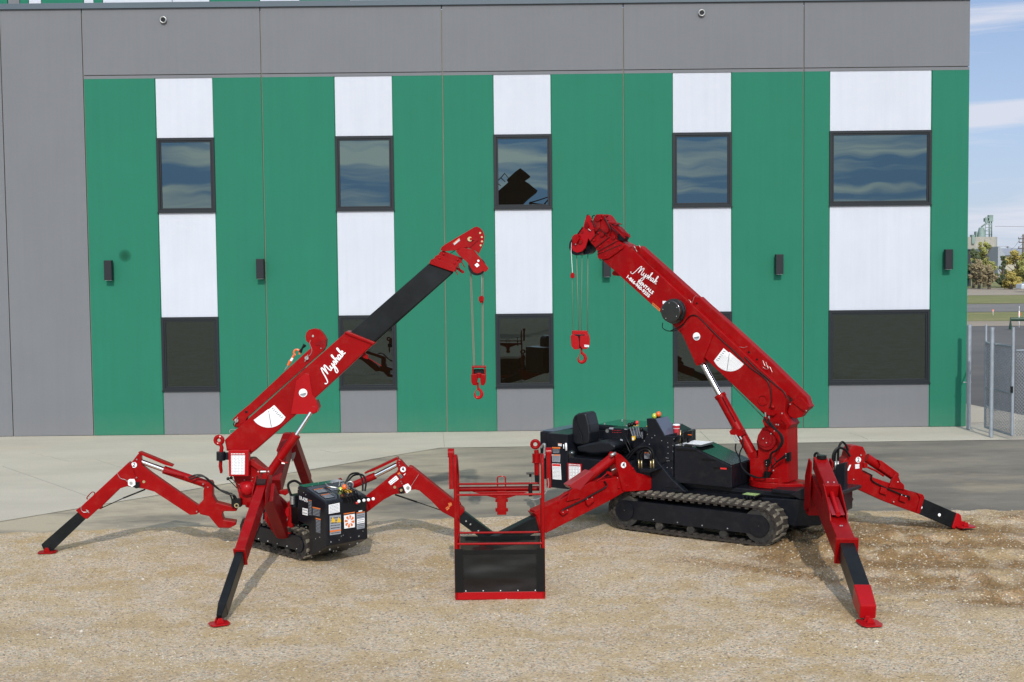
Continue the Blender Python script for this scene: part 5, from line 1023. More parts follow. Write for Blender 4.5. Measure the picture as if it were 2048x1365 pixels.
for k in range(11):
    t = k/11; x, y = 680+t*360, 445+t*355; m.slab(PBm, cr(q7, [(x, y), (x+22, y+21), (x+18, y+27), (x-4, y+6)]), .01, .03)
m.build('measuring_marks', ['white'], S2)
m = MB(); m.slab(PBm, cr(q7, [(575, 352), (590, 345), (1115, 862), (1102, 878)]), .05, .02); bolts(m, PBm, cr(q7, [(1107, 868), (585, 352)]), .014, .015); m.build('jib_rail', 'red2', S2)
m = MB()
for x, y in ((618, 352), (632, 380), (640, 418), (660, 345)): m.tube([PBm.at(*q, .03) for q in cr(q7, [(x-8, y-14), (x+8, y+12)])], .006, 5)
m.build('lynch_pin', 'steel', S2)
m = MB(); m.slab(PBm, cr(q7, [(430, 570), (438, 550), (455, 545), (492, 575), (480, 590), (440, 585)]), .1, .1); m.build('rope_guide', 'red', S2)
# ---- boom head
m = MB()
m.slab(PBm, cr(q9, [(1075, 1235), (1200, 1215), (1560, 960), (1580, 900), (1520, 850), (1400, 800), (1300, 860), (950, 1040), (925, 1060), (930, 1190), (960, 1215)]), WB+.02, -.01)
m.slab(PBm, cr(q9, [(935, 1045), (1370, 820), (1440, 770), (1230, 650), (880, 950)]), WB, -.0)
m.slab(PBm, cr(q9, [(745, 800), (990, 480), (1100, 560), (1260, 670), (880, 945)]), WB-.02, .01)
m.slab(PBm, cr(q9, [(1180, 650), (1240, 480), (1290, 480), (1445, 600), (1400, 780), (1290, 770)]), .24, .04)
HDB = m.build('boom_head', 'red', B, bevel=.006)
m = MB(); m.slab(PBm, cr(q9, [(800, 290), (840, 190), (920, 112), (1030, 108), (1100, 170), (1190, 300), (1270, 480), (1240, 660), (1170, 640), (1000, 480), (900, 570), (830, 540), (790, 460)]), .26, .02); m.m = 1; m.slab(PBm, cr(q9, [(830, 240), (980, 240), (985, 440), (900, 545), (800, 500)]), .02, -.002); m.build('head_housing', ['red', 'red2'], HDB, bevel=.012)
hs = cr(q9, [(575, 420), (640, 190), (680, 130), (735, 145), (780, 260), (800, 330), (850, 560), (860, 640), (745, 790), (700, 700), (620, 950), (540, 1035), (420, 1065), (320, 1020), (285, 930), (290, 800), (295, 680), (345, 620), (440, 590), (480, 510), (545, 450)])
m = MB(); m.slab(PBm, hs, .025, .0); m.slab(PBm, hs, .025, .24); m.slab(PBm, cr(q9, [(600, 420), (780, 350), (850, 620), (745, 780), (640, 640), (560, 560)]), .2, .03); m.build('head_side_plate', 'bred', HDB, bevel=.004)
m = MB(); m.slab(PBm, cr(q9, [(290, 680), (345, 625), (430, 630), (450, 700), (470, 720), (400, 850), (320, 825)]), .04, -.045); m.build('rope_cover', 'red', HDB, bevel=.004)
m = MB(); c = PBm.at(*cr(q9, [(420, 900)])[0], .04); m.cyl(c, c+PBm.n*.16, .135, 28); c = PBm.at(*cr(q9, [(640, 900)])[0], .10); m.cyl(c, c+PBm.n*.12, .12, 28); m.build('sheave', 'dark', HDB)
m = MB(); m.slab(PBm, cr(q9, [(215, 930), (250, 890), (280, 1000), (240, 975)]), .1, .08); m.build('rope_guard', 'red2', HDB)
m = MB()
m.slab(PBm, cr(q9, [(1195, 330), (1240, 310), (1360, 320), (1425, 350), (1410, 365), (1250, 350), (1215, 360)]), .14, .0)
m.slab(PBm, cr(q9, [(1210, 350), (1250, 360), (1620, 700), (1600, 720)]), .03, -.03); m.slab(PBm, cr(q9, [(1400, 350), (1430, 360), (1700, 620), (1690, 650)]), .03, .16); m.slab(PBm, cr(q9, [(1350, 380), (1440, 430), (1560, 560), (1500, 620), (1340, 450)]), .12, .02)
m.m = 1; m.slab(PBm, cr(q9, [(1430, 620), (1640, 600), (1620, 690), (1560, 780), (1410, 740)]), .12, .04); m.m = 0
m.slab(PBm, cr(q9, [(1480, 590), (1600, 550), (1690, 610), (1715, 690), (1640, 655), (1560, 690), (1500, 640)]), .05, -.02)
m.slab(PBm, cr(q9, [(1070, 130), (1160, 110), (1165, 150), (1130, 190), (1180, 260), (1150, 280)]), .05, .0)
m.build('searcher_hook_bracket', ['red2', 'dark'], HDB, bevel=.004)
m = MB(); m.tube(smooth([PBm.at(*q, .05) for q in cr(q9, [(650, 200), (680, 135), (720, 140), (745, 190)])]), .008, 6); m.tube(smooth([PBm.at(*q, .05) for q in cr(q9, [(790, 230), (810, 160), (860, 140)])]), .007, 6); m.tube(smooth([PBm.at(*q, .02) for q in cr(q9, [(745, 890), (740, 950), (790, 1000), (840, 980), (850, 940)])]), .005, 6); m.tube(smooth([PBm.at(*q, .02) for q in cr(q9, [(1000, 1200), (990, 1245), (1060, 1250)])]), .005, 6); m.build('cable_loop', 'blk', HDB)
M['gap_shade'] = mat('dark_gap_shade', (.02, .001, .001), .9)
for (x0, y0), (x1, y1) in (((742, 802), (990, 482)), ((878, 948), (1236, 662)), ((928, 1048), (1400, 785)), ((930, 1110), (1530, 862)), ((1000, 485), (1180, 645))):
    m = MB(); a, b = PBm.at(*cr(q9, [(x0, y0)])[0], -.011), PBm.at(*cr(q9, [(x1, y1)])[0], -.011); m.tube([a, b], .0055, 5); m.build('section_gap_shade', 'gap_shade', HDB)  # dark tubes imitate the shade in the gaps between head collars
for k, px in enumerate(([(560, 430), (470, 560), (440, 600)], [(760, 270), (820, 300), (860, 420)], [(1100, 180), (1180, 320), (1250, 470), (1240, 600)])):
    m = MB(); m.tube(smooth([PBm.at(*q, -.012) for q in cr(q9, px)]), .007, 6); m.build('cable', 'blk', HDB)
for x, y, r_ in ((660, 400, .035), (930, 200, .05), (1040, 620, .03), (1150, 520, .03), (1320, 690, .03), (500, 800, .03)):
    m = MB(); c = PBm.at(*cr(q9, [(x, y)])[0], -.02); m.cyl(c, c+PBm.n*.03, r_, 16); m.build('pin_boss', 'red2', HDB, bevel=.004)
m = MB(); bolts(m, PBm, cr(q9, [(1028, 222), (832, 470), (955, 580), (845, 755), (1200, 772), (990, 922), (1362, 898), (1480, 972), (1080, 1035), (1132, 1133)]), .015, -.008); m.build('bolt_set', 'bred', HDB)
m = MB()
for x, y in ((655, 340), (545, 560), (915, 280), (480, 670)): disc(m, PBm, *cr(q9, [(x, y)])[0], .022, -.006, .01)
m.m = 1; m.tube([PBm.at(*q, -.02) for q in cr(q9, [(705, 480), (765, 525)])], .007, 6); m.sph(PBm.at(*cr(q9, [(388, 858)])[0], -.05), .010, sub=1); m.build('sheave_pin', ['red2', 'steel'], HDB)
# ---- hoist ropes, hook block
tp_ = PBm.at(*cr(q9, [(480, 900)])[0], .12); PR = PL(tp_.x, tp_.y, 0)
m = MB()
for (a, b, r_, o) in (((265, 830), (285, 1365), .003, -.1), ((300, 960), (320, 1365), .005, -.1), ((408, 1060), (420, 1365), .005, -.1), ((552, 930), (552, 1365), .005, 0), ((690, 930), (690, 1365), .005, 0)): pass
for (x0, y0), (x1, y1), r_ in (((98, 400), (106, 1065), .0035), ((136, 395), (156, 1065), .0055), ((183, 360), (176, 1065), .0045), ((231, 370), (229, 1055), .0055)): m.tube([PR.at(*cr(q7, [(x0, y0-20)])[0]), PR.at(*cr(q7, [(x1, y1)])[0])], r_, 6)
m.build('hoist_rope', 'rope', B)
m = MB(); p = PR.at(*cr(q7, [(104, 588)])[0], -.02); m.cyl(p-Z*.028, p+Z*.028, .032, 8); m.cyl(p-Z*.034, p+Z*.045, .022, 10); m.m = 1; m.tube([PR.at(*cr(q7, [(96, 310)])[0], -.02), PR.at(*cr(q7, [(92, 380)])[0], -.02), p+Z*.04], .004, 6); m.build('overwind_weight', ['bred', 'white'], B)
m = MB(); m.slab(PR, cr(q7, [(104, 1042), (225, 1044), (232, 1066), (244, 1080), (100, 1084)]), .16, -.06)
m.slab(PR, cr(q7, [(88, 1088), (100, 1072), (150, 1090), (160, 1140), (158, 1196), (118, 1198), (95, 1170)]), .05, -.08); m.slab(PR, cr(q7, [(164, 1090), (185, 1075), (240, 1078), (248, 1110), (246, 1160), (225, 1192), (190, 1196), (165, 1170)]), .05, -.08)
m.slab(PR, cr(q7, [(90, 1092), (240, 1092), (240, 1170), (225, 1190), (110, 1190)]), .05, .05); m.m = 1; m.slab(PR, cr(q7, [(112, 1075), (220, 1075), (220, 1180), (112, 1180)]), .08, -.03); m.cyl(PR.at(*cr(q7, [(120, 1078)])[0], -.07), PR.at(*cr(q7, [(205, 1080)])[0], -.07), .012, 8)
HBK = m.build('hook_block', ['bred', 'dark'], B, bevel=.01)
hc = PR.at(*cr(q7, [(178, 1272)])[0], -.02); S, r = hook_path(hc, .061, V((1, 0, 0))); S2_ = S; m = MB(); m.tube(S, r, 12); m.tube([hc+V((-.038, 0, .035)), hc+V((0, 0, .085))], .006, 6); m.build('hook', 'bred', HBK)
sticker('small_label', PR, cr(q7, [(202, 1158), (240, 1162), (240, 1178), (202, 1176)]), HBK, -.085, 'white', 1, 'gink')
# lift cylinder
PCy = SY(-.05)
m = MB(); a, b = PCy.at(*cr(q4, [(1345, 760)])[0]), PCy.at(*cr(q8, [(400, 925)])[0]); m.cyl(a, b, .070, 24); m.cyl(b-(b-a).normalized()*.04, b+(b-a).normalized()*.004, .080, 24)
m.slab(PCy, cr(q4, [(1240, 700), (1350, 650), (1400, 780), (1290, 800)]), .14, -.07); LCB = m.build('lift_cylinder', 'red', B)
m = MB(); m.cyl(b, PCy.at(*cr(q8, [(258, 665)])[0], .0), .040, 20); m.build('piston_rod', 'chrome', LCB)
m = MB(); m.tube([PCy.at(*q, -.085) for q in cr(q8, [(425, 930), (470, 1020), (530, 1130)])], .012, 8); m.slab(PCy, cr(q4, [(1015, 405), (1045, 375), (1180, 390), (1190, 450), (1160, 470), (1060, 450), (1030, 445)]), .10, -.13); m.m = 1
m.tube([PCy.at(*q, -.14) for q in cr(q4, [(1095, 450), (1140, 520)])], .012, 8); m.tube([PCy.at(*q, -.14) for q in cr(q4, [(1150, 470), (1185, 520)])], .012, 8); m.tube([PCy.at(*q, -.14) for q in cr(q4, [(1070, 465), (1105, 540)])], .010, 8); m.build('hydraulic_port', ['red', 'steel'], LCB)
# ---- outriggers of the big crane
# leg 4: towards the man basket
r4 = LP(-.745, -.62); f4 = G(966, 1101); PQ = PL2((r4.x, r4.y), (f4.x, f4.y))
m = MB(); m.slab(PQ, cr(q2, [(1185, 640), (1215, 600), (1262, 625), (1330, 690), (1400, 775), (1450, 845), (1600, 880), (1632, 900), (1632, 1040), (1600, 1062), (1300, 1080), (1272, 1060), (1235, 900), (1200, 780)]), .20, -.02); O = m.build('outrigger', 'red', B, bevel=.008)
m = MB(); m.slab(PQ, [(1070, 1022), (1130, 995), (1180, 965), (1236, 954), (1245, 965), (1250, 984), (1216, 1004), (1093, 1067), (1080, 1062), (1072, 1035)], .16, .0); m.slab(PQ, cr(c3b, [(1345, 600), (1360, 598), (1440, 590), (1450, 765), (1400, 742), (1375, 640)]), .20, -.02); m.build('leg_beam', 'red', O, bevel=.01)
m = MB(); m.slab(PQ, cr(c3b, [(1362, 625), (1400, 740), (1290, 800), (1010, 935), (935, 905), (925, 850), (1090, 762)]), .13, .015); m.build('leg_extension', 'boomblk', O, bevel=.01)
footplate(f4, O, .13, .10, .2, 'bred')
m = MB(); a, b = PQ.at(*cr(q2, [(690, 1020)])[0], .08), PQ.at(*cr(q2, [(1150, 660)])[0], .08); m.cyl(a, b, .068, 22); m.cyl(b, b+(b-a).normalized()*.08, .045, 16); HC = m.build('hydraulic_cylinder', 'red', O)
m = MB(); m.slab(PQ, cr(q2, [(610, 1000), (880, 818), (935, 850), (745, 1062), (640, 1040)]), .16, -.01); m.build('rod_guard', 'pinkred', HC, bevel=.006)
m = MB(); m.slab(PQ, cr(q2, [(580, 1200), (620, 1080), (655, 1045), (700, 1035), (745, 1060), (760, 1110), (745, 1160)]), .04, -.03); m.slab(PQ, cr(q2, [(430, 1260), (470, 1200), (600, 1090), (620, 1110), (560, 1290)]), .10, .03); m.build('cylinder_lug', 'red', O, bevel=.006)
m = MB(); m.tube(smooth([PQ.at(*q, .0) for q in cr(q2, [(470, 1225), (475, 1185), (520, 1140), (600, 1085)])]), .010, 7); m.tube([PQ.at(*q, -.01) for q in cr(q2, [(950, 945), (1000, 915), (1090, 840)])], .008, 7); m.build('handle', 'red', O)
m = MB(); m.slab(PQ, cr(q2, [(825, 1190), (920, 1145), (930, 1190), (850, 1258), (832, 1235)]), .05, -.055); m.slab(PQ, cr(q2, [(500, 1340), (600, 1295), (610, 1330), (530, 1375)]), .05, -.055); m.slab(PQ, cr(q2, [(1085, 850), (1100, 825), (1150, 850), (1150, 880), (1125, 882)]), .05, -.03); m.build('hose_cover', 'red', O, bevel=.006)
m = MB(); m.tube(smooth([PQ.at(*q, -.02) for q in cr(q2, [(1045, 950), (1070, 985), (1050, 1030), (860, 1135), (790, 1180), (560, 1290), (510, 1330)])]), .011, 7); m.build('hydraulic_hose', 'blk', O)
m = MB(); m.tube([PQ.at(*q, -.03) for q in cr(q2, [(1135, 815), (1190, 790)])], .010, 7); m.tube([PQ.at(*q, -.03) for q in cr(q2, [(1125, 630), (1185, 600)])], .022, 8); bolts(m, PQ, cr(q2, [(838, 1172), (895, 1150), (535, 1335), (588, 1308), (1210, 908)]), .008, -.06); m.m = 1; bolts(m, PQ, [(1084, 1045)], .03, -.0); m.build('hose_fitting', ['steel', 'white'], O)
m = MB(); bolts(m, PQ, cr(q2, [(1228, 1025), (1325, 1005), (1400, 790), (610, 1000)]), .014, -.025); m.build('pivot_bolt', 'bred', O)
number_disc(PQ, *cr(q2, [(1285, 748)])[0], .040, -.026, '4', O, 0)
# leg 2: far right
r2 = LP(1.55, .55); f2 = G(1915, 1056); P2_ = PL2((r2.x, r2.y), (f2.x, f2.y))
m = MB(); m.slab(P2_, cr(q5, [(520, 410), (560, 330), (600, 290), (622, 205), (650, 170), (690, 165), (770, 180), (800, 245), (778, 350), (757, 430), (752, 595), (690, 612), (525, 625)]), .18, -.02); O = m.build('outrigger', 'red', B, bevel=.008)
m = MB(); m.slab(P2_, cr(q5, [(690, 425), (790, 432), (862, 470), (872, 500), (1050, 560), (1200, 622), (1330, 668), (1402, 685), (1414, 718), (1355, 885), (1200, 832), (1010, 762), (680, 612), (662, 560)]), .16, 0); m.slab(P2_, cr(q5, [(1330, 662), (1400, 680), (1416, 712), (1365, 885), (1325, 878), (1370, 720)]), .20, -.02); m.build('leg_beam', 'red', O, bevel=.01)
m = MB(); m.slab(P2_, cr(q5, [(1400, 722), (1752, 876), (1702, 1032), (1350, 882)]), .13, .015); m.m = 1; disc(m, P2_, *cr(q5, [(1377, 815)])[0], .022, -.01, .02); disc(m, P2_, *cr(q5, [(1570, 895)])[0], .022, .008, .01); m.m = 2; disc(m, P2_, *cr(q5, [(1595, 930)])[0], .018, .010, .01); m.build('leg_extension', ['boomblk', 'white', 'blk'], O, bevel=.01)
m = MB(); m.slab(P2_, cr(q5, [(1750, 876), (1780, 880), (1798, 900), (1822, 1050), (1808, 1066), (1745, 1050), (1702, 1030)]), .16, -.0); m.build('foot_bracket', 'bred', O, bevel=.01)
footplate(f2+V((.10, 0, 0)), O, .13, .10, .1, 'bred')
m = MB(); a, b = P2_.at(*cr(q5, [(800, 292)])[0], .08), P2_.at(*cr(q5, [(1110, 500)])[0], .08); m.cyl(a, b, .062, 22); m.tube([P2_.at(*q, -.01) for q in cr(q5, [(820, 395), (900, 430), (985, 485)])], .014, 7); HC = m.build('hydraulic_cylinder', 'red', O)
m = MB(); m.slab(P2_, cr(q5, [(930, 318), (965, 325), (1145, 458), (1142, 470), (1085, 512), (935, 410), (950, 380)]), .16, -.01); m.build('rod_guard', 'red', HC, bevel=.006)
m = MB(); m.slab(P2_, cr(q5, [(1040, 605), (1082, 500), (1105, 468), (1130, 462), (1162, 545), (1200, 580), (1202, 632)]), .04, -.03); m.build('cylinder_lug', 'red', O, bevel=.006)
m = MB(); m.tube(smooth([P2_.at(*q, -.02) for q in cr(q5, [(860, 470), (860, 530), (950, 585), (1100, 650), (1200, 690), (1250, 700), (1255, 740)])]), .010, 7); m.slab(P2_, cr(q5, [(765, 425), (860, 470), (865, 485), (770, 440)]), .02, -.01); m.build('hydraulic_hose', 'blk', O)
m = MB(); m.slab(P2_, cr(q5, [(960, 600), (1020, 620), (1020, 690), (945, 665)]), .04, -.04); m.slab(P2_, cr(q5, [(1165, 690), (1220, 705), (1220, 770), (1150, 745)]), .04, -.04); m.slab(P2_, cr(q5, [(770, 345), (815, 350), (820, 400), (775, 405)]), .05, -.04); m.build('hose_cover', 'red', O, bevel=.006)
m = MB(); bolts(m, P2_, cr(q5, [(745, 268), (668, 522), (688, 588), (560, 458), (1088, 758), (1132, 548), (1215, 700), (1172, 685)]), .012, -.03); m.m = 1; m.slab(P2_, cr(q5, [(602, 425), (625, 370), (642, 368), (615, 432)]), .006, -.028); m.build('pivot_bolt', ['steel', 'white'], O)
number_disc(P2_, *cr(q5, [(718, 315)])[0], .038, -.026, '2', O, 0)
sticker('small_label', P2_, cr(q5, [(684, 365), (728, 358), (728, 405), (686, 410)]), O, -.026, 'white', 3, 'gink')
for k, px in enumerate(([(455, 390), (450, 280), (480, 210), (530, 190), (590, 220), (630, 280)], [(505, 340), (510, 200), (545, 130), (585, 160), (610, 220)], [(280, 350), (258, 270), (285, 245), (320, 290), (315, 340)], [(310, 350), (315, 300), (345, 280), (370, 320), (370, 370)], [(465, 360), (475, 250), (510, 200)])):
    m = MB(); m.tube(smooth([(P2_ if k in (0, 1, 4) else SY(-.5)).at(*q, -.08+.04*k if k in (0, 1, 4) else 0) for q in cr(q5, px)]), .016, 8); m.build('hydraulic_hose', 'blk', B)
m = MB()
for x in (455, 480, 505): m.tube([P2_.at(*q, -.06) for q in cr(q5, [(x, 330), (x-5, 420)])], .014, 7)
m.m = 1; m.slab(P2_, cr(q5, [(440, 400), (545, 390), (545, 640), (500, 660), (440, 600)]), .12, .02); m.build('hose_fitting', ['steel', 'dark'], B)
w = MB(); a = P2_.at(*cr(q5, [(458, 548)])[0], .012); b = P2_.at(*cr(q5, [(502, 530)])[0], .012); w.text('506', a, b-a, Z, .085, .002, .03, fit=(b-a).length); w.build('lettering', 'white', B)
# leg 1: towards the camera
n1 = V((3.80, 15.75, .97)); f1 = V((3.53, 12.57, .0)); t1 = V((f1.x, f1.y+.03, .11)); dv = (t1-n1).normalized(); sdv = dv.cross(Z).normalized(); upv = sdv.cross(dv)
e1 = n1+(t1-n1)*.60; e2 = n1+(t1-n1)*.89
m = MB()
for s_ in (-1, 1): m.prism([V((3.80+s_*.12, y_, z_)) for y_, z_ in ((15.95, .50), (15.74, .58), (15.68, .80), (15.64, 1.16), (15.76, 1.19), (15.95, .95), (16.0, .55))], V((s_*.02, 0, 0)))
m.box(V((3.80, 15.95, .7)), .11, .08, .25, V((1, 0, 0)), V((0, 1, 0)), Z); O = m.build('outrigger', 'red', B, bevel=.006)
m = MB(); m.beam(n1-upv*.13, e1, .20, .27); m.beam(e1-dv*.03, e1+dv*.015, .25, .31); m.build('leg_beam', 'red', O, bevel=.010)
m = MB(); m.beam(e1, e2, .155, .21); m.m = 1
for t in (.12, .55): c = e1+(e2-e1)*t-sdv*.0835; m.cyl(c, c-sdv*.004, .018, 12)
m.build('leg_extension', ['boomblk', 'white'], O, bevel=.010)
m = MB(); m.beam(e2-dv*.02, t1-dv*.02, .172, .225, Z, .16, .15); m.build('foot_bracket', 'bred', O, bevel=.012)
footplate(f1, O, .11, .13, .1, 'bred')
m = MB(); g0, g1_ = n1+V((0, 0, .16)), n1+(t1-n1)*.27+upv*.20; m.beam(g0, g1_, .17, .17); m.m = 0; HC = m.build('hydraulic_cylinder', 'red', O, bevel=.012)
m = MB(); r0 = g1_-upv*.02; r1 = n1+(t1-n1)*.42+upv*.15; m.cyl(r0, r1, .03, 14); m.build('piston_rod', 'bred', HC)
m = MB()
for s_ in (-1, 1): m.prism([n1+(t1-n1)*a+upv*b+sdv*(s_*.085) for a, b in ((.26, .05), (.44, .10), (.42, .17), (.28, .28), (.255, .28))], sdv*(s_*.015))
m.m = 1; m.beam(n1+(t1-n1)*.28+upv*.145, n1+(t1-n1)*.42+upv*.145, .15, .012); m.build('cylinder_lug', ['red', 'pinkred'], O, bevel=.004)
m = MB()
for s_ in (-1, 1): m.sph(n1+(t1-n1)*.245+upv*.285+sdv*(.035*s_), .012, sub=1)
m.sph(n1+(t1-n1)*.50+upv*.14+sdv*.02, .010, sub=1); m.sph(n1+(t1-n1)*.50+upv*.14, .010, sub=1); m.build('pivot_bolt', 'steel', O)
m = MB(); m.cyl(V((3.80, 15.66, 1.20)), V((3.80, 15.66, 1.24)), .06, 18); m.build('hose_cap', 'blk', O)
number = None
# paper cup left on the crane
cp = SY(-.25).at(*cr(q10, [(1490, 300)])[0]); m = MB(); m.cyl(cp-Z*.13, cp, .036, 20, .048); m.m = 1; m.cyl(cp+Z*.0005, cp+Z*.014, .051, 20, .047); m.cyl(cp-Z*.045, cp-Z*.04, .0452, 20)
# ================================================================ man basket
m_ = m
tag(m_.build('paper_cup', ['cup', 'white'], None, shift=cp-Z*.13), 'red paper cup with white lid standing behind the slanted grey panel', 'cup')
yb0, yb1 = 13.70, 14.28
xl, xr = -.628, .315
BK = thing('man_basket', ((xl+xr)/2, yb0, 0), 'red tubular man basket with black mesh sides standing on the gravel between the cranes', 'basket')
m = MB(); m.bb(xl-.015, xr+.015, yb0-.012, yb0+.02, .0, .085); m.bb(xl-.015, xr+.015, yb1-.02, yb1+.012, .0, .085); m.bb(xl-.015, xl+.012, yb0+.02, yb1-.02, 0, .085); m.bb(xr-.012, xr+.015, yb0+.02, yb1-.02, 0, .085); m.bb(xl, xr, yb0+.02, yb1-.02, .02, .035); m.build('toe_board', 'bred', BK, bevel=.004)
for x in (xl, xr):
    m = MB(); m.tube(smooth([V((x, yb0, .02)), V((x, yb0, .7)), V((x, yb0, 1.38)), V((x, yb0+.03, 1.50)), V((x, yb0+.10, 1.555)), V((x, yb0+.30, 1.50)), V((x, yb0+.5, 1.36)), V((x, yb1, 1.20)), V((x, yb1, .6)), V((x, yb1, .02))], 5), .019, 10); m.build('side_frame', 'red', BK)
for y, z in ((yb0, .61), (yb0, 1.145), (yb1, .61), (yb1, 1.165)):
    m = MB(); m.cyl(V((xl, y, z)), V((xr, y, z)), .0125, 10); m.build('rail', 'red', BK)
for x in (xl, xr):
    m = MB(); m.cyl(V((x, yb0, .61)), V((x, yb1, .61)), .012, 10); m.build('rail', 'red', BK)
m = MB(); m.cyl(V((xl-.02, yb1+.10, 1.09)), V((xr+.02, yb1+.10, 1.09)), .029, 14); m.build('mounting_tube', 'red', BK)
cx = (xl+xr)/2+.02
m = MB(); m.prism([V((cx+a, yb1+.08, z)) for a, z in ((-.33, 1.062), (.33, 1.062), (.07, .985), (-.07, .985))], V((0, .02, 0))); m.bb(cx-.052, cx+.052, yb1+.05, yb1+.15, .80, 1.07)
for s_ in (-1, 1):
    for z in (.83, .94): m.bb(cx+s_*.062-.01, cx+s_*.062+.01, yb1+.08, yb1+.12, z, z+.04)
m.build('mounting_post', 'red', BK, bevel=.004)
m = MB(); m.tube(smooth([V((cx-.045, yb1+.12, 1.10)), V((cx-.045, yb1+.12, 1.20)), V((cx-.03, yb1+.12, 1.225)), V((cx+.03, yb1+.12, 1.225)), V((cx+.045, yb1+.12, 1.20)), V((cx+.045, yb1+.12, 1.10))], 4), .007, 8); m.build('handle', 'red', BK)
for x, s_ in ((xl-.058, -1), (xr+.075, 1)):
    m = MB(); m.box(V((x, yb1-.25, 1.36)), .024, .05, .20, V((1, 0, 0)), V((0, 1, 0)), Z); m.cyl(V((x-.034, yb1-.25, 1.555)), V((x+.034, yb1-.25, 1.555)), .05, 20); m.m = 1; m.cyl(V((x-.045, yb1-.25, 1.52)), V((x+.055, yb1-.25, 1.52)), .010, 8); m.build('pivot_arm', ['red', 'steel'], BK, bevel=.006)
m = MB(); m.prism([V((xr-.028, y, z)) for y, z in ((yb0+.05, 1.45), (yb0+.08, 1.10), (yb1-.1, 1.10), (yb1-.2, 1.42))], V((.012, 0, 0))); m.build('side_plate', 'dirt', BK)
m = MB(); m.tube(smooth([V((xr+.06, yb0+.1, 1.30)), V((xr+.065, yb0+.1, 1.22)), V((xr+.03, yb0+.1, 1.14)), V((xr-.05, yb0+.1, 1.075)), V((xr-.13, yb0+.1, 1.07))]), .006, 6); m.build('cable', 'steel', BK)
kx_ = xr-.125; m = MB(); m.cyl(V((kx_, yb1, 1.02)), V((kx_, yb1, 1.165)), .022, 12); m.cyl(V((kx_, yb1, 1.24)), V((kx_, yb1, 1.275)), .014, 8); m.tube([V((kx_-.045, yb1, 1.278)), V((kx_+.045, yb1, 1.278))], .012, 8); m.m = 1; m.cyl(V((kx_, yb1, 1.165)), V((kx_, yb1, 1.24)), .009, 8); m.build('clamp_knob', ['blk', 'steel'], BK)
def cloth(x0, x1, y, z0, z1, ax='x', y2=None):
    mb = MB(); nx_, nz = 36, 18; g_ = []
    for j in range(nz+1):
        for i in range(nx_+1):
            u, v = i/nx_, j/nz; w = (.010*math.sin(v*9+1.5*math.sin(u*5))+.012*noise.noise(V((u*3, v*7, y))))*math.sin(math.pi*u)**.5*math.sin(math.pi*min(1, v*1.02))**.6 if 0 < u < 1 and 0 < v < 1 else 0.
            if ax == 'x': g_.append(mb.bm.verts.new((x0+(x1-x0)*u, y+w, z0+(z1-z0)*v-.012*math.sin(math.pi*u)*(v > .99))))
            else: g_.append(mb.bm.verts.new((x0+w*.5, y+(y2-y)*u, z0+(z1-z0)*v)))
    for j in range(nz):
        for i in range(nx_): k = j*(nx_+1)+i; mb._f([g_[k], g_[k+1], g_[k+nx_+2], g_[k+nx_+1]], True)
    return mb
cloth(xl+.02, xr-.02, yb0-.014, .085, .545).build('mesh_panel', 'fabric', BK); cloth(xl+.02, xr-.02, yb1-.014, .085, .575).build('mesh_panel', 'fabric', BK)
cloth(xl, 0, yb0+.02, .085, .545, 'y', yb1-.02).build('mesh_panel', 'fabric', BK); cloth(xr, 0, yb0+.02, .085, .545, 'y', yb1-.02).build('mesh_panel', 'fabric', BK)
m = MB()
for x in (xl+.03, xr-.03): m.bb(x-.045, x+.045, yb0-.024, yb0-.02, .085, .56); m.build('webbing', 'blk', BK); m = MB()
m.bb(xl+.06, xr-.06, yb0-.020, yb0-.0175, .50, .545); m.bb(xl+.08, xr-.08, yb1-.024, yb1-.020, .53, .575); m.build('webbing', 'blk', BK)
m = MB()
for k in range(5): m.sph(V((xl+.10+k*.188, yb0-.022, .10)), .007, sub=1)
m.build('eyelets', 'white', BK)
# ================================================================ fence, gate and the view beyond the corner
def chain(mb, O, u, w, h, s_=.07):
    """woven wire: two families of diagonal strands"""
    k = -h
    while k < w:
        a, b = max(0, k), min(w, k+h)
        if b > a: mb.tube([O+u*a+Z*(a-k), O+u*b+Z*(b-k)], .0048, 3); mb.tube([O+u*a+Z*(h-(a-k))+V((0, .004, 0)), O+u*b+Z*(h-(b-k))+V((0, .004, 0))], .0048, 3)
        k += s_
p = G(1932, 857); pc = V((p.x+.0, p.y-.15, 0)); pz = D(1934, 650, pc.y).z
m = MB(); m.cyl(pc, pc+Z*pz, .045, 16); m.m = 1; m.tube([pc+Z*pz*.45-V((.12, 0, 0)), pc+Z*pz*.45+V((.05, 0, 0))], .012, 6); tag(m.build('fence_post', ['galv', 'steel'], None, shift=pc), 'galvanised steel post standing close to the green building corner', 'post')
gp = G(1982, 874); tz = D(1988, 655, gp.y).z
GT = thing('gate', gp, 'galvanised chain link gate standing open on its thick post beside the pavement', 'gate')
m = MB(); m.cyl(gp, gp+Z*tz, .043, 16); gpost = m.build('gate_post', 'galv', GT)
a0 = G(1970, 862)+Z*.08; b0 = G(2024, 879)+Z*.05; u = (b0-a0); u.z = 0; wdt = u.length; u.normalize(); b0 = a0+u*wdt
ha = D(1974, 650, a0.y).z; hb_ = D(2028, 655, b0.y).z; hr = D(1974, 686, a0.y).z
m = MB(); m.tube([a0, V((a0.x, a0.y, ha))], .024, 10); m.tube([b0, V((b0.x, b0.y, hb_))], .032, 10); m.tube([V((a0.x, a0.y, hr)), V((b0.x, b0.y, hr))], .022, 10); zc = (hr+.1)*.47; m.tube([V((a0.x, a0.y, zc)), V((b0.x, b0.y, zc))], .018, 10); m.tube([a0, V((b0.x, b0.y, a0.z))], .022, 10); m.build('gate_frame', 'galv', GT)
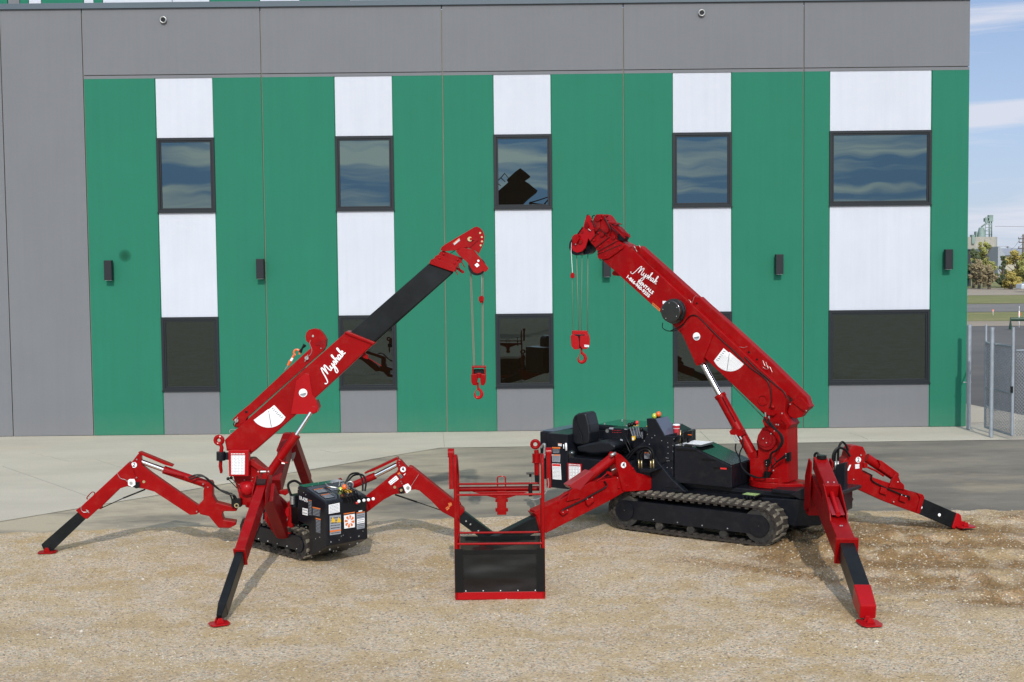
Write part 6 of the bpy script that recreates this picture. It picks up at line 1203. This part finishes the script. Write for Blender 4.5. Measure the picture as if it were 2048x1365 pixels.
m = MB(); chain(m, a0, u, wdt, hr-a0.z); m.build('wire_mesh', 'galv', GT)
m = MB()
for z_ in (.55, 1.9):
    if z_ < tz: m.tube([V((a0.x, a0.y, z_)), V((gp.x, gp.y, z_)), V((gp.x+.1, gp.y, z_))], .016, 6)
m.m = 1; m.bb(b0.x-.05, b0.x-.01, b0.y-.05, b0.y-.01, .95, 1.08); m.build('hinge', ['galv', 'blk'], GT)
FN = thing('chain_link_fence', (b0.x+.12, b0.y, 0), 'galvanised chain link fence running on past the gate to the right edge', 'fence')
u2 = V((.97, .24, 0)).normalized(); o2 = V((b0.x+.07, b0.y+.03, .06)); m = MB(); chain(m, o2, u2, 3.0, hr-.16); m.build('wire_mesh', 'galv', FN)
m = MB(); m.tube([o2+Z*(hr-.14), o2+u2*3+Z*(hr-.14)], .02, 8); m.build('top_rail', 'galv', FN); m = MB(); m.cyl(o2+u2*3-Z*.06, o2+u2*3+Z*(hr+.2), .03, 10); m.build('post', 'galv', FN)
# green pipe barrier
bp0 = G(2021, 659); M['gpaint'] = mat('dark_green_paint', (.02, .06, .035), .5)
m = MB(); zt = D(2021, 639, bp0.y).z; m.tube([bp0, V((bp0.x, bp0.y, zt)), V((bp0.x+6, bp0.y-.5, zt-.05)), V((bp0.x+6, bp0.y-.5, 0))], .10, 8); tag(m.build('pipe_barrier', 'gpaint', None, shift=bp0), 'dark green pipe barrier at the far edge of the asphalt lot', 'barrier')
mk = G(2038, 655); m = MB(); m.cyl(mk, mk+Z*.9, .025, 8); m.cyl(mk+Z*.9, mk+Z*1.15, .012, 6); m.m = 1; m.prism([mk+V((-.05, .0, .65)), mk+V((.10, 0, .65)), mk+V((.05, 0, .85)), mk+V((-.02, 0, .82))], V((0, .04, 0))); tag(m.build('marker_flag', ['white', 'lens_o'], None, shift=mk), 'white marker stake with small orange flag behind the green barrier', 'marker')
m = MB(); e_ = G(1986, 632); m.cyl(e_, e_+Z*.4, .012, 6); m.m = 1; m.prism([e_+V((-.06, 0, .3)), e_+V((.06, 0, .3)), e_+V((.04, 0, .42)), e_+V((-.04, 0, .42))], V((0, .04, 0))); tag(m.build('marker_flag', ['white', 'lens_o'], None, shift=e_), 'tiny orange marker flag in the grass verge left of the green barrier', 'marker')
# trees beyond the road
def leafmat(n, a, b): return mat(n, a, .8, var=.25, vs=.8, col2=b, spec=.2)
M['l1'] = leafmat('autumn_olive_leaves', (.21, .22, .08), (.36, .33, .12)); M['l2'] = leafmat('yellow_leaves', (.36, .29, .08), (.54, .44, .14)); M['l3'] = leafmat('dark_green_leaves', (.08, .11, .06), (.15, .18, .09)); M['l4'] = leafmat('russet_leaves', (.29, .23, .13), (.40, .33, .20)); M['l5'] = leafmat('yellow_green_leaves', (.26, .28, .09), (.42, .41, .14))
def tree(px, ybase, ytop, wpx, dist, leaf, label, conifer=False, dens=1., name='tree'):
    g0 = D(px, ybase, dist); g0.z = 0; top = D(px, ytop, dist).z; w = wpx/2560*dist/2
    t = thing(name, g0, label, 'tree', 'trees beyond the gravel road')
    m = MB(); m.tube([g0, g0+V((.1, 0, top*.5)), g0+V((0, 0, top*.93))], [.22, .15, .03], 7)
    for k in range(7):
        a = random.random()*6.28; z0 = top*random.uniform(.25, .6); m.tube([g0+Z*z0, g0+V((math.cos(a)*w*.6, math.sin(a)*w*.6, z0+top*.22))], [.08, .02], 5)
    m.build('trunk', 'bark', t)
    m = MB(); cl = []
    for k in range(26):
        if conifer: f = random.random(); cl.append((V((random.gauss(0, .33)*w*(1.15-f), random.gauss(0, .33)*w*(1.15-f), top*(.08+.9*f))), w*.30*(1.15-f)))
        else:
            a, rr, f = random.random()*6.28, random.random()**.6, random.random(); s_ = math.sin(math.pi*min(1, .12+.88*f))**.55; cl.append((V((math.cos(a)*rr*w*.8*s_, math.sin(a)*rr*w*.8*s_, top*(.18+.76*f))), w*random.uniform(.14, .32)))
    for k in range(int(4200*dens)):
        c, r_ = random.choice(cl); q = V((random.gauss(0, 1), random.gauss(0, 1), random.gauss(0, .8))); q = q.normalized()*r_*random.random()**.45
        p = g0+c+q; s_ = random.uniform(.06, .15); a = V((random.gauss(0, 1), random.gauss(0, 1), random.gauss(0, 1))).normalized(); b = a.orthogonal().normalized()
        if p.z < .1: continue
        m._f([m.bm.verts.new(p+a*s_), m.bm.verts.new(p+b*s_), m.bm.verts.new(p-a*s_), m.bm.verts.new(p-b*s_)])
    m.build('crown', leaf, t)
tree(1947, 577, 494, 40, 176, 'l3', 'dark olive tree beside the black shed at the building corner')
tree(1968, 577, 473, 54, 182, 'l5', 'tall yellow green tree in front of the grain elevator silos', dens=1.2)
tree(1958, 578, 520, 46, 172, 'l4', 'bare russet shrubby tree low in front of the elevator', dens=.7)
tree(1978, 577, 528, 36, 168, 'l4', 'thin brownish sapling with pale trunk left of the dark spruce', dens=.6)
tree(2005, 577, 506, 34, 178, 'l3', 'dark green spruce standing between the autumn trees', True, 1.2)
tree(2032, 577, 502, 66, 180, 'l2', 'broad golden autumn tree right of the dark spruce', dens=1.5)
tree(2022, 578, 548, 50, 166, 'l2', 'low bright yellow bush at the foot of the golden tree', name='bush')
tree(2052, 577, 502, 50, 176, 'l5', 'yellow green tree cut by the right edge of the photograph', dens=1.1)
# dark shed, grain elevator, warehouse, poles, car
M['shed'] = mat('dark_shed_cladding', (.025, .028, .035), .7); M['silo'] = mat('pale_silo_concrete', (.36, .34, .31), .85, var=.12, vs=.3); M['gal2'] = mat('green_grey_galvanised', (.20, .27, .25), .6, var=.15, vs=.5); M['wroof'] = mat('grey_metal_roof', (.30, .32, .36), .5); M['wwall'] = mat('cream_cladding', (.42, .38, .31), .8)
d = 190.; p0, p1 = D(1925, 560, d), D(1942, 560, d); zt = D(1940, 500, d).z
m = MB(); m.bb(p0.x, p1.x, d, d+8, 0, zt); m.m = 1; m.bb(p0.x-.2, p1.x+.2, d-.2, d+8.2, zt, zt+.15); sh_ = tag(m.build('shed', ['shed', 'cap'], None, shift=V(((p0.x+p1.x)/2, d, 0))), 'tall black clad shed just past the green building corner', 'shed')
d = 520.
EV = thing('grain_elevator', (D(1968, 560, d).x, d, 0), 'distant pale concrete grain elevator with green grey tower and sloping spout', 'grain elevator')
zt = D(1966, 474, d).z; m = MB()
for k in range(5): x = D(1945+11*k, 500, d).x; m.cyl(V((x, d+4, 0)), V((x, d+4, zt)), 2.4 if k else 2.6, 16)
m.bb(D(1941, 480, d).x, D(1997, 480, d).x, d+2.5, d+9, 0, zt-.3); m.build('silo', 'silo', EV)
m = MB(); c = D(1970, 470, d); c.y = d+4; m.cyl(V((c.x, c.y, zt)), V((c.x, c.y, D(1970, 456, d).z)), 1.8, 14, 1.1); m.cyl(V((c.x, c.y, D(1970, 463, d).z)), V((c.x, c.y, D(1970, 455, d).z)), 1.15, 14, .9)
m.bb(D(1945, 480, d).x, D(1951, 480, d).x, d+.5, d+3, D(1948, 488, d).z, D(1948, 470, d).z); m.bb(D(1957, 480, d).x, D(1960, 480, d).x, d+3, d+5, zt, D(1958, 463, d).z); m.build('distributor', 'gal2', EV)
m = MB(); T = [D(x, y, d) for x, y in ((1980, 474), (1988, 474), (1992, 474))]
for x in (1978, 1986, 1990.5): q = D(x, 474, d); t_ = D(x, 430 if x > 1980 else 434, d); m.tube([V((q.x, d+4, zt-.5)), V((t_.x, d+4, t_.z))], .28 if x > 1980 else .15, 6)
for y in (434, 441, 448, 455, 462, 469): a, b = D(1978, y, d), D(1991, y, d); m.tube([V((a.x, d+4, a.z)), V((b.x, d+4, b.z))], .12, 5)
for y in (441, 455): a, b = D(1978, y+7, d), D(1991, y, d); m.tube([V((a.x, d+4, a.z)), V((b.x, d+4, b.z))], .08, 5)
a, b = D(1984, 430, d), D(1992, 443, d); m.bb(a.x, b.x, d+3, d+5, b.z, a.z); a, b = D(1976, 436, d), D(1981, 443, d); m.bb(a.x, b.x, d+3, d+5, b.z, a.z); m.build('headhouse_tower', 'gal2', EV)
m = MB(); a, b = D(1987, 440, d), D(1969, 454, d); m.tube([V((a.x, d+3.5, a.z)), V((b.x, d+3.5, b.z))], .3, 8); a, b = D(1987, 432, d), D(1978, 439, d); m.tube([V((a.x, d+3.5, a.z)), V((b.x, d+3.5, b.z))], .25, 8); m.build('spout', 'gal2', EV)
d = 330.; WH = thing('warehouse', (D(2030, 520, d).x, d, 0), 'low distant warehouse with pale grey metal roof behind the trees', 'warehouse')
a, b = D(1997, 510, d), D(2110, 508, d); zt = D(2030, 511, d).z; m = MB(); m.bb(a.x, b.x, d, d+25, 0, zt); m.build('wall', 'wwall', WH); m = MB(); zr = D(2030, 502, d).z; m.prism([V((a.x-.5, d-.5, zt)), V((a.x-.5, d+25.5, zt)), V((a.x-.5, d+14, zr+.8))], V((b.x-a.x+1, 0, 0))); m.build('roof', 'wroof', WH)
d = 300.; a, b = D(1996, 510, d), D(2012, 510, d); m = MB(); z0 = D(2000, 506, d).z; m.prism([V((a.x, d, 0)), V((b.x, d, 0)), V((b.x, d, z0-1.0)), V((a.x+.5, d, D(1997, 494, d).z)), V((a.x, d, D(1997, 494, d).z))], V((0, 6, 0))); tag(m.build('annex_shed', 'wroof', None, shift=V((a.x, d, 0))), 'small grey shed with sloping roof right of the elevator silos', 'shed')
M['pole'] = mat('weathered_pole_wood', (.10, .08, .065), .9)
def upole(px, ytop, yb_, dist, label, arms):
    g_ = D(px, 540, dist); tp2 = D(px, ytop, dist).z; base = V((g_.x, dist, 0)); m = MB(); m.tube([base, base+Z*tp2], [.22, .14], 8)
    for y, w in arms: z_ = D(px, y, dist).z; m.tube([base+V((-w, 0, z_)), base+V((w*.7, 0, z_))], .09, 5); m.tube([base+V((-w*.9, 0, z_)), base+V((-w*.9, 0, z_+.35))], .06, 5)
    tag(m.build('utility_pole', 'pole', None, shift=base), label, 'utility pole', 'wooden utility poles against the sky'); return base, tp2
b1, z1 = upole(2045.5, 469, 570, 235, 'tall wooden utility pole with crossarms at the right edge', ((478, .9), (485, .8), (497, .9)))
b2, z2 = upole(2015, 493, 560, 420, 'short distant utility pole above the warehouse roof', ((495, .6), (500, .5)))
m = MB()
for dz in (0, 1.3):
    for k in range(1): m.tube(smooth([b2+Z*(z2-dz), (b1+b2)/2+Z*((z1+z2)/2-1.5-dz), b1+Z*(z1-dz*1.2)]), .03, 3)
    m.tube(smooth([b2+Z*(z2-dz), V((b2.x-60, b2.y-40, z2-1-dz))]), .03, 3)
m.tube([D(1990, 453, 300), D(2060, 454, 300)], .035, 3); tag(m.build('power_lines', 'pole'), 'thin power lines strung between the far utility poles', 'power lines')
cg = D(2061, 575, 150); cg.z = 0; CR = thing('parked_car', cg, 'small pale silver car cut by the right edge on the gravel road', 'car'); M['carp'] = mat('silver_car_paint', (.5, .52, .55), .3, metal=.4)
m = MB(); m.prism([cg+V((x, 0, z)) for x, z in ((-1.1, .35), (3.2, .35), (3.2, .95), (2.3, 1.0), (1.7, 1.42), (.3, 1.42), (-.3, 1.0), (-1.05, .9))], V((0, 1.7, 0))); m.build('body', 'carp', CR, bevel=.08)
m = MB(); m.prism([cg+V((x, -.01, z)) for x, z in ((-.1, 1.0), (2.1, 1.0), (1.6, 1.34), (.4, 1.34))], V((0, .02, 0))); m.build('window', 'ink', CR)
for x in (-.3, 2.4):
    m = MB(); m.cyl(cg+V((x, -.02, .33)), cg+V((x, .25, .33)), .33, 16); m.build('wheel', 'blk', CR)
# ================================================================ big crane standing behind the photographer, seen mirrored in a window
bs = V((-6.4, -22, 0)); BC = thing('mobile_crane_boom', bs, 'dark heavy telescopic crane boom with lattice jib, mirrored in the upper middle window', 'crane')
M['dkc'] = mat('dark_grey_crane_paint', (.035, .035, .033), .6, var=.3, vs=1)
bt = V((.6, -22, 8.3)); m = MB(); m.beam(bs+V((0, 0, 1.2)), bt, 1.5, 1.9, V((0, 1, 0)), 1.2, 1.6); m.build('boom', 'dkc', BC, bevel=.05)
m = MB(); dd = (bt-bs-Z*1.2).normalized(); pp = Z-dd*dd.z; pp.normalize(); m.beam(bt-dd*1.5, bt+dd*.5, 1.6, 2.2, V((0, 1, 0))); m.beam(bt-dd*.2+pp*.6, bt+dd*.9+pp*.5, .8, .9, V((0, 1, 0)))
for k in range(4): m.tube([bt-dd*(.3*k)+pp*1.0, bt-dd*(.3*k)+pp*1.35], .025, 5)
m.tube([bt+pp*1.33, bt-dd*.9+pp*1.33], .025, 5); m.build('boom_head', 'dkc', BC, bevel=.04)
m = MB(); o_ = bt+V((.6, .3, -.9)); jd = V((.30, 0, -.95)); jn = V((.95, 0, .30))
for a in (0, 1.3):
    for b in (0, 1.2): m.tube([o_+jn*a+V((0, b, 0)), o_+jd*7+jn*a+V((0, b, 0))], .07, 6)
for k in range(9): m.tube([o_+jd*(.75*k)+jn*(1.3*(k % 2)), o_+jd*(.75*(k+1))+jn*(1.3*((k+1) % 2))], .045, 5); m.tube([o_+jd*(.75*k)+jn*(1.3*((k+1) % 2)), o_+jd*(.75*(k+1))+jn*(1.3*(k % 2))], .045, 5); m.tube([o_+jd*(.75*k), o_+jd*(.75*k)+jn*1.3], .04, 5)
m.build('lattice_jib', 'dkc', BC); m = MB(); m.bb(bs.x-2, bs.x+2, bs.y-2.5, bs.y+2.5, .5, 1.8); m.build('carrier', 'dkc', BC, bevel=.1)
for x in (-1.5, 1.5):
    for y in (-1.6, 0, 1.6): m = MB(); m.cyl(V((bs.x+x-.3, bs.y+y, .5)), V((bs.x+x+.3, bs.y+y, .5)), .5, 20); m.build('wheel', 'blk', BC)
# ================================================================ light, sky and camera
EL, AZ = math.radians(34), math.radians(-3.0)      # the sun stands almost straight behind the camera
sd = V((math.sin(AZ), math.cos(AZ), 0))*math.cos(EL)+V((0, 0, -math.sin(EL)))   # light travel direction
sun = bpy.data.lights.new('sun', 'SUN'); sun.energy = 3.45; sun.angle = math.radians(.8); sun.color = (1, .94, .85)
so_ = bpy.data.objects.new('sun', sun); COL.objects.link(so_); so_.rotation_euler = sd.to_track_quat('-Z', 'Y').to_euler()
wd = bpy.data.worlds.new('World'); sc.world = wd; wd.use_nodes = True; nt = wd.node_tree; N = nt.nodes; L = nt.links
bg = N['Background']; bg.inputs['Strength'].default_value = .10
sky = N.new('ShaderNodeTexSky'); sky.sky_type = 'NISHITA'; sky.sun_disc = False; sky.sun_elevation = EL; sky.sun_rotation = math.pi+AZ; sky.air_density = 1.1; sky.dust_density = .6; sky.ozone_density = 1.4
tc = N.new('ShaderNodeTexCoord'); gen = tc.outputs['Generated']
sep = N.new('ShaderNodeSeparateXYZ'); L.new(gen, sep.inputs[0])
rp_ = N.new('ShaderNodeValToRGB'); e = rp_.color_ramp.elements; k_ = e.new(.22); k_.color = (.40, .58, .98, 1); e[0].position = 0.; e[0].color = (.74, .88, 1.1, 1); e[-1].position = .75; e[-1].color = (.075, .15, .34, 1)
k_ = e.new(.10); k_.color = (.60, .80, 1.16, 1); k_ = e.new(.30); k_.color = (.17, .29, .55, 1); L.new(sep.outputs['Z'], rp_.inputs['Fac'])
vm = N.new('ShaderNodeVectorMath'); vm.operation = 'SCALE'; vm.inputs['Scale'].default_value = 9.6; L.new(rp_.outputs['Color'], vm.inputs[0])
m0 = N.new('ShaderNodeMix'); m0.data_type = 'RGBA'; m0.inputs['Factor'].default_value = .8; L.new(sky.outputs[0], m0.inputs['A']); L.new(vm.outputs[0], m0.inputs['B'])
mp = N.new('ShaderNodeMapping'); mp.inputs['Scale'].default_value = (1., 1., 13.); mp.inputs['Location'].default_value = (3.1, .4, .2); L.new(gen, mp.inputs['Vector'])
n1 = N.new('ShaderNodeTexNoise'); n1.inputs['Scale'].default_value = 3.4; n1.inputs['Detail'].default_value = 9; n1.inputs['Roughness'].default_value = .55; n1.inputs['Distortion'].default_value = .35; L.new(mp.outputs[0], n1.inputs['Vector'])
r = N.new('ShaderNodeMapRange'); r.inputs['From Min'].default_value = .46; r.inputs['From Max'].default_value = .60; r.inputs['To Max'].default_value = .9; L.new(n1.outputs['Fac'], r.inputs['Value'])
mx = N.new('ShaderNodeMix'); mx.data_type = 'RGBA'; L.new(r.outputs[0], mx.inputs['Factor']); L.new(m0.outputs['Result'], mx.inputs['A']); mx.inputs['B'].default_value = (7.2, 7.6, 8.9, 1)
bk = N.new('ShaderNodeMapRange'); bk.inputs['From Min'].default_value = -.2; bk.inputs['From Max'].default_value = .7
mc = N.new('ShaderNodeMix'); mc.data_type = 'RGBA'; mc.inputs['A'].default_value = (8.9, 9.3, 10.6, 1); mc.inputs['B'].default_value = (15., 14., 11.6, 1); L.new(bk.outputs[0], mc.inputs['Factor']); L.new(mc.outputs['Result'], mx.inputs['B'])
ms = N.new('ShaderNodeMix'); ms.data_type = 'RGBA'; ms.inputs['B'].default_value = (2.7, 5.2, 8.2, 1); mf = N.new('ShaderNodeMath'); mf.operation = 'MULTIPLY'; mf.inputs[1].default_value = .75; L.new(bk.outputs[0], mf.inputs[0]); L.new(mf.outputs[0], ms.inputs['Factor']); L.new(m0.outputs['Result'], ms.inputs['A']); L.new(ms.outputs['Result'], mx.inputs['A'])
dt = N.new('ShaderNodeVectorMath'); dt.operation = 'DOT_PRODUCT'; L.new(gen, dt.inputs[0]); dt.inputs[1].default_value = tuple(-sd)
L.new(dt.outputs['Value'], bk.inputs['Value']); mr = N.new('ShaderNodeMapRange'); mr.inputs['From Min'].default_value = .60; mr.inputs['From Max'].default_value = .90; mr.inputs['To Min'].default_value = 1.; mr.inputs['To Max'].default_value = 2.5; L.new(dt.outputs['Value'], mr.inputs['Value'])
sc2 = N.new('ShaderNodeVectorMath'); sc2.operation = 'SCALE'; L.new(mx.outputs['Result'], sc2.inputs[0]); L.new(mr.outputs[0], sc2.inputs['Scale'])
L.new(sc2.outputs[0], bg.inputs['Color'])

cam = bpy.data.cameras.new('camera'); co_ = bpy.data.objects.new('camera', cam); COL.objects.link(co_); cam.lens = 45; cam.sensor_width = 36; cam.clip_end = 3000; cam.clip_start = .1
cs, sn = math.cos(ROL), math.sin(ROL); up_ = V((0, math.sin(PIT), math.cos(PIT))); fw = V((0, math.cos(PIT), -math.sin(PIT))); X_ = V((1, 0, 0))
rt = X_*cs-up_*sn; uu = X_*sn+up_*cs
co_.matrix_world = Matrix(((rt.x, uu.x, -fw.x, 0), (rt.y, uu.y, -fw.y, 0), (rt.z, uu.z, -fw.z, H), (0, 0, 0, 1)))
sc.camera = co_
sc.view_settings.view_transform = 'Standard'; sc.view_settings.look = 'None'; sc.view_settings.exposure = -.32; sc.view_settings.gamma = 1
sc.render.engine = 'CYCLES'; sc.cycles.max_bounces = 6; sc.cycles.transparent_max_bounces = 8
